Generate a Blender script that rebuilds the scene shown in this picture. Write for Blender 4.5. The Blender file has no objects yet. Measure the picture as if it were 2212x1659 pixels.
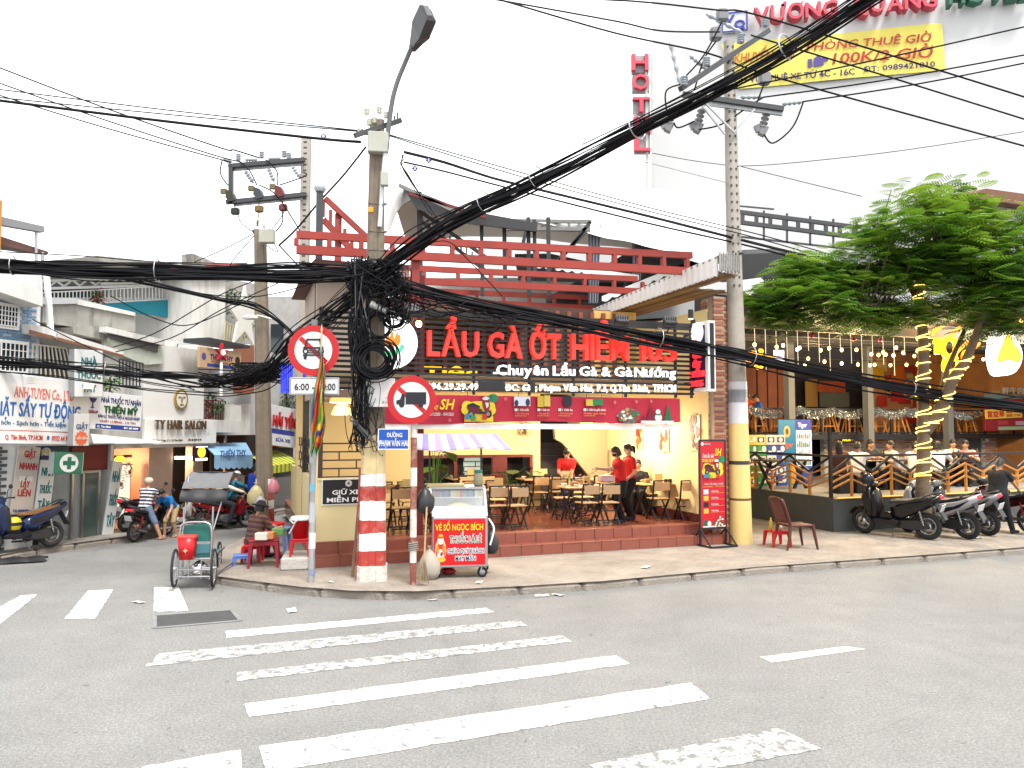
import bpy,bmesh,math,random
import numpy as np
from mathutils import Vector as V,Matrix as MX,Euler
random.seed(7);np.random.seed(7)
R=math.radians
SC=bpy.context.scene
COL=SC.collection
# ---------------------------------------------------------------- camera, sky, sun, exposure
PW,PH,FPX,HZ,CH=2212.0,1659.0,1670.0,925.0,2.45
TILT=math.atan((HZ-PH/2)/FPX)
cam_d=bpy.data.cameras.new('camera');cam=bpy.data.objects.new('camera',cam_d);COL.objects.link(cam)
cam_d.sensor_width=36;cam_d.lens=36*FPX/PW;cam_d.clip_end=2000
cam.location=(0,0,CH);cam.rotation_euler=(R(90)+TILT,0,0);SC.camera=cam
world=bpy.data.worlds.new('World');SC.world=world;world.use_nodes=True
wn=world.node_tree.nodes;wl=world.node_tree.links
for n in list(wn):wn.remove(n)
w_out=wn.new('ShaderNodeOutputWorld');w_bg=wn.new('ShaderNodeBackground');w_sky=wn.new('ShaderNodeTexSky')
w_sky.sky_type='NISHITA';w_sky.sun_disc=False;w_sky.sun_elevation=R(63);w_sky.sun_rotation=R(150)
w_hs=wn.new('ShaderNodeHueSaturation');w_hs.inputs['Saturation'].default_value=.12
w_mx=wn.new('ShaderNodeMixRGB');w_mx.inputs[0].default_value=.8;w_mx.inputs[2].default_value=(6.3,6.45,6.6,1)
wl.new(w_sky.outputs[0],w_hs.inputs['Color']);wl.new(w_hs.outputs[0],w_mx.inputs[1]);wl.new(w_mx.outputs[0],w_bg.inputs[0])
w_bg.inputs[1].default_value=.1;wl.new(w_bg.outputs[0],w_out.inputs[0])
sun_d=bpy.data.lights.new('sun','SUN');sun_d.energy=1.5;sun_d.angle=R(16);sun_d.color=(1,.96,.9)
sun=bpy.data.objects.new('sun',sun_d);COL.objects.link(sun);sun.rotation_euler=(R(27),0,R(30))
SC.view_settings.view_transform='Standard';SC.view_settings.look='None';SC.view_settings.gamma=1
SC.view_settings.exposure=1.85
SC.render.engine='CYCLES';SC.cycles.max_bounces=5;SC.cycles.diffuse_bounces=3;SC.cycles.glossy_bounces=2
SC.cycles.transmission_bounces=3;SC.cycles.transparent_max_bounces=6;SC.cycles.caustics_reflective=False
SC.cycles.caustics_refractive=False;SC.cycles.sample_clamp_indirect=3
# ---------------------------------------------------------------- camera rays -> places
def ray(px,py):
    x=(px-PW/2)/FPX;y=-(py-PH/2)/FPX
    c,s=math.cos(TILT),math.sin(TILT)
    return V((x,c-y*s,s+y*c))
def at(px,py,Y):
    d=ray(px,py);return V((0,0,CH))+d*(Y/d.y)
def gnd(px,py,z=0.0):
    d=ray(px,py);return V((0,0,CH))+d*((z-CH)/d.z)
class Frame: # a vertical plane standing in the place: x along it, y into it, z up
    def __init__(s,o,deg):
        s.o=V((o[0],o[1],0));s.a=R(deg);s.m=MX.Translation(s.o)@MX.Rotation(s.a,4,'Z');s.i=s.m.inverted()
    def hit(s,px,py,off=0): # (s, z) where the sight line meets the plane y=off
        o=s.i@V((0,0,CH));d=s.i.to_3x3()@ray(px,py);k=(off-o.y)/d.y
        p=o+d*k;return p.x,p.z
    def p(s,px,py,off=0):
        a,z=s.hit(px,py,off);return V((a,off,z))
    def w(s,a,y,z):return s.m@V((a,y,z))
    def loc(s,p):return s.i@V(p)
W0=Frame((0,0),0)
FR=Frame((-3.27,13.0),19.5) # corner restaurant
FL=Frame((-9.19,16.2),70) # shops of the left street
FG=Frame((7.2,17.45),21) # restaurant on the right
FS=Frame((0,11.6),21) # main street kerb
PZ,FZ=.13,.50
# ---------------------------------------------------------------- mesh building
class MB:
    def __init__(s,m=None):s.v=[];s.f=[];s.mi=[];s.sm=[];s.m=m
    def add(s,vs,fs,mi=0,smooth=False):
        b=len(s.v)
        s.v+=[(s.m@V(p))[:]for p in vs]if s.m else[tuple(p)for p in vs]
        s.f+=[tuple(i+b for i in f)for f in fs];s.mi+=[mi]*len(fs);s.sm+=[smooth]*len(fs)
        return s
    def box(s,x0,x1,y0,y1,z0,z1,mi=0,b=0):
        if b>0:return s.bev(x0,x1,y0,y1,z0,z1,mi,b)
        return s.add([(x0,y0,z0),(x1,y0,z0),(x1,y1,z0),(x0,y1,z0),(x0,y0,z1),(x1,y0,z1),(x1,y1,z1),(x0,y1,z1)],
                     [(3,2,1,0),(4,5,6,7),(0,1,5,4),(1,2,6,5),(2,3,7,6),(3,0,4,7)],mi)
    def bev(s,x0,x1,y0,y1,z0,z1,mi,b):
        b=min(b,abs(x1-x0)/2.1,abs(y1-y0)/2.1,abs(z1-z0)/2.1)
        P=[]
        for(z,k)in((z0,b),(z0+b,0),(z1-b,0),(z1,b)):
            for(x,y,dx,dy)in((x0,y0,1,1),(x1,y0,-1,1),(x1,y1,-1,-1),(x0,y1,1,-1)):
                if(dx>0)==(dy>0):P+=[(x+dx*k,y+dy*(b+k),z),(x+dx*(b+k),y+dy*k,z)]
                else:P+=[(x+dx*(b+k),y+dy*k,z),(x+dx*k,y+dy*(b+k),z)]
        F=[tuple(range(7,-1,-1)),tuple(range(24,32))]
        for l in range(3):
            for i in range(8):F.append((l*8+i,l*8+(i+1)%8,l*8+8+(i+1)%8,l*8+8+i))
        return s.add(P,F,mi)
    def bar(s,p,q,w,h=None,mi=0,up=(0,0,1)): # straight rectangular bar
        p,q=V(p),V(q);h=h or w;d=(q-p).normalized();u=V(up)
        if abs(d.dot(u))>.98:u=V((0,1,0))
        a=d.cross(u).normalized()*(w/2);c=a.cross(d).normalized()*(h/2)
        return s.add([p-a-c,p+a-c,p+a+c,p-a+c,q-a-c,q+a-c,q+a+c,q-a+c],
                     [(3,2,1,0),(4,5,6,7),(0,1,5,4),(1,2,6,5),(2,3,7,6),(3,0,4,7)],mi)
    def tube(s,pts,r,n=6,mi=0,close=False,cap=True):
        pts=[V(p)for p in pts];m=len(pts);rs=r if isinstance(r,(list,tuple))else[r]*m
        P=[];F=[];a=None
        for i,p in enumerate(pts):
            if close:d=pts[(i+1)%m]-pts[i-1]
            else:d=pts[min(i+1,m-1)]-pts[max(i-1,0)]
            d=d.normalized()if d.length>1e-9 else V((0,0,1))
            if a is None:
                a=d.cross(V((0,0,1)));
                if a.length<.05:a=d.cross(V((0,1,0)))
            else:
                a=a-d*a.dot(d)
                if a.length<1e-4:a=d.cross(V((0,.3,1)))
            a=a.normalized();c=d.cross(a)
            for k in range(n):
                t=2*math.pi*k/n;P.append(p+(a*math.cos(t)+c*math.sin(t))*rs[i])
        for i in range(m if close else m-1):
            j=(i+1)%m
            for k in range(n):F.append((i*n+k,i*n+(k+1)%n,j*n+(k+1)%n,j*n+k))
        s.add(P,F,mi,True)
        if cap and not close:s.add(P,[tuple(range(n-1,-1,-1)),tuple(range((m-1)*n,m*n))],mi)if n>2 else 0
        return s
    def cyl(s,p,q,r,r2=None,n=12,mi=0):return s.tube([p,q],[r,r if r2 is None else r2],n,mi)
    def lathe(s,prof,c=(0,0,0),n=14,mi=0,ax='Z'):
        c=V(c);P=[];F=[]
        for(r,z)in prof:
            for k in range(n):
                t=2*math.pi*k/n;x,y=r*math.cos(t),r*math.sin(t)
                P.append(c+(V((x,y,z))if ax=='Z' else V((x,z,y))if ax=='Y' else V((z,x,y))))
        for i in range(len(prof)-1):
            for k in range(n):
                q=(i*n+k,i*n+(k+1)%n,(i+1)*n+(k+1)%n,(i+1)*n+k)
                F.append(q if ax!='Y' else q[::-1])
        return s.add(P,F,mi,True)
    def ell(s,c,r,n=12,k=8,mi=0,m=None):
        P=[];F=[];c=V(c)
        for i in range(k+1):
            t=math.pi*i/k
            for j in range(n):
                a=2*math.pi*j/n
                q=V((r[0]*math.sin(t)*math.cos(a),r[1]*math.sin(t)*math.sin(a),-r[2]*math.cos(t)))
                P.append(c+(m@q if m else q))
        for i in range(k):
            for j in range(n):F.append((i*n+j,i*n+(j+1)%n,(i+1)*n+(j+1)%n,(i+1)*n+j))
        return s.add(P,F,mi,True)
    def prism(s,pts,y0,y1,mi=0,smooth=False): # outline in (x,z), thickness along y
        n=len(pts);P=[(a,y0,b)for a,b in pts]+[(a,y1,b)for a,b in pts]
        s.add(P,[tuple(range(n)),tuple(range(2*n-1,n-1,-1))],mi)
        return s.add(P,[((i+1)%n,i,n+i,n+(i+1)%n)for i in range(n)],mi,smooth)
    def pillow(s,pts,w,mi=0,e=.82,b=.6): # side outline (x,z), rounded over the width
        n=len(pts);cx=sum(p[0]for p in pts)/n;cz=sum(p[1]for p in pts)/n
        P=[]
        for y,k in((-w,e),(-w*b,1),(w*b,1),(w,e)):
            P+=[(cx+(a-cx)*k,y,cz+(c-cz)*k)for a,c in pts]
        F=[((i+1)%n+l*n,i+l*n,n+i+l*n,n+(i+1)%n+l*n)for l in range(3)for i in range(n)]
        s.add(P,F,mi,True)
        return s.add(P,[tuple(range(n)),tuple(range(4*n-1,3*n-1,-1))],mi,True)
    def poly3(s,pts,th,mi=0): # flat polygon in space pushed back by the vector th
        th=V(th);n=len(pts);P=[V(p)for p in pts]+[V(p)+th for p in pts]
        s.add(P,[tuple(range(n)),tuple(range(2*n-1,n-1,-1))],mi)
        return s.add(P,[((i+1)%n,i,n+i,n+(i+1)%n)for i in range(n)],mi)
    def grid(s,f,nu,nv,mi=0,smooth=True):
        P=[f(i/nu,j/nv)for j in range(nv+1)for i in range(nu+1)]
        return s.add(P,[(j*(nu+1)+i,j*(nu+1)+i+1,(j+1)*(nu+1)+i+1,(j+1)*(nu+1)+i)for j in range(nv)for i in range(nu)],mi,smooth)
    def disc(s,c,r,y0,y1,n=32,mi=0,m2=None): # disc in the (x,z) plane
        return s.prism([(c[0]+r*math.cos(2*math.pi*k/n),c[1]+r*math.sin(2*math.pi*k/n))for k in range(n)],y0,y1,mi,True)
    def ring(s,c,r0,r1,y0,y1,n=36,mi=0):
        pr=[(r0,y0),(r1,y0),(r1,y1),(r0,y1),(r0,y0)];P=[];F=[]
        for(r,y)in pr[:4]:
            P+=[(c[0]+r*math.cos(2*math.pi*k/n),y,c[1]+r*math.sin(2*math.pi*k/n))for k in range(n)]
        for l in range(4):
            for k in range(n):F.append((l*n+k,l*n+(k+1)%n,((l+1)%4)*n+(k+1)%n,((l+1)%4)*n+k))
        return s.add(P,F,mi)
def mesh_of(name,mb,mats):
    me=bpy.data.meshes.new(name);me.from_pydata(mb.v,[],mb.f)
    for m in(mats if isinstance(mats,(list,tuple))else[mats]):me.materials.append(m)
    me.polygons.foreach_set('material_index',mb.mi);me.polygons.foreach_set('use_smooth',mb.sm);me.update()
    return me
def fix_normals(me):
    bm=bmesh.new();bm.from_mesh(me);bmesh.ops.recalc_face_normals(bm,faces=bm.faces);bm.to_mesh(me);bm.free()
def link(name,me,parent=None,loc=None,rz=None):
    o=bpy.data.objects.new(name,me);COL.objects.link(o)
    if parent:o.parent=parent
    if loc is not None:o.location=loc
    if rz is not None:o.rotation_euler=(0,0,rz)
    return o
def ob(name,mb,mats,parent=None,loc=None,rz=None,label=None,cat=None,group=None,kind=None,flip=True):
    me=mesh_of(name,mb,mats)
    if flip:fix_normals(me)
    o=link(name,me,parent,loc,rz)
    return tag(o,label,cat,group,kind)
def tag(o,label=None,cat=None,group=None,kind=None):
    if label:o['label']=label
    if cat:o['category']=cat
    if group:o['group']=group
    if kind:o['kind']=kind
    return o
def thing(name,label,cat,loc=(0,0,0),rz=0,group=None,fr=None,kind=None):
    o=bpy.data.objects.new(name,None);COL.objects.link(o);o.empty_display_size=.1
    if fr:loc=fr.w(*loc);rz=rz+fr.a
    o.location=loc;o.rotation_euler=(0,0,rz)
    return tag(o,label,cat,group,kind)
def solo(name,mb,mats,label,cat,loc=(0,0,0),rz=0,group=None,fr=None): # a thing that is one mesh
    if fr:loc=fr.w(*loc);rz=rz+fr.a
    return ob(name,mb,mats,None,loc,rz,label,cat,group)
def dup(o,loc=None,rz=None,label=None,parent=None):
    c=o.copy();COL.objects.link(c)
    if parent:c.parent=parent
    if loc is not None:c.location=loc
    if rz is not None:c.rotation_euler=(0,0,rz)
    if label:c['label']=label
    for ch in list(o.children):dup(ch,parent=c)
    return c
# ---------------------------------------------------------------- materials
MATS={}
def lin(r,g,b,k=1.0):
    f=lambda c:((c/255+.055)/1.055)**2.4 if c>10 else c/255/12.92
    return tuple(f(c)*k for c in(r,g,b))
def M(key,col=None,rough=.6,metal=0,var=.15,scale=5,bump=0,bs=40,em=0,ecol=None,trans=0,alpha=1,dirt=0,dcol=(.05,.045,.04),spec=.4,sub=0,streak=0):
    if key in MATS:return MATS[key]
    m=bpy.data.materials.new(key);m.use_nodes=True;N=m.node_tree.nodes;L=m.node_tree.links
    b=N['Principled BSDF'];b.inputs['Roughness'].default_value=rough;b.inputs['Metallic'].default_value=metal
    b.inputs['Specular IOR Level'].default_value=spec
    tc=N.new('ShaderNodeTexCoord');no=N.new('ShaderNodeTexNoise');no.inputs['Scale'].default_value=scale
    no.inputs['Detail'].default_value=6;no.inputs['Roughness'].default_value=.65;L.new(tc.outputs['Object'],no.inputs['Vector'])
    mx=N.new('ShaderNodeMixRGB');mx.inputs[1].default_value=(*[c*(1-var)for c in col],1)
    mx.inputs[2].default_value=(*[min(c*(1+var),1)for c in col],1);L.new(no.outputs[0],mx.inputs[0]);out=mx.outputs[0]
    if dirt:
        n2=N.new('ShaderNodeTexNoise');n2.inputs['Scale'].default_value=scale*.35;n2.inputs['Detail'].default_value=9
        n2.inputs['Roughness'].default_value=.75;L.new(tc.outputs['Object'],n2.inputs['Vector'])
        if streak:mp=N.new('ShaderNodeMapping');mp.inputs['Scale'].default_value=(streak,streak,.35);L.new(tc.outputs['Object'],mp.inputs['Vector']);L.new(mp.outputs[0],n2.inputs['Vector'])
        rp=N.new('ShaderNodeValToRGB');rp.color_ramp.elements[0].position=.48;rp.color_ramp.elements[1].position=.72
        rp.color_ramp.elements[1].color=(dirt,dirt,dirt,1);L.new(n2.outputs[0],rp.inputs[0])
        m2=N.new('ShaderNodeMixRGB');m2.inputs[2].default_value=(*dcol,1);L.new(rp.outputs[0],m2.inputs[0]);L.new(out,m2.inputs[1]);out=m2.outputs[0]
    L.new(out,b.inputs['Base Color'])
    if bump:
        n3=N.new('ShaderNodeTexNoise');n3.inputs['Scale'].default_value=bs;n3.inputs['Detail'].default_value=4;L.new(tc.outputs['Object'],n3.inputs['Vector'])
        bp=N.new('ShaderNodeBump');bp.inputs['Strength'].default_value=bump;bp.inputs['Distance'].default_value=.02
        L.new(n3.outputs[0],bp.inputs['Height']);L.new(bp.outputs[0],b.inputs['Normal'])
    if em:
        b.inputs['Emission Color'].default_value=(*(ecol or col),1);b.inputs['Emission Strength'].default_value=em
    if trans:b.inputs['Transmission Weight'].default_value=trans;b.inputs['IOR'].default_value=1.15
    if alpha<1:b.inputs['Alpha'].default_value=alpha
    if sub:b.inputs['Subsurface Weight'].default_value=sub;b.inputs['Subsurface Radius'].default_value=(.02,.008,.004)
    MATS[key]=m;return m
def P(r,g,b,rough=.55,**k): # flat coloured paint or print given by its look
    return M('paint_%d_%d_%d_%d'%(r,g,b,int(rough*100))+''.join(sorted(k)),lin(r,g,b,.62),rough,var=k.pop('var',.08),**k)
def glow(r,g,b,e,key=None):
    return M(key or 'glow_%d_%d_%d_%s'%(r,g,b,e),lin(r,g,b,.5),.5,var=.02,em=e,ecol=lin(r,g,b))
WHITE=M('white_paint',(.78,.78,.76),.5,var=.05,dirt=.12)
BLACK=M('black_metal',(.012,.012,.014),.45,var=.3)
STEEL=M('steel',(.42,.42,.43),.35,1,var=.15)
GALV=M('galvanised',(.36,.37,.38),.5,.6,var=.2,dirt=.3)
DARKM=M('dark_grey_metal',(.04,.042,.046),.5,var=.2)
CHROME=M('chrome',(.7,.7,.72),.15,1,var=.05)
RUBBER=M('rubber',(.016,.016,.017),.8,var=.3)
CONC=M('pole_concrete',(.18,.145,.108),.9,var=.28,scale=9,bump=.35,bs=50,dirt=.45,dcol=(.09,.07,.055))
CONC2=M('pole_concrete_pale',(.33,.3,.26),.9,var=.2,scale=9,bump=.3,bs=60,dirt=.3,dcol=(.12,.1,.08))
CABLE=M('cable_black',(.007,.007,.009),.7,var=.4,spec=.15)
GLASS=M('glass',(.75,.8,.82),.06,var=0,alpha=.14,spec=.3)
DGLASS=M('dark_glass',(.02,.025,.03),.08,var=.2,spec=.6)
WOOD=M('wood_light',(.42,.27,.13),.55,var=.3,scale=14)
DWOOD=M('wood_dark',(.09,.045,.025),.6,var=.3,scale=10)
# ---------------------------------------------------------------- lettering
TXT={}
def text_mesh(s,bold=.0,depth=.0,shear=0,res=2):
    bold=min(bold,.022);k=(s,bold,depth,shear)
    if k not in TXT:
        c=bpy.data.curves.new('lettering','FONT');c.body=s;c.size=1;c.offset=bold;c.extrude=depth;c.resolution_u=res
        o=bpy.data.objects.new('lettering',c);me=o.to_mesh()
        vs=[(v.co.x+shear*v.co.y,v.co.y,v.co.z)for v in me.vertices];fs=[tuple(p.vertices)for p in me.polygons];o.to_mesh_clear()
        bpy.data.objects.remove(o);bpy.data.curves.remove(c);TXT[k]=(vs,fs)
    return TXT[k]
def put_text(mb,s,x0,x1,z0,z1,y,mi=0,bold=.015,depth=.006,shear=0,full=None,m=None):
    """one line of writing filling x0..x1, its capitals from z0 to z1, standing on the plane y (front to -y)"""
    vs,fs=text_mesh(s,bold,depth/max(z1-z0,.01)*.72,shear)
    if not vs:return
    a=min(v[0]for v in vs);b=max(v[0]for v in vs);kz=(z1-z0)/.72;kx=(x1-x0)/max(b-a,1e-6)
    f=m or(lambda p:p)
    mb.add([f((x0+(v[0]-a)*kx,y-v[2]*kz-(depth*.5),z0+v[1]*kz))for v in vs],fs,mi)
def sign_text(parent,s,x0,x1,z0,z1,y,mat,bold=.015,depth=.006,shear=0,name='lettering',label=None):
    mb=MB();put_text(mb,s,x0,x1,z0,z1,y,0,bold,depth,shear)
    return ob(name,mb,mat,parent,label=label,flip=False)
def letters(parent,s,x0,x1,z0,z1,y,mat,bold=.03,depth=.05,gap=.07,space=.32,z0b=None,z1b=None,name='letter'):
    """each letter its own part; the baseline may run from z0 to z0b"""
    ms=[];w=0
    for ch in s:
        if ch==' ':ms.append((None,w));w+=space;continue
        vs,fs=text_mesh(ch,bold,depth/(z1-z0)*.72)
        a=min(v[0]for v in vs);b=max(v[0]for v in vs);ms.append(((vs,fs,a),w));w+=b-a+gap
    w-=gap;kx=(x1-x0)/w;z0b=z0 if z0b is None else z0b;kz=(z1-z0)/.72
    for q,wx in ms:
        if not q:continue
        vs,fs,a=q;bz=z0+(z0b-z0)*wx/w;mb=MB()
        mb.add([(x0+(wx+v[0]-a)*kx,y-v[2]*kz-depth*.5,bz+v[1]*kz)for v in vs],fs)
        ob(name,mb,mat,parent,flip=False)
def sag(p,q,d,n=10):
    p,q=V(p),V(q);return[p.lerp(q,i/n)-V((0,0,d*4*(i/n)*(1-i/n)))for i in range(n+1)]
def spline(pts,k=4):
    pts=[V(p)for p in pts];o=[]
    for i in range(len(pts)-1):
        a=pts[max(i-1,0)];b=pts[i];c=pts[i+1];d=pts[min(i+2,len(pts)-1)]
        for j in range(k):
            t=j/k;o.append(.5*((2*b)+(c-a)*t+(2*a-5*b+4*c-d)*t*t+(3*b-a-3*c+d)*t**3))
    o.append(pts[-1]);return o
def jit(a):return random.uniform(-a,a)
# ================================================================ ground
def asphalt():
    m=bpy.data.materials.new('asphalt');m.use_nodes=True;N=m.node_tree.nodes;L=m.node_tree.links;b=N['Principled BSDF']
    b.inputs['Roughness'].default_value=.85;b.inputs['Specular IOR Level'].default_value=.3
    tc=N.new('ShaderNodeTexCoord')
    def noise(s,d=6,r=.6):
        n=N.new('ShaderNodeTexNoise');n.inputs['Scale'].default_value=s;n.inputs['Detail'].default_value=d;n.inputs['Roughness'].default_value=r
        L.new(tc.outputs['Object'],n.inputs['Vector']);return n.outputs[0]
    def ramp(i,p0,c0,p1,c1):
        r=N.new('ShaderNodeValToRGB');r.color_ramp.elements[0].position=p0;r.color_ramp.elements[0].color=(*c0,1)
        r.color_ramp.elements[1].position=p1;r.color_ramp.elements[1].color=(*c1,1);L.new(i,r.inputs[0]);return r.outputs[0]
    def mix(f,a,c,t='MIX'):
        x=N.new('ShaderNodeMixRGB');x.blend_type=t
        if isinstance(f,float):x.inputs[0].default_value=f
        else:L.new(f,x.inputs[0])
        L.new(a,x.inputs[1]);L.new(c,x.inputs[2]);return x.outputs[0]
    base=ramp(noise(.35,8,.7),.3,(.152,.151,.148),.7,(.2,.196,.188))
    base=mix(.7,base,ramp(noise(38,5,.85),.3,(.12,.12,.12),.7,(.88,.88,.88)),'OVERLAY');base=mix(.55,base,ramp(noise(55,1,.5),.66,(.5,.5,.5),.7,(.95,.94,.9)),'OVERLAY')
    base=mix(.5,base,ramp(noise(260,2),.35,(.1,.1,.1),.65,(.9,.9,.9)),'OVERLAY');base=mix(.5,base,ramp(noise(1.3,8,.75),.35,(.42,.42,.42),.65,(.58,.58,.575)),'OVERLAY')
    vo=N.new('ShaderNodeTexVoronoi');vo.feature='DISTANCE_TO_EDGE';vo.inputs['Scale'].default_value=.45
    mp=N.new('ShaderNodeMixRGB');mp.inputs[0].default_value=.12;L.new(tc.outputs['Object'],mp.inputs[1])
    n4=N.new('ShaderNodeTexNoise');n4.inputs['Scale'].default_value=3;n4.inputs['Detail'].default_value=5;L.new(tc.outputs['Object'],n4.inputs['Vector'])
    L.new(n4.outputs['Color'],mp.inputs[2]);L.new(mp.outputs[0],vo.inputs['Vector'])
    crack=ramp(vo.outputs[0],.0,(.6,.6,.6),.004,(1,1,1));base=mix(.3,base,crack,'MULTIPLY')
    spot=ramp(noise(7,3,.5),.69,(1,1,1),.73,(.4,.4,.4));base=mix(.6,base,spot,'MULTIPLY')
    L.new(base,b.inputs['Base Color'])
    bp=N.new('ShaderNodeBump');bp.inputs['Strength'].default_value=.25;bp.inputs['Distance'].default_value=.005
    L.new(noise(140,3),bp.inputs['Height']);L.new(bp.outputs[0],b.inputs['Normal']);return m
def paint(key,wear,dark=(.14,.14,.14),col=(.6,.59,.56)):
    m=bpy.data.materials.new(key);m.use_nodes=True;N=m.node_tree.nodes;L=m.node_tree.links;b=N['Principled BSDF'];b.inputs['Roughness'].default_value=.7
    tc=N.new('ShaderNodeTexCoord');n=N.new('ShaderNodeTexNoise');n.inputs['Scale'].default_value=9;n.inputs['Detail'].default_value=10;n.inputs['Roughness'].default_value=.8
    L.new(tc.outputs['Object'],n.inputs['Vector']);r=N.new('ShaderNodeValToRGB')
    r.color_ramp.elements[0].position=wear-.05;r.color_ramp.elements[0].color=(*dark,1);r.color_ramp.elements[1].position=wear+.05;r.color_ramp.elements[1].color=(*col,1)
    L.new(n.outputs[0],r.inputs[0]);L.new(r.outputs[0],b.inputs['Base Color']);return m
def paving(key,c1,c2,cm,sx=.2,sy=.1):
    m=bpy.data.materials.new(key);m.use_nodes=True;N=m.node_tree.nodes;L=m.node_tree.links;b=N['Principled BSDF'];b.inputs['Roughness'].default_value=.85
    tc=N.new('ShaderNodeTexCoord');rot=N.new('ShaderNodeMapping');rot.inputs['Rotation'].default_value=(0,0,R(-21));L.new(tc.outputs['Object'],rot.inputs['Vector'])
    bk=N.new('ShaderNodeTexBrick');bk.inputs['Scale'].default_value=1;bk.inputs['Brick Width'].default_value=sx;bk.inputs['Row Height'].default_value=sy
    bk.inputs['Mortar Size'].default_value=.006;bk.inputs['Color1'].default_value=(*c1,1);bk.inputs['Color2'].default_value=(*c2,1);bk.inputs['Mortar'].default_value=(*cm,1)
    L.new(rot.outputs[0],bk.inputs['Vector'])
    n=N.new('ShaderNodeTexNoise');n.inputs['Scale'].default_value=1.6;n.inputs['Detail'].default_value=10;n.inputs['Roughness'].default_value=.75;L.new(tc.outputs['Object'],n.inputs['Vector'])
    r=N.new('ShaderNodeValToRGB');r.color_ramp.elements[0].position=.36;r.color_ramp.elements[0].color=(.1,.085,.075,1);r.color_ramp.elements[1].position=.66;r.color_ramp.elements[1].color=(.33,.29,.245,1)
    L.new(n.outputs[0],r.inputs[0]);x=N.new('ShaderNodeMixRGB');x.inputs[0].default_value=.55;L.new(bk.outputs[0],x.inputs[1]);L.new(r.outputs[0],x.inputs[2]);L.new(x.outputs[0],b.inputs['Base Color'])
    bp=N.new('ShaderNodeBump');bp.inputs['Strength'].default_value=.4;bp.inputs['Distance'].default_value=.006;L.new(bk.outputs['Fac'],bp.inputs['Height']);bp.invert=True
    L.new(bp.outputs[0],b.inputs['Normal']);return m
ASPH=asphalt();KERB=M('kerb_concrete',(.23,.2,.17),.9,var=.4,scale=6,bump=.9,bs=25,dirt=.75,dcol=(.07,.06,.05))
PAVE=paving('paving_tiles',(.31,.25,.2),(.28,.25,.21),(.16,.14,.12))
PAVE2=paving('old_pavement',(.27,.25,.22),(.24,.22,.2),(.17,.15,.13),.6,.6)
mb=MB();n=40
mb.grid(lambda a,b:V((-300+600*a,-60+560*b,0)),n,n,smooth=False)
road=ob('road',mb,ASPH,kind='structure',flip=False)
EDGE=[gnd(*q)for q in[(2000,1214),(1640,1241),(1300,1274),(1130,1285),(900,1297),(760,1296),(650,1287),(540,1273),(470,1263),(434,1252),(426,1240),(440,1225),(475,1203),(522,1176),(572,1150)]]
ud=V((math.cos(R(21)),math.sin(R(21)),0));wd=V((.342,.94,0))
EDGE=[EDGE[0]+ud*30]+[EDGE[0]+ud*8,EDGE[0]+ud*4]+EDGE+[EDGE[-1]+wd*6,EDGE[-1]+wd*60]
LEDGE=[gnd(*q)for q in[(0,1214),(38,1207),(119,1193),(267,1172),(368,1153)]]
LEDGE=[LEDGE[0]-wd*12]+LEDGE+[LEDGE[-1]+wd*8,LEDGE[-1]+wd*60]
mb=MB();far=EDGE[-1]+V((120,60,0));pts=EDGE+[far,EDGE[0]+V((90,10,0))]
mb.add([(p.x,p.y,PZ)for p in pts],[tuple(range(len(pts)))])
pave=ob('pavement',mb,PAVE,kind='structure')
pts=LEDGE+[LEDGE[-1]+V((-40,10,0)),LEDGE[0]+V((-40,0,0))]
mb=MB();mb.add([(p.x,p.y,PZ)for p in pts],[tuple(range(len(pts)))])
pave_l=ob('pavement_left',mb,PAVE2,kind='structure')
for me in(pave.data,pave_l.data):
    if me.polygons[0].normal.z<0:me.flip_normals()
def kerbs(line,par,w,side,step,first,last):
    acc=0;meshes=[]
    for k in range(3):
        mb=MB();b=.03
        mb.bev(-step/2+.002,step/2-.002,0,w,-.05,PZ+.004,0,.05);me=mesh_of('kerb_stone',mb,KERB);fix_normals(me);meshes.append(me)
    cum=[0]
    for a,b in zip(line[:-1],line[1:]):cum.append(cum[-1]+(b-a).length)
    def pt(d):
        for i in range(len(line)-1):
            if d<=cum[i+1]:return line[i].lerp(line[i+1],(d-cum[i])/max(cum[i+1]-cum[i],1e-6))
        return line[-1]
    for i in range(first,min(last,int(cum[-1]/step))):
        p,q=pt(i*step),pt((i+1)*step);dr=q-p;k=dr.length/step;ang=math.atan2(dr.y,dr.x)
        o=link('kerb_stone',meshes[i%3],par,(p+q)/2+V((0,0,jit(.007)-.006)),ang+(math.pi if side else 0)+jit(.006));o.scale.x=k
kerbs(EDGE[1:-1],pave,.26,True,1.0,0,60)
kerbs(LEDGE[:-1],pave_l,.22,False,.8,0,40)
STR=paint('road_paint',.455);STW=paint('road_paint_worn',.5,col=(.5,.49,.46));STL=paint('road_paint_yellowed',.42,col=(.6,.55,.42))
def stripe(q,mat,z=.004,name='crosswalk_stripe',par=road):
    c=[gnd(x,y,z)for x,y in q];mb=MB();nu,nv=24,3
    ed=lambda:jit(.008)
    def f(a,b):
        p=(c[0].lerp(c[1],a)).lerp(c[3].lerp(c[2],a),b)
        if b in(0,1):p=p+V((ed(),ed(),0))
        return p
    mb.grid(f,nu,nv,smooth=False);return ob(name,mb,mat,par)
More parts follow.
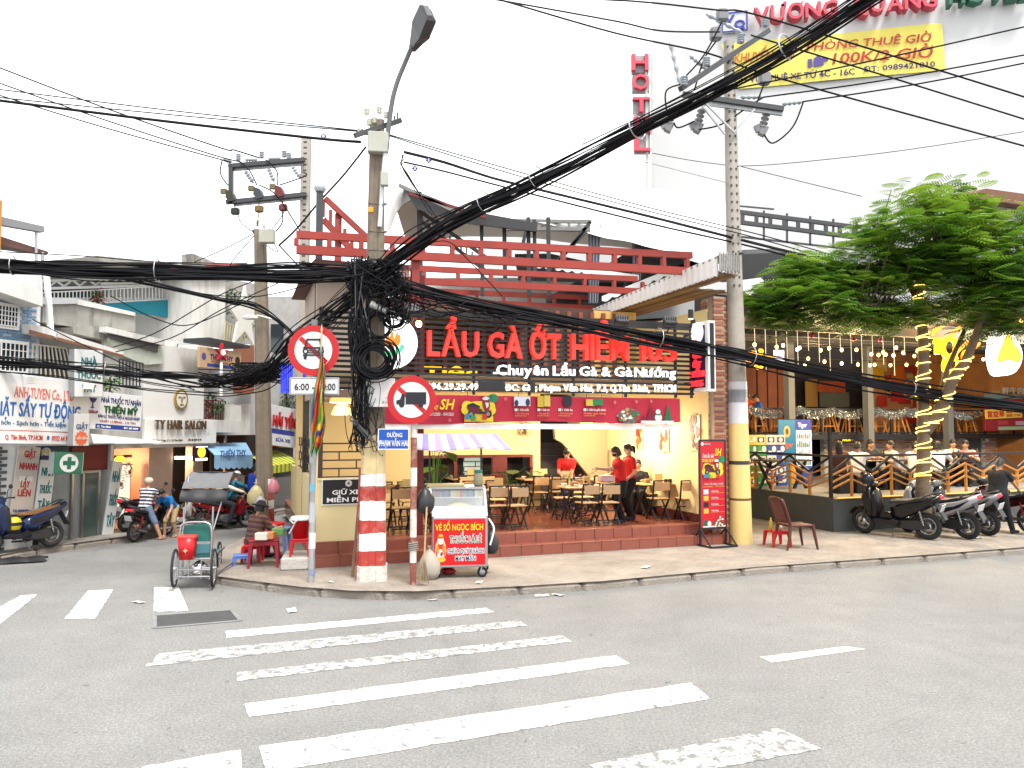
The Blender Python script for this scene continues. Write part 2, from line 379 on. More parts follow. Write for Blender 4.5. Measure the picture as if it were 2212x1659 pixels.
for q,m in[(((487,1363),(1050,1313),(1068,1322),(490,1378)),STR),(((345,1411),(1120,1340),(1140,1351),(312,1440)),STW),
             (((512,1453),(1215,1372),(1236,1386),(512,1471)),STW),(((528,1520),(1330,1415),(1362,1434),(537,1549)),STR),
             (((560,1612),(1492,1475),(1536,1509),(575,1668)),STR),(((150,1684),(520,1618),(523,1664),(180,1730)),STR),
             (((1275,1651),(1682,1572),(1776,1617),(1330,1700)),STW),
             (((-30,1326),(45,1286),(81,1284),(-30,1372)),STR),(((138,1337),(190,1276),(244,1273),(206,1336)),STR),(((333,1268),(386,1268),(408,1320),(332,1321)),STR)]:
    stripe(q,m)
stripe(((1640,1419),(1828,1396),(1869,1402),(1668,1431)),STL,name='lane_dash')
MHC=M('manhole_concrete',(.2,.2,.2),.9,var=.3,scale=5,bump=.4)
mb=MB();q=[gnd(x,y,.004)for x,y in((334,1330),(500,1318),(520,1341),(334,1357))];mb.poly3(q,(0,0,.006))
mh=ob('manhole_cover',mb,M('manhole_iron',(.07,.07,.07),.7,.3,var=.4,bump=.6,bs=30),road)
mb=MB()
for i in range(4):
    a,b=q[i],q[(i+1)%4];mb.bar(a+V((0,0,.004)),b+V((0,0,.004)),.05,.008)
ob('cover_frame',mb,MHC,mh)
# rubbish on the road and the pavement
PAPER=P(230,228,220)
def litter(px,py,z,label,s=.12,mat=PAPER,name='paper_scrap',cat='litter'):
    mb=MB();a=random.random()*6
    mb.grid(lambda u,v:V(((u-.5)*s*2,(v-.5)*s,.006+.012*s/.12*abs(math.sin(u*5+v*3+a))*(.3+v))),5,4,smooth=False)
    mb.v+=[(x,y,z_+.003)for x,y,z_ in mb.v[:30]];mb.f+=[tuple(i+30 for i in f[::-1])for f in mb.f[:20]];mb.mi*=2;mb.sm*=2
    p=gnd(px,py,z);return solo(name,mb,mat,label,cat,p,a,group='scraps of paper on the ground')
for px,py,z,l,s in[(630,1320,0,'crumpled white wrapper on the asphalt in front of the signpost kerb',.12),(935,1297,0,'tiny white paper scrap in the gutter below the vending cart',.07),(1170,1288,0,'white plastic scrap lying against the kerb right of the cart',.11),(1205,1286,0,'second white plastic scrap along the kerb right of the cart',.1),(300,1302,0,'white paper scrap on the asphalt beside the third short zebra bar',.1),(1035,1259,PZ,'white wooden wedge lying behind the cart wheel on the pavement',.1),(715,1258,PZ,'white cup lid lying on the pavement beside the grey signpost',.07),(1395,1226,PZ,'flat paper scrap on the pavement between cart and steps',.12),(2110,1163,PZ,'white slip on the pavement under the parked scooters',.12),(555,1216,0,'yellow leaf litter beside the blue stool',.06)]:
    litter(px,py,z,l,s)
mb=MB()
mb.grid(lambda u,v:V(((u-.5)*.75,(v-.5)*.35,.03+.09*abs(math.sin(u*7+v*4))*math.sin(math.pi*v)**.5)),10,6)
solo('black_rag',mb,M('black_plastic',(.02,.02,.022),.4,var=.4),'black plastic rag lying in the gutter at the far left kerb','rag',gnd(50,1215,0),.4)
# ================================================================ corner restaurant
YEL=M('yellow_wall',(.7,.57,.29),.75,var=.06,scale=2,dirt=.12,dcol=(.4,.3,.15));CREAM=M('cream_wall',(.66,.55,.3),.75,var=.06,scale=2,dirt=.1,dcol=(.4,.33,.2))
BEIGE=M('beige_wall',(.42,.33,.27),.8,var=.06,scale=2,dirt=.15);TERRA=M('terracotta_tile',(.2,.055,.034),.38,var=.25,scale=7,spec=.5,dirt=.15)
TERRAF=M('terracotta_floor',(.2,.06,.038),.22,var=.35,scale=3,spec=.5);GROUT=M('tile_grout',(.33,.26,.2),.9)
RED=M('red_steel',(.26,.028,.018),.5,var=.3,scale=3,dirt=.2);DRED=M('dark_red_frame',(.12,.012,.012),.5,var=.2)
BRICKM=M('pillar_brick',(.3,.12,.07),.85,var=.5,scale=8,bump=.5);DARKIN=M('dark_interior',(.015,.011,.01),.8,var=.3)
rest=thing('corner_restaurant','open fronted yellow corner restaurant with terracotta steps and red pergola','restaurant',(0,0,0),0,fr=FR)
SR,TB,CZ=7.86,4.9,3.32
rp=lambda name,mb,mat,**k:ob(name,mb,mat,rest,**k)
mb=MB();mb.box(.0,SR+.25,.32,9,PZ,FZ-.012);fl=rp('floor',mb,TERRAF)
mb=MB();mb.box(-.02,SR+.2,.02,.32,PZ-.02,.30);st=rp('front_step',mb,GROUT)
tw=.405;nt=20
mr=MB();mr.bev(.004,tw-.004,-.012,.012,0,.172,0,.004);m_r=mesh_of('step_tile',mr,TERRA)
mt=MB();mt.bev(.004,tw-.004,0,.3,0,.02,0,.004);m_t=mesh_of('step_tile',mt,TERRA)
for m_ in(m_r,m_t):fix_normals(m_)
for i in range(nt):
    x=i*tw
    for me,loc in((m_r,(x,.008,PZ)),(m_t,(x,-.006,.302)),(m_r,(x,.308,.318)),(m_t,(x,.298,FZ-.012))):
        link('step_tile',me,st,V(loc)+V((jit(.002),jit(.002),jit(.0015))))
# low front wall with the dark board, side wall, lattice screens above
s0=0;s1=FR.hit(812,1100,.36)[0];zt=FR.hit(730,1037,.36)[1]
mb=MB();mb.box(.0,s1,.36,.5,FZ,zt);mb.box(.0,.14,.5,6.5,FZ,zt);rp('low_wall',mb,CREAM)
mb=MB();mb.box(-.005,s1+.01,.34,.52,zt,zt+.04);rp('wall_cap',mb,CREAM)
def lattice(x0,x1,z0,z1,y,rows,w=.025,ax='x'):
    mb=MB();h=(z1-z0)/rows
    P_=(lambda a,z:(a,y,z))if ax=='x' else(lambda a,z:(y,a,z))
    for r in range(rows+1):mb.bar(P_(x0,z0+r*h),P_(x1,z0+r*h),w,w)
    for r in range(rows):
        a=x0+(.0 if r%2 else.3)
        while a<=x1:mb.bar(P_(a,z0+r*h),P_(a,z0+r*h+h),w*.9,w*.9);a+=.6
    return mb
z2=FR.hit(730,958,.4)[1]
rp('lattice_screen',lattice(.12,s1,zt+.05,z2,.43,4),M('brown_iron',(.06,.03,.022),.5))
rp('lattice_screen',lattice(.6,6,zt+.05,z2+.05,.07,4,ax='y'),BLACK)
for px,y_ in((690,.42),):
    a=FR.hit(px,1000,y_)[0];mb=MB();mb.box(a-.05,a+.05,y_-.05,y_+.05,PZ,3.3);rp('corner_post',mb,M('brown_iron'))
mb=MB();mb.box(.0,.12,3.0,3.12,PZ,4.4);rp('corner_post',mb,BLACK)
# upper left box of beige panels
mb=MB();mb.box(.02,1.1,.6,3.2,3.0,5.15);rp('beige_panel',mb,BEIGE)
mb=MB();mb.add([(-.25,.2,5.15),(1.6,.2,5.15),(1.6,3.4,5.15),(-.25,3.4,5.15),(-.05,.3,5.38),(1.6,.3,5.38),(1.6,3.4,5.38),(-.05,3.4,5.38)],[(3,2,1,0),(4,5,6,7),(0,1,5,4),(1,2,6,5),(2,3,7,6),(3,0,4,7)]);rp('eave',mb,M('eave_brown',(.12,.04,.03),.6))
# back wall with window and staircase opening
h=lambda px,py,y=TB:FR.hit(px,py,y)
wx0,wz1=h(898,985);wx1=h(1147,985)[0];wz0=FZ+.55;sx0=h(1167,1000)[0];sx1=SR
mb=MB()
mb.box(.0,wx0,TB,TB+.2,FZ,CZ);mb.box(wx0,wx1,TB,TB+.2,FZ,wz0);mb.box(wx0,wx1,TB,TB+.2,wz1,CZ);mb.box(wx1,sx0,TB,TB+.2,FZ,CZ)
rp('back_wall',mb,YEL)
mb=MB();mb.box(SR,SR+.2,.32,TB+3.2,FZ,CZ+1.6);rp('right_wall',mb,YEL)
mb=MB();mb.box(SR-.02,SR-.002,.33,TB,FZ,FZ+.16);rp('skirting',mb,M('dark_skirting',(.1,.02,.015),.5))
# stair flank: solid below a rising diagonal
p=[h(1198,922,TB),h(1313,922,TB),(SR,FZ),h(1298,1060,TB),h(1217,958,TB),h(1200,948,TB)]
mb=MB();mb.prism([(a,z)for a,z in p],TB+.02,TB+.14);rp('stair_flank',mb,M('stair_wall',(.46,.37,.22),.8,var=.08))
mb=MB();mb.box(sx0-.3,SR,TB+2.6,TB+2.7,FZ,CZ+.5);mb.box(sx0-.15,sx0-.05,TB+.2,TB+2.6,FZ,CZ);rp('stair_shaft',mb,DARKIN)
mb=MB()
for k in range(9):mb.box(sx0,SR-.1,TB+.3+k*.25,TB+.55+k*.25,FZ+k*.17,FZ+.17+k*.17)
rp('stair_flight',mb,M('stair_dark',(.05,.04,.04),.5))
# window: red frame, dark sheet standing in for the unlit room, lit grille
mb=MB()
for a in(wx0,(wx0*2+wx1)/3,(wx0+wx1*2)/3,wx1):mb.box(a-.04,a+.04,TB-.03,TB+.1,wz0,wz1)
mb.box(wx0+.04,wx1-.04,TB-.03,TB+.1,wz1-.06,wz1+.01);wf=rp('window',mb,DRED)
mb=MB();mb.box(wx0,wx1,TB+.6,TB+.65,FZ,wz1+.2);ob('pane',mb,DARKIN,wf)
g0=h(1015,990)[0];g1=h(1056,990)[0]
mb=MB();mb.box(g0,g1,TB+.55,TB+.58,wz1-.55,wz1-.05);ob('pane',mb,glow(190,205,190,.22),wf)
mb=lattice(g0,g1,wz1-.55,wz1-.05,TB+.53,4,.02);ob('grille',mb,BLACK,wf)
mb=MB();mb.box(h(1070,990)[0],h(1095,990)[0],TB-.02,TB+.05,FZ,wz1);ob('shutter',mb,DRED,wf)
# ceiling and the deck above
mb=MB();mb.box(.0,SR+.2,.35,TB+.2,CZ,CZ+.14);rp('ceiling',mb,M('ceiling_cream',(.55,.45,.25),.8))
mb=MB();mb.box(.5,SR,3.4,3.5,CZ+.14,5.3);rp('upper_wall',mb,M('upper_brown',(.06,.03,.022),.7,var=.4))
mb=MB();x0=FR.hit(1285,800,3.3)[0]
for k in range(9):mb.box(x0,SR,3.34,3.38,CZ+.16+k*.2,CZ+.35+k*.2)
rp('upper_planks',mb,M('yellow_planks',(.6,.38,.12),.6,var=.15))
mb=MB()
for k in range(22):mb.box(.9+k*.3,1.0+k*.3,3.25,3.3,CZ+.14,5.2)
rp('upper_balusters',mb,M('red_brown_wood',(.2,.05,.03),.6))
mb=MB();mb.box(1.6,4.9,1.3,3.4,4.74,4.8);rp('soffit',mb,M('soffit_brown',(.1,.06,.04),.7))
# red pillars behind the sign
mb=MB();a=FR.hit(905,750,.8)[0];mb.box(a-.08,a+.08,.7,.86,FZ,5.3);rp('red_column',mb,DRED)
# brick pillar at the right
a0=FR.hit(1545,900,.1)[0];a1=FR.hit(1583,900,.1)[0];pz1=FR.hit(1545,640,.1)[1]
mb=MB();mb.box(a0+.012,a1-.012,.112,.55,PZ,pz1);pil=rp('pillar',mb,M('mortar',(.3,.25,.2),.9))
bms=[]
for k in range(4):
    mb=MB();w=(a1-a0)*(.5 if k%2 else.62);mb.bev(0,w-.012,0,.05,0,.055,0,.006);me=mesh_of('brick',mb,M('pillar_brick_%d'%k,[(.34,.15,.09),(.27,.1,.06),(.4,.22,.13),(.22,.09,.06)][k],.85,var=.3,bump=.5));fix_normals(me);bms.append((me,w))
z=PZ;r=0
while z<pz1-.05:
    x=a0
    for j in range(2):
        k=random.randrange(2)*2+((r+j)%2);me,w=bms[k]
        o=link('brick',me,pil,(x,.1+jit(.008),z));x+=w
        if r%2==j:pass
    o2=link('brick',bms[random.randrange(4)][0],pil,(a0-.008,.56,z),-R(90))
    z+=.064;r+=1
# red pergola ladder beams: two chords with posts
def ladder(fr,t0,t1,b0,b1,y,n,mat,par,w=.09,hh=.13,name='pergola_beam'):
    T0,T1,B0,B1=[fr.p(*q,y)for q in(t0,t1,b0,b1)];mb=MB();mb.bar(T0,T1,w,hh);mb.bar(B0,B1,w,hh*1.15)
    o=ob(name,mb,mat,par);me=None
    for i in range(n+1):
        k=i/n;p_,q_=T0.lerp(T1,k),B0.lerp(B1,k);mb=MB();mb.bar(V((0,0,p_.z-q_.z-hh*.5)),V((0,0,hh*.55)),w*.85,w*1.1,up=(0,1,0));ob('beam_post',mb,mat,o,loc=q_)
    return o
ladder(FR,(640,507),(1494,552),(640,539),(1484,586),.2,14,RED,rest)
ladder(FR,(840,577),(1376,603),(840,604),(1388,630),3.4,8,RED,rest)
ladder(FR,(850,625),(1306,645),(850,645),(1303,667),6.2,8,RED,rest)
a,z=FR.hit(897,560,.3);mb=MB();mb.box(a-.07,a+.07,.25,.4,z-1.2,z+.25);rp('red_column',mb,RED)
# slanted red stair rail and grey post at the left
ladder(FR,(702,428),(792,512),(698,474),(760,540),1.6,4,RED,rest,.07,.1,'stair_rail')
a,z=FR.hit(691,408,.9);mb=MB();mb.box(a-.06,a+.06,.84,.96,3.2,z);rp('grey_post',mb,DARKM)
mb=MB();mb.lathe([(0,.1),(.09,.08),(.11,0),(.08,-.06)],(a,.9,z));rp('post_cap',mb,P(190,200,205))
a,z=FR.hit(731,462,1.7);mb=MB();mb.box(a-.06,a+.06,1.64,1.76,4.6,z);rp('red_column',mb,RED)
# awning over the right side: pale corrugated sheet, timber soffit
mb=MB();y0,y1=-1.05,5.2;ax0=7.2;zb,zt_=FR.hit(1557,594,y0)[1],FR.hit(1558,553,y0)[1];zb2,zt2=FR.hit(1275,697,y1)[1],FR.hit(1272,681,y1)[1]
nz=60
def fas(u,v):
    y=y0+(y1-y0)*u;za=zb+(zb2-zb)*u-(.03*(math.sin(u*nz*math.pi)**2));zc=zt_+(zt2-zt_)*u
    return V((ax0+.012*math.sin(u*nz*math.pi),y,za+(zc-za)*v))
mb.grid(fas,120,2);mb.grid(lambda u,v:fas(u,v)+V((.02,0,0)),120,2)
aw=rp('awning_fascia',mb,M('awning_white',(.72,.7,.68),.6,var=.08,dirt=.2,dcol=(.4,.3,.25)),flip=False)
mb=MB()
def corr(u,v):return V((ax0+u*.62,y0+(y1-y0)*v,zt_+(zt2-zt_)*v-.02+.03*abs(math.sin(u*40))+.12*u))
mb.grid(corr,80,2);mb.grid(lambda u,v:corr(u,v)-V((0,0,.02)),80,2);rp('awning_sheet',mb,M('zinc_sheet',(.2,.2,.2),.5,.5,var=.3),flip=False)
mb=MB();mb.grid(lambda u,v:V((ax0+.02+u*.44,y0-.02-.05*abs(math.sin(u*36)),zb+.05+(zt_-zb)*v+.03*math.sin(u*36))),70,3);rp('awning_end',mb,M('zinc_end',(.35,.34,.32),.5,.4,var=.5,scale=20))
for k in range(8):
    mb=MB();yy=y0+.05 if k<3 else.55;mb.box(ax0+.03+k*.16,ax0+.18+k*.16,yy,y1,zb+.02+.01*(k%2),zb+.05+.01*(k%2));rp('soffit_plank',mb,M('soffit_plank_%d'%(k%3),[(.2,.12,.06),(.16,.09,.05),(.24,.15,.08)][k%3],.6,var=.3,scale=3))
# ---- the sign of black slats with its letters
z_hi=FR.hit(1100,690,-.1)[1];z_lo=FR.hit(1100,848,-.1)[1];sa=FR.hit(692,760,-.1)[0];sb=FR.hit(1497,760,-.1)[0]
sg=thing('restaurant_sign','black slatted shop sign with big red and white letters above the open dining room','sign',(sa,-.1,z_lo),0,fr=FR)
SF=Frame(FR.w(sa,-.1,0)[:2],19.5)
sp=lambda name,mb,mat,**k:ob(name,mb,mat,sg,**k)
def SH(px,py,y=0):a,z=SF.hit(px,py,y);return a,z-z_lo
Ls=sb-sa;Hs=z_hi-z_lo;nsl=15
me=MB();me.box(0,Ls,-.02,.02,-.022,.022);me=mesh_of('slat',me,BLACK);fix_normals(me)
for k in range(nsl):link('slat',me,sg,(0,0,.03+k*(Hs-.05)/(nsl-1)))
for px in(692,905,1025,1145,1240,1353,1461,1495):
    a=SH(px,760)[0];mb=MB();mb.box(a-.022,a+.022,.022,.07,-.05,Hs+.06);sp('sign_post',mb,BLACK)
mb=MB();mb.box(SH(900,700)[0],Ls+.1,.02,.1,Hs+.02,Hs+.1);sp('top_rail',mb,BLACK)
REDL=M('red_letter',(.55,.03,.02),.35,var=.3,scale=2.5,em=.16,ecol=(1,.05,.035));WHL=M('white_letter',(.85,.85,.85),.4,var=.02,em=.25,ecol=(1,1,1))
Z5=lambda zx,zy:(864+.2969*zx,656.6+.2969*zy)
def word(s,zx0,zx1,zy0,zy1,zyb,mat,depth,bold=.034,gap=.07,y=-.06):
    x0,z0=SH(*Z5(zx0,zy1),y);x1,z0b=SH(*Z5(zx1,zyb),y);zc=SH(*Z5(zx0,zy0),y)[1]
    letters(sg,s,x0,x1,z0,zc,y,mat,bold,depth,gap,z0b=z0b)
word('LẨU',195,568,190,375,380,REDL,.055);word('GÀ',635,882,200,385,390,REDL,.055);word('ỚT',942,1162,210,393,396,REDL,.055)
word('HIỂM',1238,1655,215,400,408,REDL,.055);word('105',1745,2006,240,413,416,REDL,.055)
BKL=M('black_letter_back',(.01,.01,.012),.4)
for s,a,b,c,d,e in(('Chuyên',700,1075,440,515,518),('Lẩu',1112,1272,448,520,521),('Gà',1305,1432,452,522,523),('&',1465,1530,455,525,525),('Gà',1560,1688,456,526,527),('Nướng',1705,2004,460,530,532)):
    word(s,a,b,c,d,e,WHL,.02,.016,.09,-.055)
    word(s,a+5,b+6,c+5,d+6,e+6,BKL,.02,.02,.09,-.03)
for s,a,b in(('ĐC: 63',765,945),(';',983,996),('Phạm',1015,1165),('Văn',1187,1290),('Hai,',1315,1410),('P.3,',1435,1510),('Q.Tân',1530,1668),('Bình,',1695,1815),('TPHCM',1840,2006)):
    word(s,a,b,584,630+(a-765)*.008,630+(b-765)*.008,WHL,.015,.025,.07)
word('096.29.29.49',190,567,572,620,624,WHL,.015,.025,.07)
mb=MB();a,z=SH(*Z5(570,605));b_=SH(*Z5(760,605))[0];mb.box(a,b_,-.03,.0,z-.07,z+.1);mb.box(SH(*Z5(945,600))[0],SH(*Z5(980,600))[0],-.03,0,z-.08,z+.1);sp('back_plate',mb,BLACK)
# neon of the bar inside, seen through the slats
NEON=glow(255,190,20,.5,'neon_yellow')
ng=thing('neon_lettering','yellow neon words on the upper wall behind the black slats','neon sign',(0,3.2,3.4),0,fr=FR)
NF=Frame(FR.w(0,3.2,0)[:2],19.5)
a,z=NF.hit(*Z5(165,525));b_=NF.hit(*Z5(560,520))[0];mb=MB();put_text(mb,'Tiệc',a,b_,z-3.4,z-3.4+.22,0,bold=.02,depth=.03);ob('letter',mb,NEON,ng)
z=NF.hit(*Z5(165,590))[1];mb=MB();put_text(mb,'12Con',a,b_,z-3.4,z-3.4+.2,0,bold=.02,depth=.03);ob('letter',mb,NEON,ng)
mb=MB();a,z=NF.hit(*Z5(655,610));b_,zt3=NF.hit(*Z5(850,490));mb.box(0,b_-a,-.02,.03,0,zt3-z);lb=solo('light_box',mb,P(70,100,190),'blue and white lit price board behind the slatted sign','light box',(a,3.2,z),0,fr=FR)
for k,(c,u0,u1,v0,v1)in enumerate([((255,255,255),0,1,.3,.45),((255,255,255),0,.9,.55,.7),((240,220,60),0,.7,.02,.14),((255,255,255),.1,.6,.78,.92)]):
    mb=MB();mb.box(u0*(b_-a),u1*(b_-a),-.035,-.02,v0*(zt3-z),v1*(zt3-z));ob('price_strip',mb,glow(*c,.3),lb)
# round logo lamp
mb=MB();c=SH(843,740,-.12);r=SH(900,740,-.12)[0]-c[0];mb.disc(c,r,-.2,-.04,48);lg=sp('logo_disc',mb,glow(255,255,255,.45))
def blob(par,pts,y,d,mat,name='emblem'):
    mb=MB();mb.prism(pts,y-d,y);return ob(name,mb,mat,par)
def arc(c,r0,r1,a0,a1,n=16):return[(c[0]+r0*math.cos(a0+(a1-a0)*k/n),c[1]+r0*math.sin(a0+(a1-a0)*k/n))for k in range(n+1)]+[(c[0]+r1*math.cos(a1+(a0-a1)*k/n),c[1]+(r1*math.sin(a1+(a0-a1)*k/n))+r0*.12)for k in range(n+1)]
blob(lg,arc(c,r*.52,r*.4,R(200),R(345)),-.2,.012,glow(70,220,140,.3),'green_swoosh')
fl_=[(-.42,-.1),(-.3,-.2),(-.05,-.22),(.2,-.12),(.3,.05),(.26,.2),(.3,.38),(.18,.3),(.16,.46),(.05,.3),(.02,.12),(-.04,.3),(-.02,.52),(-.14,.38),(-.2,.2),(-.24,.3),(-.36,.14)]
blob(lg,[(c[0]+x*r*.85+.05,c[1]+z*r*.85)for x,z in fl_],-.2,.014,glow(245,130,30,.3),'flame_emblem')
# floodlights on brackets and a warm bulb
def flood(px,py,y,label):
    a,z=FR.hit(px,py,y);t=thing('floodlight',label,'floodlight',(a,y,z),0,'floodlights over the slatted sign',FR)
    mb=MB(MX.Rotation(R(-35),4,'X'));mb.bev(-.13,.13,-.05,.05,-.09,.09,0,.015);hd=ob('lamp_head',mb,DARKM,t)
    mb=MB(MX.Rotation(R(-35),4,'X'));mb.box(-.11,.11,.05,.056,-.07,.07);ob('lens',mb,M('flood_lens',(.5,.5,.48),.2),hd)
    mb=MB();mb.tube([(-.14,0,0),(-.14,.02,-.12),(.14,.02,-.12),(.14,0,0)],.012);mb.tube([(0,.02,-.12),(0,.1,-.2),(0,.5,-.22)],.015);ob('bracket',mb,BLACK,t)
    mb=MB()
    for k in range(5):mb.box(-.11+k*.05,-.095+k*.05,-.075,-.05,-.07,.07)
    ob('fins',mb,DARKM,hd)
for px,py,l in((1084,683,'grey floodlight above the gap between the first two red words'),(1343,690,'grey floodlight on a bracket above the end of the long red word'),(1447,693,'grey floodlight on a bracket above the red number at the sign end'),(893,668,'grey floodlight on a bracket beside the round logo lamp')):flood(px,py,-.45,l)
def warm_bulb(loc,label,fr=None,e=6,r=.05,group=None,cat='lamp'):
    mb=MB();mb.ell((0,0,0),(r,r,r*1.15),10,7);t=solo('light_bulb',mb,glow(255,200,110,e,'bulb_glow_%s'%e),label,cat,loc,0,group,fr)
    mb=MB();mb.cyl((0,0,r),(0,0,r*2.2),r*.5);ob('socket',mb,BLACK,t);return t
a,z=FR.hit(904,700,-.1);warm_bulb((a,-.12,z),'bare warm bulb glowing beside the round logo',FR,5,.055)
# vertical blade sign
y0,y1,s0,s1=-.62,.05,7.26,7.42;zb,zt=FR.hit(1539,845,y0)[1],FR.hit(1533,692,y0)[1]
bl=thing('blade_sign','upright projecting box sign with red letters beside the brick pillar','sign',(s0,y0,zb),0,fr=FR)
H_=zt-zb;mb=MB();mb.box(0,s1-s0,0,y1-y0,0,H_,0);ob('sign_box',mb,WHITE,bl)
mb=MB();mb.box(-.012,-.002,.1,y1-y0-.08,.08,H_-.08);ob('side_panel',mb,P(25,30,70),bl)
mb=MB();mb.box(.04,s1-s0-.03,-.012,-.002,.05,H_-.05);ob('front_panel',mb,BLACK,bl)
BF=lambda p:(p[1],(y1-y0)-p[0],p[2])
for k,(s,w)in enumerate((('LẨU',.3),('GÀ',.26),('ỚT',.26),('HIỂM',.46),('105',.4))):
    mb=MB();zc=H_*(.62-k*.135);put_text(mb,s,.335-w/2,.335+w/2,zc,zc+H_*.085,-.02,bold=.04,depth=.03,m=BF);ob('letter',mb,M('red_letter_lit',(.5,.02,.02),.4,em=.35,ecol=(1,.03,.05)),bl,flip=False)
mb=MB(MX.Translation((0,.335,H_*.85))@MX.Rotation(R(-90),4,'Z'));mb.disc((0,0),.2,-.04,-.005,28);ob('logo_disc',mb,glow(255,255,255,.35),bl)
for zz in(.2,H_-.2):mb=MB();mb.bar((.08,y1-y0,zz),(.08,y1-y0+.3,zz),.04);ob('bracket',mb,BLACK,bl)
# ---- red printed banner
bn_=[FR.p(*q,-.16)for q in((800,851),(1469,848),(1461,911),(800,914))]
o_=bn_[3];bn=thing('promotion_banner','long red printed cloth banner with scooter and prizes under the slatted sign','banner',(o_.x,-.16,o_.z),0,fr=FR)
BW,BH=bn_[1].x-o_.x,bn_[0].z-o_.z
mb=MB();mb.grid(lambda u,v:V((BW*u,.02*math.sin(u*30)*(1-v)+.012*math.sin(u*77),BH*(v+(1-v)*.0)-.025*math.sin(u*math.pi*3)*(1-v)+.06*BH*(1-v)*u)),80,6);ob('banner_cloth',mb,P(200,30,60,.6),bn,flip=False)
B5=lambda zx,zy:(SF.hit(*Z5(zx,zy),-.2)[0]+sa-o_.x,SF.hit(*Z5(zx,zy),-.2)[1]-o_.z)
def bq(zx0,zy0,zx1,zy1,mat,name='print',y=-.045):
    a,z=B5(zx0,zy1);b_,zt=B5(zx1,zy0);mb=MB();mb.box(a,b_,y,y+.004,z,zt);return ob(name,mb,mat,bn)
def bell(zx,zy,rx,ry,mat,name='print',y=-.044,n=18):
    a,z=B5(zx,zy);k=B5(zx+1,zy)[0]-a;mb=MB();mb.prism([(a+rx*k*math.cos(2*math.pi*i/n),z+ry*k*math.sin(2*math.pi*i/n))for i in range(n)],y,y+.004);return ob(name,mb,mat,bn)
def btxt(s,zx0,zx1,zy0,zy1,mat,bold=.02,shear=0,y=-.05):
    a,z=B5(zx0,zy1);b_,zt=B5(zx1,zy0);sign_text(bn,s,a,b_,z,zt,y,mat,bold,.004,shear)
PY,PW_=P(250,225,40),P(245,240,235);SF_,PG=P(30,30,45),P(30,140,90)
btxt('SH',298,410,690,765,PY,.04,.25);btxt('XE MÁY',190,290,735,770,PY,.03,.25);btxt('15/12/2020 - 15/01/2021',222,400,790,812,PW_,.01,.1)
bell(585,770,128,62,PY,'yellow_cloud');bell(500,745,40,40,PY,'yellow_cloud',-.046);bell(660,745,45,45,PY,'yellow_cloud',-.046);bq(480,815,690,856,PY,'yellow_cloud',-.047);bell(688,685,40,30,PG,'green_bubble',-.047)
def sc_art(X,Y,k,el,pl): # small printed scooter, three quarter view from the front
    for dx,r in((-72,26),(52,28)):
        el(X+dx*k,Y+62*k,r*k,r*k,P(25,25,30),0);el(X+dx*k,Y+62*k,r*.5*k,r*.5*k,P(150,150,155),1)
    for i,(pts,c)in enumerate((([(-105,8),(-40,2),(10,30),(5,62),(-40,60),(-95,34)],(110,22,42)),([(-100,-6),(-60,-20),(-5,6),(-8,16),(-60,8),(-100,10)],(28,26,40)),([(-10,40),(40,46),(36,62),(-14,60)],(40,36,50)),([(8,-38),(34,-58),(62,-36),(66,8),(52,44),(34,48),(16,16)],(150,28,50)),([(30,-22),(56,-20),(54,8),(40,20)],(240,238,242)),([(6,-52),(34,-68),(64,-54),(46,-40),(20,-40)],(236,236,240)),([(-6,-66),(14,-58),(10,-54),(-8,-62)],(30,30,34)),([(62,-60),(84,-70),(84,-66),(64,-54)],(30,30,34)),([(34,30),(76,36),(72,46),(36,42)],(150,28,50)))):pl([(X+a*k,Y+b_*k)for a,b_ in pts],P(*c),i+2)
def bpoly(pts,m,i):mb=MB();mb.prism([B5(*q)for q in pts],-.054-i*.0012,-.053-i*.0012);ob('scooter_print',mb,m,bn)
sc_art(600,738,1,lambda x,y,a,b,m,i:bell(x,y,a,b,m,'scooter_print',-.0535-i*.0012),bpoly)
for zx,zy,c in((500,820,(60,140,200)),(540,830,(60,160,90)),(580,832,(240,200,60)),(625,822,(220,40,40))):bq(zx-16,zy-22,zx+16,zy+18,P(*c),'gift_print',-.07)
bq(843,672,962,740,P(235,240,250),'voucher_print');bell(860,720,15,22,P(40,50,90),'voucher_print',-.05);bell(943,715,16,25,P(40,50,90),'voucher_print',-.05)
bq(1015,668,1060,748,P(225,190,60),'ticket_print');bq(1064,664,1108,744,P(235,205,90),'ticket_print');bell(1235,706,32,42,SF_,'pot_print');bq(1208,668,1262,680,SF_,'pot_print',-.05)
bq(1370,692,1430,740,P(225,200,80),'coupon_print');bq(1420,690,1492,735,P(40,140,80),'coupon_print',-.05)
for x,a,s1_,s2_ in((848,950,'1 Giải nhất','7 Tivi Samsung'),(1015,1100,'1 Giải nhì','1 Cây vàng SJC'),(1168,1270,'1 Giải ba','1 nồi chiên không dầu'),(1352,1512,'5 Giải khuyến khích','Phiếu quà tặng')):
    bq(x,760,x+20,778,PW_,'gift_icon');btxt(s1_,x+26,a,762,777,PW_,.015);btxt(s2_,x,a,790,802,P(250,170,100),.0);bq(x,812,x+85,815,P(250,170,100),'print')
bell(1685,815,78,50,P(120,130,110),'dish_print')
for k in range(46):
    a=random.random()*6.28;rr=random.random()**.5;bell(1685+80*rr*math.cos(a),815+52*rr*math.sin(a),9+random.random()*9,6+random.random()*7,P(*random.choice([(235,235,225),(70,110,60),(180,160,110),(90,90,100),(160,60,50)])),'dish_print',-.05-random.random()*.01,8)
def tri(zx,zy,w,hgt,mat,name='tree_print',y=-.048):
    bn_p=[B5(zx-w,zy),B5(zx+w,zy),B5(zx,zy-hgt)];mb=MB();mb.prism(bn_p,y,y+.004);ob(name,mb,mat,bn)
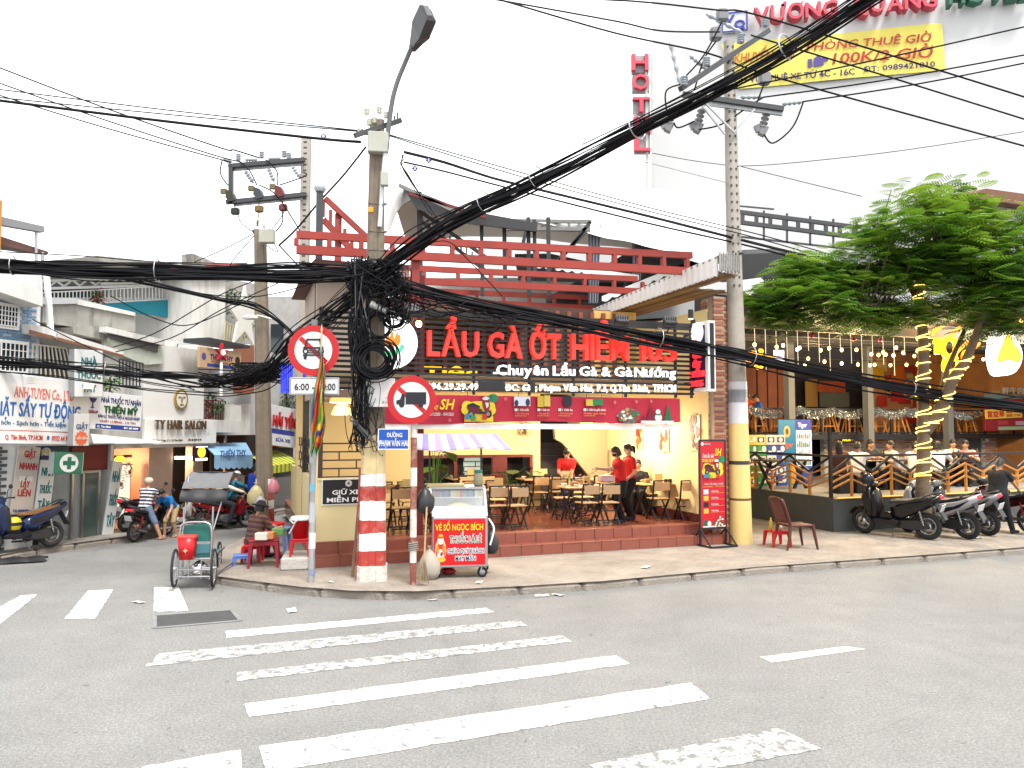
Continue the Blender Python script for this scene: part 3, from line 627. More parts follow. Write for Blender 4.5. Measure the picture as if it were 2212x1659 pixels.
tri(1843,850,32,115,P(120,15,45));tri(1790,855,18,50,P(120,15,45))
for k in range(4):tri(1968,860-k*28,42-k*9,46,P(25,110,70),y=-.05-k*.002)
bq(1770,850,2010,866,PW_,'snow_print',-.056);bell(1898,826,26,26,PW_,'snowman_print',-.052);bell(1895,785,17,17,PW_,'snowman_print',-.054);bq(1878,798,1915,808,PG,'snowman_print',-.058)
for zx,zy in((1738,710),(1845,707),(372,845),(1580,715),(780,690)):
    for k in range(3):
        a,z=B5(zx,zy);mb=MB();d=V((math.cos(k*1.05),0,math.sin(k*1.05)))*.035;mb.bar(V((a,-.05,z))-d,V((a,-.05,z))+d,.008);ob('snowflake_print',mb,P(240,150,160),bn)
# white underside strip of the banner
mb=MB();mb.box(.0,BW*.99,.03,.06,-.1,-.005);ob('hem_strip',mb,WHITE,bn)
# ================================================================ poles, wires, traffic signs
def dq(px,py,px2,py2,Y):return(at(px2,py2,Y)-at(px,py,Y)).length
def pix(n,Y):return n*Y/FPX
REDB=M('band_red',(.34,.035,.025),.7,var=.25,scale=9,dirt=.5,dcol=(.55,.5,.45));WHB=M('band_white',(.7,.69,.66),.75,var=.1,scale=9,dirt=.35,dcol=(.3,.25,.2))
CREMB=M('band_cream',(.58,.46,.24),.8,var=.2,scale=7,dirt=.3,dcol=(.3,.25,.18));CEM=M('cement_foot',(.5,.47,.43),.9,var=.3,scale=6,bump=.9,bs=18)
INS=M('porcelain',(.62,.62,.5),.2,var=.1);INSG=M('porcelain_grey',(.3,.33,.36),.25,var=.1);GBOX=M('meter_box_grey',(.34,.34,.29),.55,var=.12,dirt=.2)
def flutepole(o,L,hw,hd,tw,td,bev=.25): # tapering square pole with chamfered edges
    mb=MB();P_=[];nz=14
    for i in range(nz+1):
        k=i/nz;w=hw+(tw-hw)*k;d=hd+(td-hd)*k;c=bev*min(w,d);z=L*k
        P_+=[(-w,-d+c,z),(-w+c,-d,z),(-w*.3,-d,z),(-w*.22,-d+c*.35,z),(w*.22,-d+c*.35,z),(w*.3,-d,z),(w-c,-d,z),(w,-d+c,z),(w,d-c,z),(w-c,d,z),(-w+c,d,z),(-w,d-c,z)]
    n=12;F=[(i*n+k,i*n+(k+1)%n,i*n+n+(k+1)%n,i*n+n+k)for i in range(nz)for k in range(n)]
    F+=[tuple(range(nz*n,nz*n+n))];mb.add(P_,F);return mb
def insul(mb,p,h,r,mi=0,up=V((0,0,1))):
    q=V((0,0,1)).rotation_difference(up).to_matrix().to_4x4();old=mb.m;mb.m=MX.Translation(p)@q
    pr=[(.0,0),(r*.5,0)]
    for k in range(4):pr+=[(r*.55,h*(.05+k*.23)),(r,h*(.1+k*.23)),(r*.95,h*(.15+k*.23)),(r*.55,h*(.2+k*.23))]
    mb.lathe(pr+[(r*.4,h),(0,h)],n=10,mi=mi);mb.m=old
# --- the main pole
MP=gnd(804,1252,PZ);MY=MP.y;mtop=at(818,262,MY);ML=mtop.z-PZ
mp=thing('utility_pole','concrete utility pole with red and white painted bands, boxes and a knot of cables','utility pole',MP,R(8))
MPI=(MX.Translation(MP)@MX.Rotation(R(8),4,'Z')).inverted()
ml=lambda px,py,dY=0:MPI@at(px,py,MY+dY)
shear=ml(815,262).x/ML
def lean(mb):mb.v=[(x+shear*z,y,z)for x,y,z in mb.v];return mb
hw,hd=pix(28,MY),pix(24,MY);tw,td=pix(15,MY),pix(15,MY)
ob('shaft',lean(flutepole(None,ML,hw,hd,tw,td)),CONC,mp)
zq=lambda py:ml(805,py).z
for a,b,m,nm in((1257,1219,CEM,'cement_foot'),(1219,1187,REDB,'painted_band'),(1187,1149,WHB,'painted_band'),(1149,1122,REDB,'painted_band'),(1122,1081,WHB,'painted_band'),(1081,1049,REDB,'painted_band'),(1049,1023,WHB,'painted_band'),(1023,940,CREMB,'painted_band')):
    z0,z1=max(zq(a),-.03),zq(b);k0,k1=z0/ML,z1/ML;e=.006+(.02 if nm=='cement_foot' else 0);mb=MB()
    sub=flutepole(None,z1-z0,hw+(tw-hw)*k0+e,hd+(td-hd)*k0+e,hw+(tw-hw)*k1+e,hd+(td-hd)*k1+e)
    jz=[(x,y,z+z0+(jit(.012)if.001<z and nm=='painted_band' and z>(z1-z0)*.97 else 0))for x,y,z in sub.v];sub.v=jz;sub.v=[(x+shear*z,y,z)for x,y,z in sub.v];ob(nm,sub,m,mp)
mb=MB() # red cable riser pipes on the left of the pole
p0,p1=ml(772,1250,-.05),ml(778,1010,-.05);mb.tube([p0,p1],.022,8);mb.tube([p0+V((.05,-.03,0)),p1+V((.045,-.03,-.4))],.02,8);ob('riser_pipe',mb,REDB,mp)
def pbox(px0,py0,px1,py1,dY,d,mat,name,b=.012,par=mp):
    a,c=ml(px0,py1,dY),ml(px1,py0,dY);mb=MB();mb.bev(a.x,c.x,a.y-d,a.y,a.z,c.z,0,b);return ob(name,mb,mat,par)
mbx=pbox(795,290,838,334,-.12,.16,GBOX,'junction_box');pbox(822,374,840,404,-.2,.1,GBOX,'fuse_box')
wb=pbox(788,817,853,879,-.24,.04,WHITE,'cabinet_plate',.004)
for s,a,b,c,d in(('PC TB  LL',833,848,858,861.5),('08 37 22',825,842,884-18,884-12)):
    q0,q1=ml(a,d,-.3),ml(b,c,-.3);sign_text(wb,s,q0.x,q1.x,q0.z,q1.z,ml(a,c,-.24).y-.042,P(60,60,65),.005,.003)
mb=MB()
for(x,y)in((792,836),(803,850),(792,868)):q=ml(x,y,-.29);mb.ell(q,(.012,.01,.012),8,5)
ob('bolt',mb,DARKM,wb)
mb=MB();mb.tube([ml(820,490,-.16),ml(826,400,-.18),ml(834,310,-.18),ml(838,285,-.16)],.035,8);ob('conduit',mb,M('pvc_pale',(.55,.55,.54),.5),mp)
mb=MB();pts=[ml(834,330,-.16),ml(840,270,-.16),ml(848,215,-.15),ml(859,175,-.15),ml(874,138,-.15),ml(891,98,-.2)];mb.tube(spline(pts),.038,8);arm=ob('lamp_arm',mb,M('arm_grey',(.09,.09,.095),.6),mp)
mb=MB();q0,q1=ml(892,98,-.2),ml(922,22,-.75);dr=(q1-q0);Lh=dr.length;q=V((0,1,0)).rotation_difference(dr.normalized()).to_matrix().to_4x4()
mb.m=MX.Translation(q0)@q;w=.17
for i,(y0,y1,a,b,t0,t1)in enumerate(((-.08,.12,.05,.1,.05,.09),(.12,.3,.1,w,.09,.12),(.3,Lh*.93,w,w*.92,.12,.1),(Lh*.93,Lh,w*.92,w*.6,.1,.05))):
    mb.add([(-a,y0,-t0),(a,y0,-t0),(a,y0,t0*.5),(-a,y0,t0*.5),(-b,y1,-t1),(b,y1,-t1),(b,y1,t1*.5),(-b,y1,t1*.5)],[(3,2,1,0),(4,5,6,7),(0,1,5,4),(1,2,6,5),(2,3,7,6),(3,0,4,7)])
lh=ob('lamp_head',mb,M('lamp_grey',(.05,.05,.055),.45),mp);mb=MB(mb.m);mb.bev(-w*.8,w*.8,.33,Lh*.9,-.16,-.11,0,.03);ob('lamp_lens',mb,M('lamp_lens',(.12,.12,.13),.15,spec=.7),lh)
mb=MB();mb.bar(ml(766,293,-.3),ml(866,260,.1),.07,.07);mb.bar(ml(774,283,.1),ml(838,300,.1),.05,.05);ob('cross_arm',mb,DARKM,mp)
for px,py in((792,240),(819,237),(809,259),(835,247),(778,283),(798,263)):
    mb=MB();insul(mb,ml(px,py+8,-.1),pix(15,MY),pix(6.5,MY));ob('insulator',mb,INS,mp)
mb=MB();mb.tube([ml(859,262,.1),ml(859,243,.1)],.012);mb.tube([ml(852,266,.05),ml(852,250,.05)],.012);ob('pin',mb,DARKM,mp)
mb=MB();q=ml(801,453,-.24);mb.bev(q.x-.04,q.x+.04,q.y-.03,q.y+.03,q.z-.05,q.z+.04,0,.01);ob('yellow_clamp',mb,P(235,170,30),mp)
mb=MB()
for y in(440,500,540):mb=MB();mb.tube([ml(797,y,-.2),ml(833,y+3,-.2),ml(836,y,.2),ml(795,y-3,.2)],.01,5,close=True);ob('band_clamp',mb,DARKM,mp)
mb=MB();mb.cyl(ml(802,657,-.3),ml(835,672,-.34),.05,.05,10);mb.cyl(ml(801,657,-.3),ml(806,659,-.3),.06,.06,10);ob('splice_case',mb,M('splice_grey',(.3,.3,.28),.6),mp)
# --- cables
def cpath(pts,k=4):return spline([at(*q)for q in pts],k)
def line(name,label,pts,px_w,cat='power line',mat=CABLE,group=None):
    path=cpath(pts,5);rs=[max(px_w*.66*p.y/FPX,.005)for p in path];mb=MB();mb.tube(path,rs,5);return solo(name,mb,mat,label,cat,group=group)
def bundle(label,pts,n,spread,w=3.2,ties=(),wob=.25,seed=1,group='bundles of black cables between the poles',stray=2):
    rn=random.Random(seed);path=cpath(pts,5);t=thing('cable_bundle',label,'cable bundle',path[0],0,group);o=path[0]
    for i in range(n+stray):
        a=rn.random()*6.28;rr=rn.random()**.5;f=[rn.uniform(.5,2.2)for _ in range(2)];ph=[rn.random()*6.28 for _ in range(2)];st=1 if i<n else 1.7;q=[];rs=[]
        for j,p in enumerate(path):
            u=j/(len(path)-1);d=(path[min(j+1,len(path)-1)]-path[max(j-1,0)]).normalized();x=d.cross(V((0,0,1))).normalized();y=x.cross(d)
            sp_=spread(u)if callable(spread)else spread;s=sp_*.5*p.y/FPX
            ox=s*st*(rr*math.cos(a)+wob*math.sin(f[0]*9*u+ph[0]));oy=s*st*(rr*math.sin(a)+wob*math.sin(f[1]*9*u+ph[1]))-(st-1)*s*math.sin(math.pi*u)
            q.append(p+x*ox+y*oy-o);rs.append(max(w*(.6+.5*(i%3)*.5)*.5*p.y/FPX,.004))
        mb=MB();mb.tube(q,rs,5);ob('cable',mb,CABLE,t,flip=False)
    for u in ties:
        j=int(u*(len(path)-1));p=path[j]-o;d=(path[min(j+1,len(path)-1)]-path[max(j-1,0)]).normalized();s=(spread(u)if callable(spread)else spread)*.72*path[j].y/FPX
        x=d.cross(V((0,0,1))).normalized();y=x.cross(d);mb=MB();mb.tube([p+x*s*math.cos(k*.52)+y*(s*math.sin(k*.52)+s*.2)for k in range(12)],.009,5,close=True);ob('cable_tie',mb,STEEL,t)
    return t
m0=MY
bundle('thick bundle of black cables crossing the left street above the shop roofs to the knot',[(-120,570,11),(0,576,11.2),(150,582,11.4),(340,589,11.6),(520,592,11.7),(680,590,11.8),(805,588,m0-.15)],30,lambda u:26+16*u,4.6,(.5,.2),seed=2)
bundle('heavy diagonal bundle of black cables climbing to the top right over the road',[(1960,-50,6.3),(1870,0,6.5),(1700,106,7.2),(1500,216,8),(1300,318,9),(1130,402,10),(1000,465,10.8),(900,526,11.4),(812,590,m0-.15)],22,lambda u:44-14*u,4.4,(.25,.45,.6,.7),seed=3)
bundle('black cable bundle running right past the brown awning and in front of the tree',[(808,600,m0-.15),(900,632,12.1),(1042,664,12.7),(1180,687,13.4),(1350,722,14.2),(1517,754,14.9),(1620,775,15.4),(1800,815,16),(2000,850,16.4),(2120,868,16.8),(2260,888,17.3)],22,lambda u:38-14*u,4.2,(.45,.6,.78),seed=4)
bundle('loose dark cable bundle sagging low in front of the left shop signs',[(-60,776,14),(0,783,14.1),(120,790,14.3),(226,800,14.6),(327,812,15),(430,822,15.6),(505,828,16.2),(560,818,16.4),(620,770,15),(700,690,13.2),(805,600,m0)],13,lambda u:14+20*u,3,(.3,),wob=.5,seed=5,stray=6)
bundle('thin branch of cables dropping from the left bundle towards the round signs',[(240,592,11.8),(330,612,13),(475,645,15),(549,658,16),(600,690,16),(640,730,15.5),(660,760,15)],5,9,3.6,(),seed=6,stray=1)
bundle('curved bundle of cables between the branch and the pole beside the no car sign',[(430,822,16),(520,812,16),(580,790,15.5),(630,745,14.6),(690,700,13.6),(790,630,m0)],12,lambda u:22-6*u,3,(),wob=.6,seed=7,stray=6)
bundle('twin dark insulated lines from the pole top sloping right over the white canopy',[(872,330,m0),(960,352,12.5),(1060,385,13.5),(1151,408,14.2),(1400,468,15),(1641,530,16),(1830,575,17.5)],2,6,5.5,(),wob=.1,seed=8,stray=0)
bundle('lower twin dark lines from the pole sloping right to behind the tree',[(872,350,m0),(960,370,12.5),(1128,414,14),(1400,482,15),(1641,537,16),(1830,590,17.5)],2,5,5,(),wob=.1,seed=9,stray=0)
bundle('short loop of black service cables hanging from the pole lines to the big diagonal bundle',[(870,335,m0),(868,356,m0),(885,385,m0),(912,425,m0),(950,480,11.8)],3,8,3,(),seed=10,stray=1)
bundle('stray cables fanning from the knot towards the lower right signs',[(805,610,m0),(880,650,12),(960,668,12.3),(1100,690,13)],8,44,2.6,(),wob=.6,seed=11,stray=4)
line('power_line','thin grey wire crossing the whole upper left sky past the pole top',[(-20,74,14),(380,150,14),(777,226,14),(1123,289,15),(1400,352,18),(1590,400,22)],1.1,mat=M('wire_grey',(.12,.12,.13),.5))
for l,pts,w in(('highest black wire from the left edge to the transformer frame',[(-20,139,15),(240,238,18),(478,320,21),(505,324,21.5),(560,341,22)],2.6),('second black wire from the left edge to the transformer frame',[(-20,173,15),(220,257,18),(455,333,21),(520,350,22)],2.4),('lowest black wire from the left edge to the transformer frame',[(-20,200,15),(230,277,18),(467,342,21),(500,350,22)],2.4),('upper of two straight wires from the left edge to the main pole top',[(-20,191,11),(380,240,11.6),(775,282,m0)],2.2),('lower of two straight wires from the left edge to the main pole top',[(-20,209,11),(380,249,11.6),(775,284,m0)],2.2),('thickest black line from the left edge to the main pole top',[(-20,215,10.5),(330,259,11.3),(673,298,11.8),(780,307,m0)],5.2),
    ('upper of two fine wires from the main pole top sloping right over the canopy',[(827,287,m0),(1123,372,13),(1400,448,14),(1641,507,16),(1830,560,18)],2),('lower of two fine wires from the main pole top sloping right over the canopy',[(827,289,m0),(1123,381,13),(1400,456,14),(1641,516,16),(1830,572,18)],2),
    ('twisted black guy cable slanting down left from the main pole top',[(790,318,m0),(741,380,13),(690,436,15),(640,495,17),(603,530,18.5)],3.5),('dark service wire from the twisted guy cable to the red pergola',[(603,530,18.5),(640,570,17),(665,600,16)],2.5),
    ('top wire from the upper edge over the right pole arm to the edge',[(1040,-8,10),(1359,2,13),(1550,22,15),(1626,30,15.6),(1900,112,16),(2240,218,17)],3.2),('second wire from the upper edge to the right pole arm',[(1065,-2,10),(1331,46,13),(1431,67,14),(1554,69,15.5)],3),('third wire from the upper edge past the right pole to the edge',[(1075,-2,10),(1331,72,13),(1490,106,15),(1554,123,15.6),(1690,171,16),(2240,323,17)],3.2),('middle wire from the right pole arm down to the right edge',[(1622,76,15.6),(1900,160,16),(2240,266,17)],3),
    ('highest of three wires rising from the right pole to the right edge',[(1586,192,15.7),(1900,128,15),(2240,52,14)],2.8),('middle of three wires rising from the right pole to the right edge',[(1650,210,15.7),(1900,175,15),(2240,114,14)],2.8),('lower of three wires rising from the right pole to the right edge',[(1733,220,15.7),(1980,182,15),(2240,131,14)],2.8),
    ('fine wire rising from the middle of the right pole to the right edge',[(1592,359,15.7),(1700,353,16),(1950,325,17),(2240,280,18)],1.3),('fine wire from the hotel letters to the middle of the right pole',[(1410,331,24),(1490,346,20),(1586,359,15.8)],1.3),('fine wire from the middle of the right pole down into the tree top',[(1602,360,15.8),(1730,392,17),(1861,424,18)],1.3)):
    line('power_line',l,pts,w,group='overhead wires')
sw=[('messenger wire above the thick left bundle',[(-20,543,11),(180,553,11.4),(330,565,11.6),(535,571,11.8),(800,585,m0)]),('twisted wire rising from the pharmacy to the left bundle',[(245,750,15.5),(330,722,15),(416,672,14),(480,635,13),(564,601,12)]),('thin wire below the twisted wire by the pharmacy',[(250,760,15.5),(370,730,15),(480,668,14),(600,612,12)]),('thin wire from the brick house cornice to the salon',[(70,690,15),(180,745,15.4),(300,800,16),(420,842,17)]),('slack wire across the laundry sign top',[(-20,803,13.8),(120,812,14.2),(300,838,15),(470,850,16)]),('wire from the teal wall to the leaning pole',[(240,640,17),(340,690,18),(420,700,18.5),(552,640,19)]),('slack loop under the thick left bundle',[(300,600,11.8),(420,632,12),(560,640,12),(700,605,11.9)]),
    ('fine wire along the top of the right bundle',[(850,600,12),(1000,640,12.6),(1300,700,14),(1600,760,15.4),(1900,815,16.2)]),('fine wire below the right bundle over the red letters',[(850,640,12),(1010,690,12.8),(1180,705,13.5),(1340,720,14.2),(1520,770,15)]),('sagging strand below the bundle at the tree',[(1865,822,16),(1980,852,16.4),(2096,868,16.8),(2230,852,17.2)]),('second sagging strand below the bundle at the tree',[(1850,815,16),(1960,860,16.3),(2090,880,16.7),(2230,880,17)]),('thin strand right of the pale pole',[(1600,785,15.5),(1740,822,15.9),(1880,846,16.2),(2100,872,16.8)]),
    ('wire from the diagonal bundle ring to the knot',[(1260,322,9.3),(1120,392,10.2),(990,448,11),(880,500,11.5),(820,560,11.8)]),('thin wire hanging under the diagonal bundle',[(1500,222,8),(1280,345,9.2),(1080,440,10.4),(860,545,11.7)]),('thin wire above the diagonal bundle at the top right',[(1850,-10,6.5),(1640,120,7.4),(1440,225,8.4),(1258,312,9.3)]),('dropped wire from the knot over the red pergola',[(1085,640,12.5),(1010,560,12.3),(960,520,12.2),(870,545,12)]),('wire from the knot to the flag post',[(800,620,11.7),(740,660,11.8),(700,700,11.9),(684,712,12)]),('straight wire from the knot to the far shop',[(790,610,12),(700,670,13),(630,720,15),(600,760,17)])]
for l,pts in sw:line('service_wire','thin black '+l,pts,1.9,'wire',group='thin service wires')
# knot, coils, dangling loops on the main pole
def tangle(label,cx,cy,rx,ry,n,seed,Y,dY=.35,w=2.6,downs=0):
    rn=random.Random(seed);o=at(cx,cy,Y);t=thing('cable_tangle',label,'cable tangle',o)
    for i in range(n):
        pts=[];ang=rn.random()*6.28;down=i<downs
        for k in range(6):
            if down:x=cx+rx*(rn.uniform(-1,1)*.5+.4*math.sin(ang));y=cy-ry+2*ry*k/5+rn.uniform(-.1,.1)*ry
            else:x=cx+rx*rn.uniform(-1,1);y=cy+ry*rn.uniform(-1,1)
            pts.append(at(x,y,Y+rn.uniform(-dY,.05 if down else dY))-o)
        mb=MB();mb.tube(spline(pts,5),max(w*rn.uniform(.6,1.3)*.5*Y/FPX,.004),5);ob('cable',mb,M('cable_grey',(.07,.07,.075),.6)if i%9==4 else CABLE,t,flip=False)
    return t
tangle('dense knot of black cables tied around the banded concrete pole',810,598,62,42,64,21,m0-.1)
tangle('black cables hanging down the left side of the banded concrete pole',778,760,26,190,40,22,m0-.28,.1,2.6,40)
tangle('loose cable ends looping out beside the white cabinet plate on the pole',790,900,44,80,12,23,m0-.3,.2,2,3)
tangle('tuft of grey and black cable ends under the knot right of the pole',850,650,40,46,18,24,m0-.2,.3,2.4)
tangle('messy nest of wires against the leaning concrete pole in the left street',560,806,60,22,36,25,16.6,.7,2)
def coil(label,cx,cy,rx,ry,n,seed,Y,w=3):
    rn=random.Random(seed);o=at(cx,cy,Y);t=thing('cable_coil',label,'cable coil',o)
    for i in range(n):
        k0=rn.uniform(.5,1.06);dx,dy=rn.uniform(-.1,.1)*rx,rn.uniform(-.1,.1)*ry;ph=rn.uniform(-.2,.2);z=rn.uniform(-.09,.09)
        pts=[at(cx+dx+rx*k0*math.cos(a+ph),cy+dy+ry*k0*math.sin(a),Y+z+.04*math.sin(a*2))-o for a in[j*math.pi/11 for j in range(22)]]
        mb=MB();mb.tube(pts,w*.5*Y/FPX,5,close=True);ob('loop',mb,CABLE,t,flip=False)
coil('large round coil of black cable hung on the pole above the white plate',812,776,47,44,30,31,m0-.38);coil('tall oval coil of black cable hung on the left of the pole',776,726,22,58,18,32,m0-.25);coil('single ring of cable around the pole above the big coil',818,702,30,32,5,33,m0-.3,3.4);coil('small coil of cable under the splice case right of the pole',852,690,26,22,6,34,m0-.1)
# tags on the lines
for px,py,s,l in((926,836-490,'2','small blue and white diamond tag on the upper line beside the main pole'),(896,364,'3','small blue diamond number tag hanging under the lower line'),(699,294,'1','small blue square tag on the thick line left of the main pole')):
    q=at(px,py,m0-.1);a=pix(7,m0);mb=MB();mb.prism([(0,-a),(a,0),(0,a),(-a,0)],0,.01);tg=solo('line_tag',mb,P(40,45,140),l,'tag',q);sign_text(tg,s,-a*.3,a*.3,-a*.4,a*.4,-.004,WHITE,.02,.002)
# --- round traffic signs
SRED=P(205,20,28,.35,dirt=.1,dcol=(.3,.02,.02));SWH=P(250,250,248,.35,dirt=.08);SBK=P(28,30,40,.4)
gp=gnd(672,1258,PZ);gt=at(680,705,gp.y);spst=thing('traffic_sign','round no car sign on a grey steel post with time plate','traffic sign',gp,R(3))
mb=MB();L_=gt.z-PZ-.1;mb.tube([(0,0,-.02),(.02,.0,L_*.5),((gt.x-gp.x),0,L_)],pix(6.8,gp.y),12);ob('post',mb,GALV,spst)
mb=MB();mb.tube([(-.03,.12,1.0),(-.03,.12,4.0)],pix(7,gp.y),10);ob('rear_pipe',mb,M('pipe_grey',(.2,.2,.21),.6,dirt=.3),spst)
def rl(o,px,py,Y):return at(px,py,Y)-o
sc=rl(gp,677,757,gp.y-.08);rr=pix(54.5,gp.y)
mb=MB();mb.disc((sc.x,sc.z),rr,-.1,-.085,48);pl=ob('sign_plate',mb,SRED,spst);mb=MB();mb.disc((sc.x,sc.z),rr*.735,-.104,-.1,44);ob('sign_face',mb,SWH,pl)
X=lambda a,b:(sc.x+a*rr,sc.z+b*rr)
mb=MB();q=[X(-.58,.42),X(-.46,.56),X(.58,-.42),X(.46,-.56)];mb.prism(q,-.107,-.104);ob('red_bar',mb,SRED,pl)
mb=MB();y0,y1=-.112,-.108
for pts in([(-.27,.46),(.27,.46),(.36,.13),(.29,.13),(.22,.39),(-.22,.39),(-.29,.13),(-.36,.13)],[(-.4,.13),(.4,.13),(.4,.06),(-.4,.06)],[(-.4,-.16),(.4,-.16),(.4,-.22),(-.4,-.22)],[(-.38,-.22),(-.24,-.22),(-.26,-.36),(-.36,-.36)],[(.38,-.22),(.24,-.22),(.26,-.36),(.36,-.36)],[(-.2,.0),(.2,.0),(.18,-.04),(-.18,-.04)],[(-.2,-.08),(.2,-.08),(.18,-.12),(-.18,-.12)]):mb.prism([X(*p)for p in pts],y0,y1)
mb.ring(X(-.3,-.04),rr*.06,rr*.12,y0,y1,16);mb.ring(X(.3,-.04),rr*.06,rr*.12,y0,y1,16);ob('car_symbol',mb,SBK,pl)
mb=MB();a,b=rl(gp,626,853,gp.y-.08),rl(gp,732,816,gp.y-.08);mb.bev(a.x,b.x,-.1,-.088,a.z,b.z,0,.004);tp=ob('time_plate',mb,SWH,spst)
mb=MB();e=.018
for q in((a.x+.01,b.x-.01,a.z+.01,a.z+e),(a.x+.01,b.x-.01,b.z-e,b.z-.01),(a.x+.01,a.x+e,a.z+e,b.z-e),(b.x-e,b.x-.01,a.z+e,b.z-e)):mb.box(q[0],q[1],-.103,-.1,q[2],q[3])
ob('border',mb,SBK,tp)
hgt=b.z-a.z;wd_=b.x-a.x
sign_text(tp,'6:00 -',a.x+wd_*.1,a.x+wd_*.5,a.z+hgt*.28,a.z+hgt*.68,-.104,SBK,.012,.003);sign_text(tp,'20:00',a.x+wd_*.58,a.x+wd_*.93,a.z+hgt*.28,a.z+hgt*.68,-.104,SBK,.012,.003)
mb=MB();posters=[(1085,1060,'blue'),(1170,1130,'white')]
for py0,py1,c in((1150,1185,(245,245,245)),(1045,1062,(120,200,230)),(1085,1128,(205,210,215)),(1228,1242,(150,160,190)),(930,1000,(200,205,205))):
    z0,z1=rl(gp,672,py1,gp.y).z,rl(gp,672,py0,gp.y).z;mb=MB();r_=pix(7.4,gp.y);mb.tube([(.005,0,z0),(.012,0,z1)],r_,10,cap=False);ob('pasted_notice',mb,P(*c),spst,flip=False)
gq=gnd(892,1263,PZ);ts=thing('traffic_sign','round no truck sign on a rusty red and white post with street name plate','traffic sign',gq,R(2))
RUST=M('rusty_post',(.2,.06,.04),.8,var=.5,scale=12,dirt=.6,dcol=(.6,.55,.48));RUSTW=M('flaking_white',(.6,.56,.5),.8,var=.3,scale=12,dirt=.75,dcol=(.2,.06,.04))
zt_=rl(gq,892,912,gq.y).z;r_=pix(7,gq.y)
mb=MB();mb.tube([(0,0,-.02),(0,0,zt_+.3)],r_,12);ob('post',mb,RUST,ts)
for a,b in((1180,1215),(1100,1160),(1010,1050),(915,945)):mb=MB();mb.tube([(0,0,rl(gq,892,b,gq.y).z),(0,0,rl(gq,892,a,gq.y).z)],r_*1.03,12,cap=False);ob('white_band',mb,RUSTW,ts,flip=False)
mb=MB()
for k in range(4):z=rl(gq,892,1186,gq.y).z+k*.03;mb.tube([(r_*1.35*math.cos(j*.7),r_*1.35*math.sin(j*.7),z+.01*math.sin(j))for j in range(9)],.014,6,close=True)
ob('rope_wrap',mb,M('rope_grey',(.2,.18,.16),.9),ts)
sc=rl(gq,889,864,gq.y-.08);rr=pix(52,gq.y)
mb=MB();mb.disc((sc.x,sc.z),rr,-.1,-.085,48);pl=ob('sign_plate',mb,SRED,ts);mb=MB();mb.disc((sc.x,sc.z),rr*.735,-.104,-.1,44);ob('sign_face',mb,SWH,pl)
mb=MB();mb.prism([X(-.6,.42),X(-.48,.56),X(.6,-.42),X(.48,-.56)],-.107,-.104);ob('red_bar',mb,SRED,pl)
mb=MB()
for pts in([(-.24,.32),(.6,.32),(.6,-.18),(-.24,-.18)],[(-.62,-.18),(-.62,-.02),(-.47,.02),(-.4,.24),(-.28,.24),(-.28,-.18)]):mb.prism([X(*p)for p in pts],y0,y1)
mb.disc(X(-.4,-.2),rr*.11,y0-.001,y1,18);mb.disc(X(.38,-.2),rr*.11,y0-.001,y1,18);ob('truck_symbol',mb,SBK,pl)
mb=MB();a,b=rl(gq,817,971,gq.y-.06),rl(gq,884,926,gq.y-.06);mb.bev(a.x,b.x,-.09,-.078,a.z,b.z,0,.004);np_=ob('street_name_plate',mb,P(15,85,190,.35),ts)
e=.012;mb=MB()
for q in((a.x,b.x,a.z,a.z+e),(a.x,b.x,b.z-e,b.z),(a.x,a.x+e,a.z+e,b.z-e),(b.x-e,b.x,a.z+e,b.z-e)):mb.box(q[0],q[1],-.094,-.09,q[2],q[3])
ob('border',mb,SWH,np_)
w_,h_=b.x-a.x,b.z-a.z
sign_text(np_,'ĐƯỜNG',a.x+w_*.28,a.x+w_*.78,a.z+h_*.6,a.z+h_*.8,-.092,SWH,.02,.003);sign_text(np_,'PHẠM VĂN HAI',a.x+w_*.05,a.x+w_*.97,a.z+h_*.17,a.z+h_*.45,-.092,SWH,.03,.003)
# --- festival flag beside the first post
fp=gnd(684,1258,PZ);fp.y-=.16;fY=fp.y;fl=thing('festival_flag','multicoloured festival flag hanging limp on a staff beside the no car sign','flag',fp)
mb=MB();a,b=at(682,1090,fY)-fp,at(695,716,fY)-fp;mb.tube([a,b],.014,8);mb.lathe([(.014,0),(.02,.03),(0,.12)],b,8);ob('staff',mb,M('bamboo',(.45,.36,.2),.6),fl)
cols=[P(30,150,60),P(245,205,40),P(245,245,240),P(40,60,140),P(240,120,40),P(215,40,40)]
mb=MB();nu,nv=30,46
def flag(u,v):
    py=742+236*v;base=694+(678-694)*0-4*v;wpx=4+22*min(1,v*1.5)*(1-.45*max(0,v-.75)*4)
    px=base+(u-.45)*wpx*1.25-6*v*v*2+3*math.sin(v*9);d=.06*math.sin(u*13+v*5)*min(1,v*3)
    py+=10*math.sin(u*11)*v+(u*46*(1-v))*.6
    return at(px,py,fY-.05+d)-fp
mb.grid(flag,nu,nv)
for j in range(nv):
    for i in range(nu):
        u=(i+.5)/nu;v=(j+.5)/nv;w=u*1.0+.55*math.sin(v*7.5)*.5+v*.9
        mb.mi[j*nu+i]=0 if(u<.08 or u>.92 or v>.95)else[1,2,3,4,5,0,1,3,4,5,0,2][int(w*6)%12]
ob('flag_cloth',mb,cols,fl,flip=False)
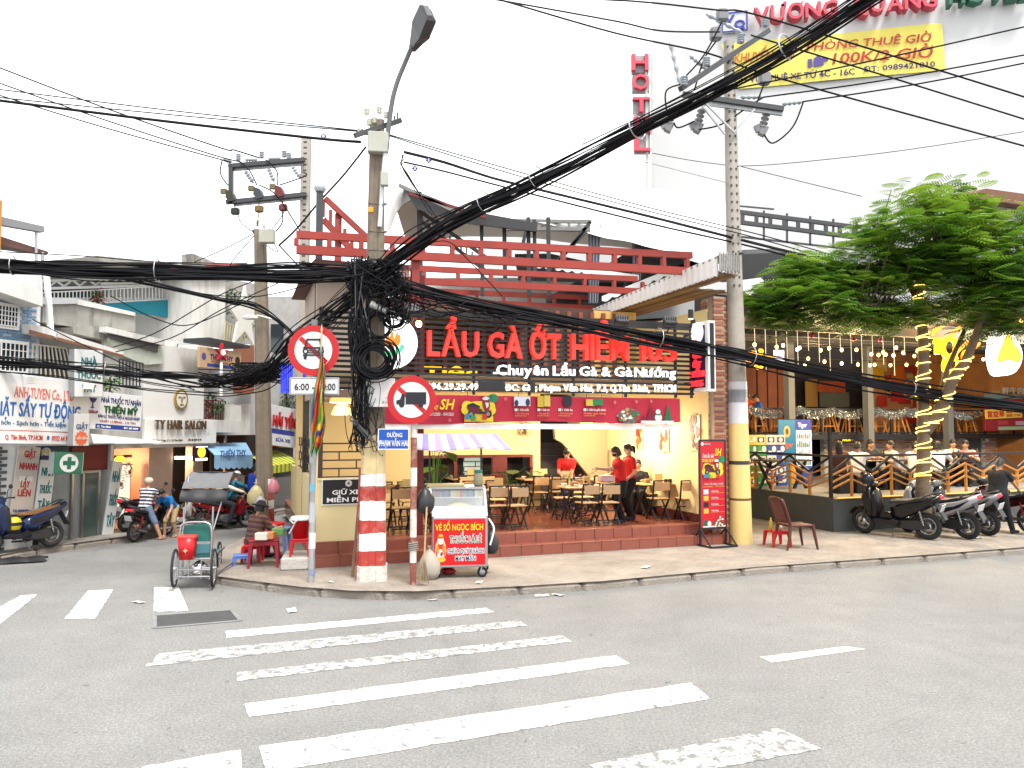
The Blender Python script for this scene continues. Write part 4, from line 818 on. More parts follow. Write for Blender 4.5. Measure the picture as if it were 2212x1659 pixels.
# --- right pole
RP=gnd(1601,1173,PZ);RY=RP.y;rt=at(1574,90,RY);rpole=thing('utility_pole','tall pale concrete pole painted yellow below, beside the standing banner','utility pole',RP,0)
RL=rt.z-PZ;shr=(rt.x-RP.x)/RL;lean2=lambda mb:(setattr(mb,'v',[(x+shr*z,y,z)for x,y,z in mb.v]),mb)[1]
r0,r1=pix(23,RY),pix(11,RY);mb=MB();mb.tube([(0,0,-.02)]+[(0,0,RL*k/8)for k in range(1,9)],[r0+(r1-r0)*k/8 for k in range(9)],18);ob('shaft',lean2(mb),CONC2,rpole)
zy=(at(1590,915,RY)-RP).z;rk=r0+(r1-r0)*zy/RL;mb=MB();mb.tube([(0,0,-.01),(0,0,zy)],[r0+.006,rk+.006],18);ob('yellow_paint',lean2(mb),M('pole_yellow',(.62,.45,.17),.75,var=.12,scale=4,dirt=.25,dcol=(.3,.22,.1)),rpole)
rq=lambda px,py,d=0:at(px,py,RY+d)-RP
mb=MB()
for k in range(30):
    z=RL*(.5+.5*k/30)
    for sx in(-.5,.5):mb.box(sx*.11-.018+shr*z,sx*.11+.018+shr*z,-(r0+(r1-r0)*z/RL)-.004,-.05,z,z+.04)
ob('climbing_holes',mb,DARKM,rpole)
for py0,py1,c in((825,915,(235,232,238)),(842,870,(200,205,215)),(760,772,(90,90,95)),(995,1003,(60,60,60)),(1075,1080,(120,90,50))):
    z0,z1=rq(1590,py1).z,rq(1590,py0).z;mb=MB();f=lambda z:r0+(r1-r0)*z/RL+.008;mb.tube([(0,0,z0),(0,0,z1)],[f(z0),f(z1)],18,cap=False);ob('pasted_notice',lean2(mb),P(*c),rpole,flip=False)
mb=MB();mb.bar(rq(1470,192,-1.1),rq(1660,66,.6),.1,.1);ob('cross_arm',mb,DARKM,rpole)
mb=MB();mb.bar(rq(1474,204,-.15),rq(1692,236,-.15),.1,.1);ob('cross_arm',mb,DARKM,rpole)
mb=MB();mb.bar(rq(1515,222,-.1),rq(1690,246,-.1),.06,.08);ob('cross_arm',mb,GALV,rpole)
mb=MB()
for a,b in(((1587,287),(1522,221)),((1587,284),(1630,236)),((1566,290),(1512,222))):mb.bar(rq(*a,-.2),rq(*b,-.2),.05,.03)
ob('arm_brace',mb,GALV,rpole)
for px,py,d in((1478,180,-1.1),(1526,138,-.6),(1600,88,0),(1652,52,.5)):
    mb=MB();insul(mb,rq(px,py+6,d),pix(22,RY),pix(8.5,RY));ob('insulator',mb,INSG,rpole)
for a,b in(((1447,90),(1471,190)),((1490,120),(1525,150)),((1525,30),(1610,75)),((1600,210),(1650,210)),((1690,225),(1735,220))):
    mb=MB();p_,q_=rq(*a),rq(*b);insul(mb,p_,(q_-p_).length,.05,up=(q_-p_).normalized());ob('string_insulator',mb,INSG,rpole)
FUSE=M('fuse_grey',(.16,.16,.17),.5)
for px,py in((1445,260),(1508,262),(1648,268)):
    mb=MB();a,b=rq(px+8,py-26),rq(px-4,py+20);insul(mb,a,(b-a).length*.9,.09,up=(b-a).normalized());mb.bar(rq(px-12,py+2),rq(px-6,py+16),.1,.16);mb.bar(rq(px+5,py+6),rq(px-4,py+24),.14,.14);ob('fuse_cutout',mb,FUSE,rpole)
for px,py in((1560,34),(1546,74),(1651,170)):mb=MB();q=rq(px,py);mb.bev(q.x-.12,q.x+.12,q.y-.1,q.y+.1,q.z-.14,q.z+.14,0,.04);ob('connector_cover',mb,FUSE,rpole)
for i,pts in enumerate(([(1560,46),(1520,120),(1478,168)],[(1546,90),(1520,130),(1500,195)],[(1735,222),(1712,275),(1670,309),(1650,290)],[(1480,180),(1440,195),(1440,240)],[(1455,265),(1466,276),(1500,262)],[(1510,280),(1560,268),(1620,228),(1650,210)],[(1651,180),(1634,225)])):
    mb=MB();mb.tube(spline([rq(x,y,-.1)for x,y in pts],6),.018,5);ob('jumper_wire',mb,CABLE,rpole)
# --- leaning pole in the left street and the pole behind with the transformer frame
QP=gnd(573,1134,PZ);QY=QP.y;q2=at(562,497,QY);qp=thing('utility_pole','brown concrete pole with red and white foot at the mouth of the left street','utility pole',QP)
QL=q2.z-PZ;shq=(q2.x-QP.x)/QL;mb=flutepole(None,QL,pix(16,QY),pix(15,QY),pix(11,QY),pix(11,QY));mb.v=[(x+shq*z,y,z)for x,y,z in mb.v];ob('shaft',mb,CONC,qp)
for a,b,m in((1034,1054,WHB),(1054,1080,REDB),(1080,1098,WHB),(1098,1134,REDB)):
    z0,z1=at(570,b,QY).z-PZ,at(570,a,QY).z-PZ;w0,w1=[pix(16,QY)+(pix(11,QY)-pix(16,QY))*z/QL+.006 for z in(z0,z1)];mb=flutepole(None,z1-z0,w0,w0*.9,w1,w1*.9);mb.v=[(x+shq*(z+z0),y,z+z0)for x,y,z in mb.v];ob('painted_band',mb,m,qp)
qq=lambda px,py,d=0:at(px,py,QY+d)-QP
mb=MB();a,b=qq(564,528,-.2),qq(596,498,-.2);mb.bev(a.x,b.x,a.y-.2,a.y,a.z,b.z,0,.02);ob('junction_box',mb,GBOX,qp)
mb=MB();insul(mb,qq(556,488),pix(14,QY),pix(5,QY));insul(mb,qq(570,493),pix(9,QY),pix(4,QY));ob('insulator',mb,INS,qp)
mb=MB();mb.bar(qq(546,500),qq(585,497),.08);ob('cross_arm',mb,DARKM,qp)
for i,pts in enumerate(([(545,500),(520,480),(513,455)],[(556,488),(558,470),(560,455)],[(585,498),(610,465),(618,440)],[(575,530),(600,545),(592,525)],[(548,505),(480,540),(420,566)],[(550,508),(505,560),(495,580)])):
    mb=MB();mb.tube(spline([qq(x,y,-.1)for x,y in pts],5),.012,5);ob('service_wire',mb,CABLE,qp)
mb=MB();mb.tube(spline([qq(590,690,-.2),qq(560,682,-.3),qq(545,684,-.4)],5),.02,6);mb.ell(qq(540,686,-.4),(.2,.12,.06),10,6);ob('street_light',mb,M('lamp_pale',(.75,.75,.7),.4),qp)
BY=22.5;BP=V((at(657,600,BY).x,BY,0));b2=at(655,297,BY);bp_=thing('utility_pole','perforated concrete pole behind the red pergola carrying the transformer frame','utility pole',BP)
mb=MB();z0=b2.z;mb.box(-.13,.13,-.1,.1,0,z0);ob('shaft',mb,CONC2,bp_)
mb=MB()
for k in range(26):z=z0-.2-k*.17;mb.box(-.05,.05,-.104,-.09,z,z+.05)
ob('pole_holes',mb,DARKM,bp_)
bq_=lambda px,py,d=0:at(px,py,BY+d)-BP
mb=MB();mb.bar(bq_(494,359,-.2),bq_(658,345,-.2),.12,.12);mb.bar(bq_(489,437,-.2),bq_(662,420,-.2),.12,.12);mb.bar(bq_(499,358,-.2),bq_(499,440,-.2),.12,.12);ob('transformer_frame',mb,DARKM,bp_)
mb=MB();mb.bar(bq_(505,366,-.1),bq_(652,354,-.1),.06,.1);mb.bar(bq_(505,442,-.1),bq_(655,428,-.1),.06,.1);ob('frame_rail',mb,GALV,bp_)
for px,py in((515,347),(565,342),(614,340),(624,345)):mb=MB();insul(mb,bq_(px,py,-.2),pix(16,BY),pix(6,BY));ob('insulator',mb,INSG,bp_)
for a,b in(((483,344),(500,350)),((530,345),(556,345)),((580,343),(606,342)),((530,370),(547,395)),((580,365),(592,392)),((632,360),(648,383))):mb=MB();p_,q_=bq_(*a,-.2),bq_(*b,-.2);insul(mb,p_,(q_-p_).length,.07,up=(q_-p_).normalized());ob('string_insulator',mb,INSG,bp_)
for px,py,c in((496,420,(62,62,36)),(556,414,(66,70,78)),(602,410,(120,40,38))):
    mb=MB();a,b=bq_(px-10,py+12,-.3),bq_(px+12,py-10,-.3);mb.prism([(a.x,a.z+.1),(a.x+.05,b.z),(b.x-.1,b.z-.05),(b.x,a.z),(a.x+.1,a.z-.05)],a.y,a.y+.3);cv=ob('fuse_cover',mb,P(*c),bp_);mb=MB();q=bq_(px-16,py-8,-.3);mb.box(q.x-.06,q.x+.1,q.y,q.y+.12,q.z-.07,q.z+.07);ob('fuse_cap',mb,P(120,105,70),cv)
for px,py,c in((506,455,(40,48,36)),(558,450,(125,100,50)),(610,447,(120,42,42))):mb=MB();q=bq_(px,py,-.3);mb.bev(q.x-.12,q.x+.12,q.y,q.y+.16,q.z-.1,q.z+.1,0,.03);mb.tube([(q.x,q.y+.1,q.z),(q.x-.05,q.y+.1,q.z+.35)],.015,5);ob('arrester',mb,P(*c),bp_)
for i,pts in enumerate(([(520,350),(540,370),(555,400)],[(575,345),(598,370),(600,400)],[(480,345),(476,375),(492,400)],[(560,400),(600,425),(655,510)],[(604,400),(660,380),(655,372)],[(610,455),(610,480),(596,500)])):
    mb=MB();mb.tube(spline([bq_(x,y,-.3)for x,y in pts],5),.02,5);ob('jumper_wire',mb,CABLE,bp_)
# ================================================================ people
SKIN=M('skin',lin(196,148,118,.75),.55,var=.06,sub=.1);HAIRM=M('hair_black',(.012,.01,.009),.5,var=.3)
def cloth(r,g,b,k=.75):return M('cloth_%d_%d_%d'%(r,g,b),lin(r,g,b,k),.9,var=.12,scale=30,bump=.3,bs=25)
def ik(a,b,l1,l2,hint):
    a,b,hint=V(a),V(b),V(hint);d=b-a;L=min(d.length,(l1+l2)*.999);d=d.normalized();b=a+d*L
    x=(l1*l1-l2*l2+L*L)/(2*L);y=math.sqrt(max(l1*l1-x*x,0));hh=(hint-d*hint.dot(d))
    hh=hh.normalized()if hh.length>1e-5 else V((0,0,1));return a+d*x+hh*y,b
def capsule(mb,p,q,r1,r2,mi,n=10):
    p,q=V(p),V(q);d=(q-p);L=d.length
    if L<1e-5:return
    d/=L;pts=[];rs=[]
    for t in(-.98,-.7,-.35,0):pts.append(p+d*t*r1);rs.append(r1*math.sqrt(max(1-t*t,.04)))
    for t in(0,.35,.7,.98):pts.append(q+d*t*r2);rs.append(r2*math.sqrt(max(1-t*t,.04)))
    mb.tube(pts,rs,n,mi)
PEOPLE=[]
def person(label,loc,yaw,H=1.65,pel=None,lean=0,side=0,twist=0,hands=None,feet=None,head=(0,0),top=(200,30,35),bottom=(25,25,32),shoes=(40,40,45),sleeve=.55,hair='short',short=False,mask=None,fr=None,helmet=None,cap=None,elbow=None,knee=None,build=1.0,group=None,stripes=None,skin=None):
    """local frame: +y is where the body faces, +x its right hand side, z up; hands and feet as targets in metres"""
    h=H;hip_z=.52*h;pel=V(pel or(0,0,hip_z));S=skin or SKIN;tm,bm_,sh=cloth(*top),cloth(*bottom),cloth(*shoes)
    mats=[S,tm,bm_,sh]+([cloth(*stripes)]if stripes else[])
    rot=MX.Rotation(R(twist),4,'Z')@MX.Rotation(R(-lean),4,'X')@MX.Rotation(R(side),4,'Y');T=lambda v:pel+rot@V(v)
    belly,chest,neck=T((0,.01,.10*h)),T((0,.01*h,.205*h)),T((0,0,.295*h));prim=[];b=build
    add=lambda p,q,r1,r2,mi:prim.append((V(p),V(q),r1*h,r2*h,mi))
    for sx in(-1,1):
        add(T((sx*.035*h,0,.0)),T((sx*.038*h,0,.1*h)),.068*b,.058*b,1);add(T((sx*.038*h,0,.1*h)),T((sx*.05*h,0,.22*h)),.06*b,.062*b,1)
        add(T((sx*.06*h,0,.262*h)),T((sx*.1*h,0,.252*h)),.036*b,.036*b,1)
    add(T((0,0,.1*h)),T((0,.008*h,.21*h)),.062*b,.068*b,1);add(T((0,-.005*h,.25*h)),T((0,.002*h,.335*h)),.036,.031,0)
    for sx in(-1,1):add(T((0,0,.275*h)),T((sx*.085*h,0,.255*h)),.034,.034*b,1)
    feet=feet or[(-.055*h,.0,.0),(.055*h,0.0,0)];kh=knee or(0,1,.15);ends=[]
    for i,sx in enumerate((-1,1)):
        hp=T((sx*.052*h,0,-.015*h));ft=V(feet[i]);an=ft+V((0,-.01*h,.045*h));kn,an=ik(hp,an,.245*h,.245*h,V(kh)if not isinstance(kh,list)else V(kh[i]))
        add(hp,kn,.062*b,.042,2)
        if short:add(hp.lerp(kn,.7),kn,.05*b,.048,2);add(kn,an,.038,.025,0)
        else:add(kn,an,.043,.034,2)
        fd=V((sx*.012*h,.1*h,0));add(an+V((0,-.012*h,-.025*h)),an+fd+V((0,0,-.028*h)),.027,.02,3 if not short else 0)
    hands=hands or[(-.14*h,.03,.46*h),(.14*h,.03,.46*h)];eh=elbow or(0,-1,-.3)
    for i,sx in enumerate((-1,1)):
        s_=T((sx*.108*h,0,.252*h));el,wr=ik(s_,hands[i],.165*h,.15*h,V(eh)+V((sx*.4,0,0))if not isinstance(eh,list)else V(eh[i]))
        d=(wr-el).normalized();k=s_.lerp(el,sleeve if sleeve<1 else 1);add(s_,k,.037*b,.034*b,1)
        if sleeve<1:add(k,el,.029,.025,0);add(el,wr,.025,.017,0)
        else:add(el,wr,.031,.024,1)
        ends.append((wr,d,sx));add(wr,wr+d*.035*h,.018,.02,0)
    mb=MB()
    for p,q,r1,r2,mi in prim:capsule(mb,p,q,r1,r2,mi)
    # head
    hm=MX.Translation(T((0,.006*h,.335*h)))@(rot.to_3x3().to_4x4()).lerp(MX.Identity(4),.75)@MX.Rotation(R(head[0]),4,'Z')@MX.Rotation(R(-head[1]),4,'X');q3=hm.to_3x3();u=.076*h
    E=lambda c,r:mb.ell(hm@V([x*u for x in c]),[x*u for x in r],12,9,0,q3)
    E((0,-.1,.82),(.6,.74,.72));E((0,.12,.45),(.5,.52,.62));E((0,.3,.08),(.3,.3,.22));E((0,.7,.5),(.1,.14,.2));E((0,.62,.66),(.06,.1,.25))
    for sx in(-1,1):E((sx*.6,-.05,.5),(.09,.16,.22))
    mb.tube([hm@V((0,-.1*u,-.15*u)),hm@V((0,0,.4*u))],[.031*h,.034*h],10,0)
    me=mesh_of('person',mb,mats);o=bpy.data.objects.new('person',me);COL.objects.link(o);rm=o.modifiers.new('r','REMESH');rm.mode='VOXEL';rm.voxel_size=.0118*h/1.65;sm=o.modifiers.new('s','SMOOTH');sm.factor=.5;sm.iterations=4
    if fr:loc=fr.w(*loc);yaw=yaw+math.degrees(fr.a)
    o.location=loc;o.rotation_euler=(0,0,R(yaw));tag(o,label,'person',group)
    PEOPLE.append((o,prim,mats,hm,u,h,ends,hair,mask,helmet,cap,stripes,rot,pel))
    return o
def finish_people():
    bpy.context.view_layer.update();dg=bpy.context.evaluated_depsgraph_get();res=[]
    for t in PEOPLE:res.append(bpy.data.meshes.new_from_object(t[0].evaluated_get(dg)))
    for(o,prim,mats,hm,u,h,ends,hair,mask,helmet,cap,stripes,rot,pel),me in zip(PEOPLE,res):
        o.modifiers.clear();old=o.data;n=len(me.polygons);C=np.empty(n*3);me.polygons.foreach_get('center',C);C=C.reshape(-1,3);best=np.full(n,1e9);mi=np.zeros(n,int)
        for p,q,r1,r2,m in prim:
            p,q=np.array(p),np.array(q);d=q-p;t=np.clip(((C-p)@d)/max(d@d,1e-9),0,1);dist=np.linalg.norm(C-(p+t[:,None]*d),axis=1)-(r1+(r2-r1)*t)-(.004 if m else 0)
            w=dist<best;best[w]=dist[w];mi[w]=m
        hi=np.array(hm.inverted());L=(C@hi[:3,:3].T+hi[:3,3])/u;inh=(L[:,2]>.0)&(np.linalg.norm(L-[0,0,.6],axis=1)<1.15);mi[inh]=0
        if stripes:
            z=(C-np.array(pel))@np.array(rot.to_3x3())[:,2];mi[(mi==1)&((z*11/h*1.7)%1<.5)]=4
        V_=[v.co[:]for v in me.vertices];mb=MB();mb.v=V_;mb.f=[tuple(p.vertices)for p in me.polygons];mb.mi=[int(x)for x in mi];mb.sm=[True]*n
        for wr,d,sx in ends: # palm edge, four bent fingers of unequal length and a thumb
            s=d.cross(V((0,0,1)));s=s.normalized()if s.length>.1 else V((1,0,0));up=s.cross(d)
            for k,(off,ln)in enumerate(((-.012,.036),(-.004,.042),(.004,.039),(.011,.03))):
                a=wr+d*.05*h+s*off*h;b_=a+d*ln*.5*h-up*.006*h;c_=b_+d*ln*.32*h-up*.018*h;mb.tube([wr+d*.025*h+s*off*h*.8,a,b_,c_],[.0062*h,.006*h,.0055*h,.0042*h],5,0)
            a=wr+d*.015*h-s*.014*h;mb.tube([a,a+d*.018*h-s*.012*h-up*.01*h,a+d*.036*h-s*.012*h-up*.018*h],[.0075*h,.0065*h,.005*h],5,0)
        me2=mesh_of('person',mb,mats);o.data=me2;bpy.data.meshes.remove(me);bpy.data.meshes.remove(old)
        q3=hm.to_3x3();W=lambda c:hm@V([x*u for x in c])
        e=MB()
        for sx in(-1,1):e.ell(W((sx*.24,.585,.62)),[.07*u,.05*u,.035*u],8,5,0,q3);e.ell(W((sx*.25,.6,.76)),[.12*u,.05*u,.016*u],8,5,0,q3)
        ob('eyes',e,HAIRM,o)
        if mask:e=MB();e.ell(W((0,.26,.3)),[.49*u,.5*u,.32*u],12,8,0,q3);ob('face_mask',e,cloth(*mask),o)
        else:e=MB();e.ell(W((0,.6,.27)),[.17*u,.06*u,.035*u],8,5,0,q3);ob('mouth',e,M('lip',(.25,.08,.06),.5),o)
        e=MB();n=16;k=10;P_=[]
        for i in range(k+1):
            for j in range(n):
                a=2*math.pi*j/n;front=max(0,math.sin(a));sn=math.sin(a);low=(.42+((.84 if hair!='bald' else 1.2)-.42)*front**.6)if sn>0 else.42-(.44 if hair!='bald' else.25)*(-sn)**.8;t=(math.pi/2)*i/k;zz=math.cos(t);c=1.0
                z=low+(1.63-low)*zz;rad=math.sin(t)**.55;wob=1+.05*math.sin(j*5.3+i*3.1)*math.sin(j*1.7+i)+(.05*math.cos(j*2.9+i*1.3)if i>1 else 0)
                P_.append(W((.66*rad*math.cos(a)*wob,-.1+.8*rad*math.sin(a)*wob-.06*(1-zz),z)))
        e.add(P_,[(i*n+j,i*n+(j+1)%n,i*n+n+(j+1)%n,i*n+n+j)for i in range(k)for j in range(n)],0,True)
        if not helmet:
            if hair=='long':e.grid(lambda a,b:W((.62*math.cos(math.pi*(1.0+a)),-.15+.55*math.sin(math.pi*(1.0+a)),.8-2.5*b))+V((0,0,.02*h*math.sin(a*9)*b)),14,6)
            if hair=='bob':e.grid(lambda a,b:W((.74*math.cos(math.pi*(.9+1.2*a)),-.1+.78*math.sin(math.pi*(.9+1.2*a)),1.0-1.15*b)),14,4)
            if hair=='tail':e.tube(spline([W((0,-.75,.9)),W((0,-1.15,.8)),W((0,-1.2,.2)),W((0,-1.0,-.5))],4),[u*x for x in(.12,.2,.24,.26,.28,.28,.28,.26,.24,.2,.15,.1,.05)],8)
            ob('hair',e,HAIRM,o)
        if helmet:
            e=MB();e.ell(W((0,-.08,.95)),[.86*u,.98*u,.8*u],16,10,0,q3);e.v=[(p if(hm.inverted()@V(p)).z/u>.72-(.35 if(hm.inverted()@V(p)).y<0 else 0)else tuple(hm@V(((hm.inverted()@V(p)).x*.97,(hm.inverted()@V(p)).y*.97,(.72-(.35 if(hm.inverted()@V(p)).y<0 else 0))*u))))for p in e.v]
            e.add([W(c)for c in((-.62,.6,.86),(.62,.6,.86),(.45,1.2,.76),(-.45,1.2,.76),(-.62,.6,.94),(.62,.6,.94),(.45,1.2,.8),(-.45,1.2,.8))],[(3,2,1,0),(4,5,6,7),(0,1,5,4),(1,2,6,5),(2,3,7,6),(3,0,4,7)])
            ob('helmet',e,P(*helmet,.25),o)
        if cap:
            e=MB();e.lathe([(0,1.55),(.5,1.5),(.74,1.1),(.8,.95),(1.35,.8),(1.37,.76),(.8,.9)],n=18);e.v=[tuple(W((p[0],p[1]-.1,p[2])))for p in e.v];ob('hat',e,cloth(*cap),o)
# ================================================================ cart, cyclo, stools and street clutter
CP=gnd(991,1250,PZ);CYAW=R(7);cart=thing('vending_cart','stainless steel vending cart with red printed front and striped awning','vending cart',CP,CYAW)
kp=CP.y/FPX;cw,ch_=62*kp,1.40;cb=.17;ct=ch_-.02
cp_=lambda n,mb,m,**k:ob(n,mb,m,cart,**k)
zt1,zt2=ct*.78,ct*.685
mb=MB();mb.bev(-cw+.04,cw,0,.58,cb,zt2,0,.012);mb.bar((-cw+.05,.02,zt2),(-cw,.2,ct),.035);mb.bar((cw-.02,.02,zt2),(cw-.04,.2,ct),.035)
mb.bar((-cw+.03,.56,zt2),(-cw+.03,.56,ct),.03);mb.bar((cw-.03,.56,zt2),(cw-.03,.56,ct),.03);mb.box(-cw-.01,cw-.02,.18,.6,ct-.02,ct+.015);cp_('cart_body',mb,STEEL)
mb=MB();mb.add([(-cw+.05,.005,zt2+.01),(cw-.02,.005,zt2+.01),(cw-.03,.1,zt1+.02),(-cw+.03,.1,zt1+.02),(-cw+.05,.03,zt2+.01),(cw-.02,.03,zt2+.01),(cw-.03,.13,zt1+.02),(-cw+.03,.13,zt1+.02)],[(0,1,2,3),(4,7,6,5),(0,4,5,1),(3,2,6,7),(0,3,7,4),(1,5,6,2)]);cp_('white_panel',mb,WHITE)
mb=MB();mb.add([(-cw+.03,.1,zt1+.025),(cw-.03,.1,zt1+.025),(cw-.04,.2,ct-.03),(-cw+.02,.2,ct-.03),(-cw+.03,.108,zt1+.025),(cw-.03,.108,zt1+.025),(cw-.04,.208,ct-.03),(-cw+.02,.208,ct-.03)],[(0,1,2,3),(4,7,6,5),(0,4,5,1),(3,2,6,7)]);mb.box(-cw+.01,-cw+.016,.2,.55,zt1,ct-.03);cp_('glass_front',mb,GLASS)
mb=MB();mb.box(-cw+.05,cw-.05,.22,.52,ct-.16,ct-.15);cp_('inner_shelf',mb,M('shelf_glass',(.5,.55,.55),.2));mb=MB();mb.box(-cw+.05,cw-.05,.53,.55,zt2,ct-.04);cp_('back_panel',mb,M('cart_inside',(.6,.6,.58),.6))
PACK=[(200,40,40),(240,240,240),(30,60,150),(220,170,50),(40,40,45),(120,130,140),(240,200,60),(60,120,80)]
for i in range(15):mb=MB();x=-cw+.09+i*(2*cw-.18)/15;mb.box(0,.056,0,.02,0,.11);solo('cigarette_pack',mb,P(*PACK[(i*5)%8]),'cigarette packet, number %s from the left in the cart glass case'%('first second third fourth fifth sixth seventh eighth ninth tenth eleventh twelfth thirteenth fourteenth fifteenth'.split()[i]),'cigarette pack',CP+MX.Rotation(CYAW,3,'Z')@V((x,.27,ct-.15)),CYAW,'cigarette packs in the vending cart')
mb=MB();mb.ell((.02,.34,zt1-.12),(.3,.16,.2),16,10);solo('pale_bundle',mb,P(235,215,150,.7),'pale yellow rounded sack behind the glass of the vending cart','sack',CP,CYAW)
mb=MB();rx0,rx1,rz0,rz1=-cw+.06,cw-.04,cb+.04,zt2-.03;mb.bev(rx0,rx1,-.014,0,rz0,rz1,0,.003);rp_=cp_('printed_panel',mb,P(232,12,28,.3))
Q=lambda zx,zy:(rx0+(zx-1610)/525*(rx1-rx0),rz0+(1445-zy)/440*(rz1-rz0))
YL,GR,NV=P(255,235,20,.4),P(10,95,70,.4),P(30,25,90,.4)
def ctext(s,a,b,c,d,m,out=None):
    x0,z0=Q(a,d);x1,z1=Q(b,c)
    if out:
        mb=MB()
        for i in range(6):dx,dz=.0075*math.cos(i*1.0472),.0075*math.sin(i*1.0472);put_text(mb,s,x0+dx,x1+dx,z0+dz,z1+dz,-.0165-i*.0002,0,.018,.001)
        ob('letter_outline',mb,out,rp_,flip=False)
    sign_text(rp_,s,x0,x1,z0,z1,-.0195,m,.018,.002)
ctext('VÉ SỐ NGỌC BÍCH',1625,2112,1052,1112,YL);ctext('THUỐC LÁ LẺ',1772,2096,1165,1232,GR,WHITE);ctext('CHÚC QUÝ KHÁCH',1748,2120,1288,1334,NV,WHITE);ctext('MAY MẮN',1830,2036,1358,1402,NV,WHITE)
def cel(zx,zy,rx,ry,c,y):
    x,z=Q(zx,zy);k=(rx1-rx0)/525;mb=MB();mb.prism([(x+rx*k*math.cos(i*.449),z+ry*k*math.sin(i*.449))for i in range(14)],y-.001,y);ob('figure_print',mb,P(*c,.4),rp_)
for i,a in enumerate([(1680,1300,56,120,(255,220,150)),(1680,1320,48,95,(235,60,40)),(1680,1345,34,60,(250,245,235)),(1680,1390,52,26,(250,200,60)),(1650,1290,14,50,(240,150,40)),(1712,1290,14,50,(240,150,40)),(1680,1205,34,36,(250,225,200)),(1680,1222,24,26,(245,245,245)),(1680,1172,46,16,(230,60,40)),(1680,1160,24,16,(250,190,50)),(1690,1335,12,20,(200,30,40))]):cel(*a,-.0165-i*.0012)
for x,y in((-cw+.1,.08),(cw-.08,.08),(-cw+.02,.5),(cw-.02,.5)):
    mb=MB();mb.lathe([(0,-.022),(.05,-.022),(.07,-.018),(.08,-.01),(.08,.01),(.07,.018),(.05,.022),(0,.022)],(x,y,.08),16,0,'Y');wo=cp_('wheel',mb,RUBBER)
    mb=MB();mb.lathe([(0,-.026),(.045,-.024),(.045,.024),(0,.026)],(x,y,.08),12,0,'Y');ob('rim',mb,GALV,wo);mb=MB();mb.bar((x-.03,y-.03,.09),(x,y-.03,cb+.02),.03,.02);mb.bar((x-.03,y+.03,.09),(x,y+.03,cb+.02),.03,.02);ob('fork',mb,GALV,wo)
# awning on two posts
az0,az1=(at(990,968,CP.y+.1)-CP).z,(at(990,937,CP.y+.5)-CP).z
mb=MB();xl,xr=-cw-.0,cw-.06
for x in(xl,xr):mb.bar((x,.56,ct),(x,.56,az1-.05),.03)
cp_('awning_post',mb,DARKM);mb=MB();a0,a1=-.68,.8;ns=14
for k in range(ns):
    u0,u1=k/ns,(k+1)/ns;X0,X1=a0+(a1-a0)*u0,a0+(a1-a0)*u1;t0,t1=-.66+1.3*u0,-.66+1.3*u1;c=1 if k%4==1 else(2 if k%4==3 else 0)
    sg_=lambda x:.02*math.sin(x*5);mb.add([(X0,-.1,az0+sg_(X0)),(X1,-.1,az0+sg_(X1)),(t1,.62,az1),(t0,.62,az1),(X0,-.1,az0-.02+sg_(X0)),(X1,-.1,az0-.02+sg_(X1)),(t1,.62,az1-.02),(t0,.62,az1-.02)],[(0,1,2,3),(4,7,6,5),(0,4,5,1),(2,6,7,3),(0,3,7,4),(1,5,6,2)],c)
cp_('striped_awning',mb,[P(248,246,250,.7),P(178,165,230,.7),P(215,180,225,.7)])
CL=lambda x,y,z:CP+MX.Rotation(CYAW,3,'Z')@V((x,y,z))
mb=MB();mb.lathe([(0,0),(.07,0),(.075,.03),(.075,.17),(.06,.2),(.06,.21)],n=16);j=solo('glass_jar',mb,P(190,185,150,.15),'glass jar with green lid on top of the vending cart','jar',CL(cw-.12,.4,ct+.016));mb=MB();mb.lathe([(0,.25),(.064,.25),(.066,.205),(0,.205)],n=16);ob('lid',mb,P(60,160,140),j)
mb=MB();mb.box(-.42,.2,-.15,.15,0,.035);solo('cream_board',mb,P(245,225,160),'flat cream board lying on top of the vending cart','board',CL(-.1,.4,ct+.016),CYAW+.05)
def bag(name,label,loc,r,h,mat,knot=True):
    mb=MB();mb.lathe([(0,0),(r*.7,.01),(r,h*.2),(r*.95,h*.5),(r*.5,h*.8),(r*.12,h*.92),(r*.28,h)],n=14);mb.v=[(x*(1+.12*math.sin(z*37+y*20)),y*(1+.12*math.sin(z*31+x*25)),z)for x,y,z in mb.v];return solo(name,mb,mat,label,'bag',loc)
bag('plastic_bag','black bag hanging at the right end of the vending cart',CL(cw+.08,.3,.32),.12,.42,M('black_plastic'));bag('plastic_bag','dark bag hanging on the rusty signpost beside the cart',gq+V((.16,.1,1.05)),.14,.42,M('black_plastic'))
bag('rice_sack','grubby white sack standing between the rusty signpost and the cart',gq+V((.2,.45,0)),.17,.5,P(200,190,175,.8));mb=MB();mb.tube(spline([CL(cw+.02,.1,.9),CL(cw+.1,.05,.75),CL(cw+.04,.05,.5)],5),.015,6);solo('hose',mb,WHITE,'white hose end hanging on the right of the vending cart','hose')
bag('helmet_bag','rounded red bundle on the pavement under the vending cart',CL(-.15,.4,0),.12,.14,P(180,30,40))
def broom(label,base,top,h0=.45,mats=None):
    mb=MB();b,t=V(base),V(top);d=(t-b).normalized();o=thing('broom',label,'broom',b);mb.tube([d*h0*.8,t-b],.014,7);ob('handle',mb,WOOD,o);rn=random.Random(len(label))
    for k in range(46):
        mb2=mb if k else MB();mb=mb2;a=rn.random()*6.28;r=rn.random()**.5*.1;mb.tube([d*h0,V((math.cos(a)*r,math.sin(a)*r*.5,.0+rn.random()*.06))+d*.03],.0035,4)
    tag(ob('bristles',mb,M('straw',(.27,.2,.12),.9,var=.4),o),kind='stuff');return o
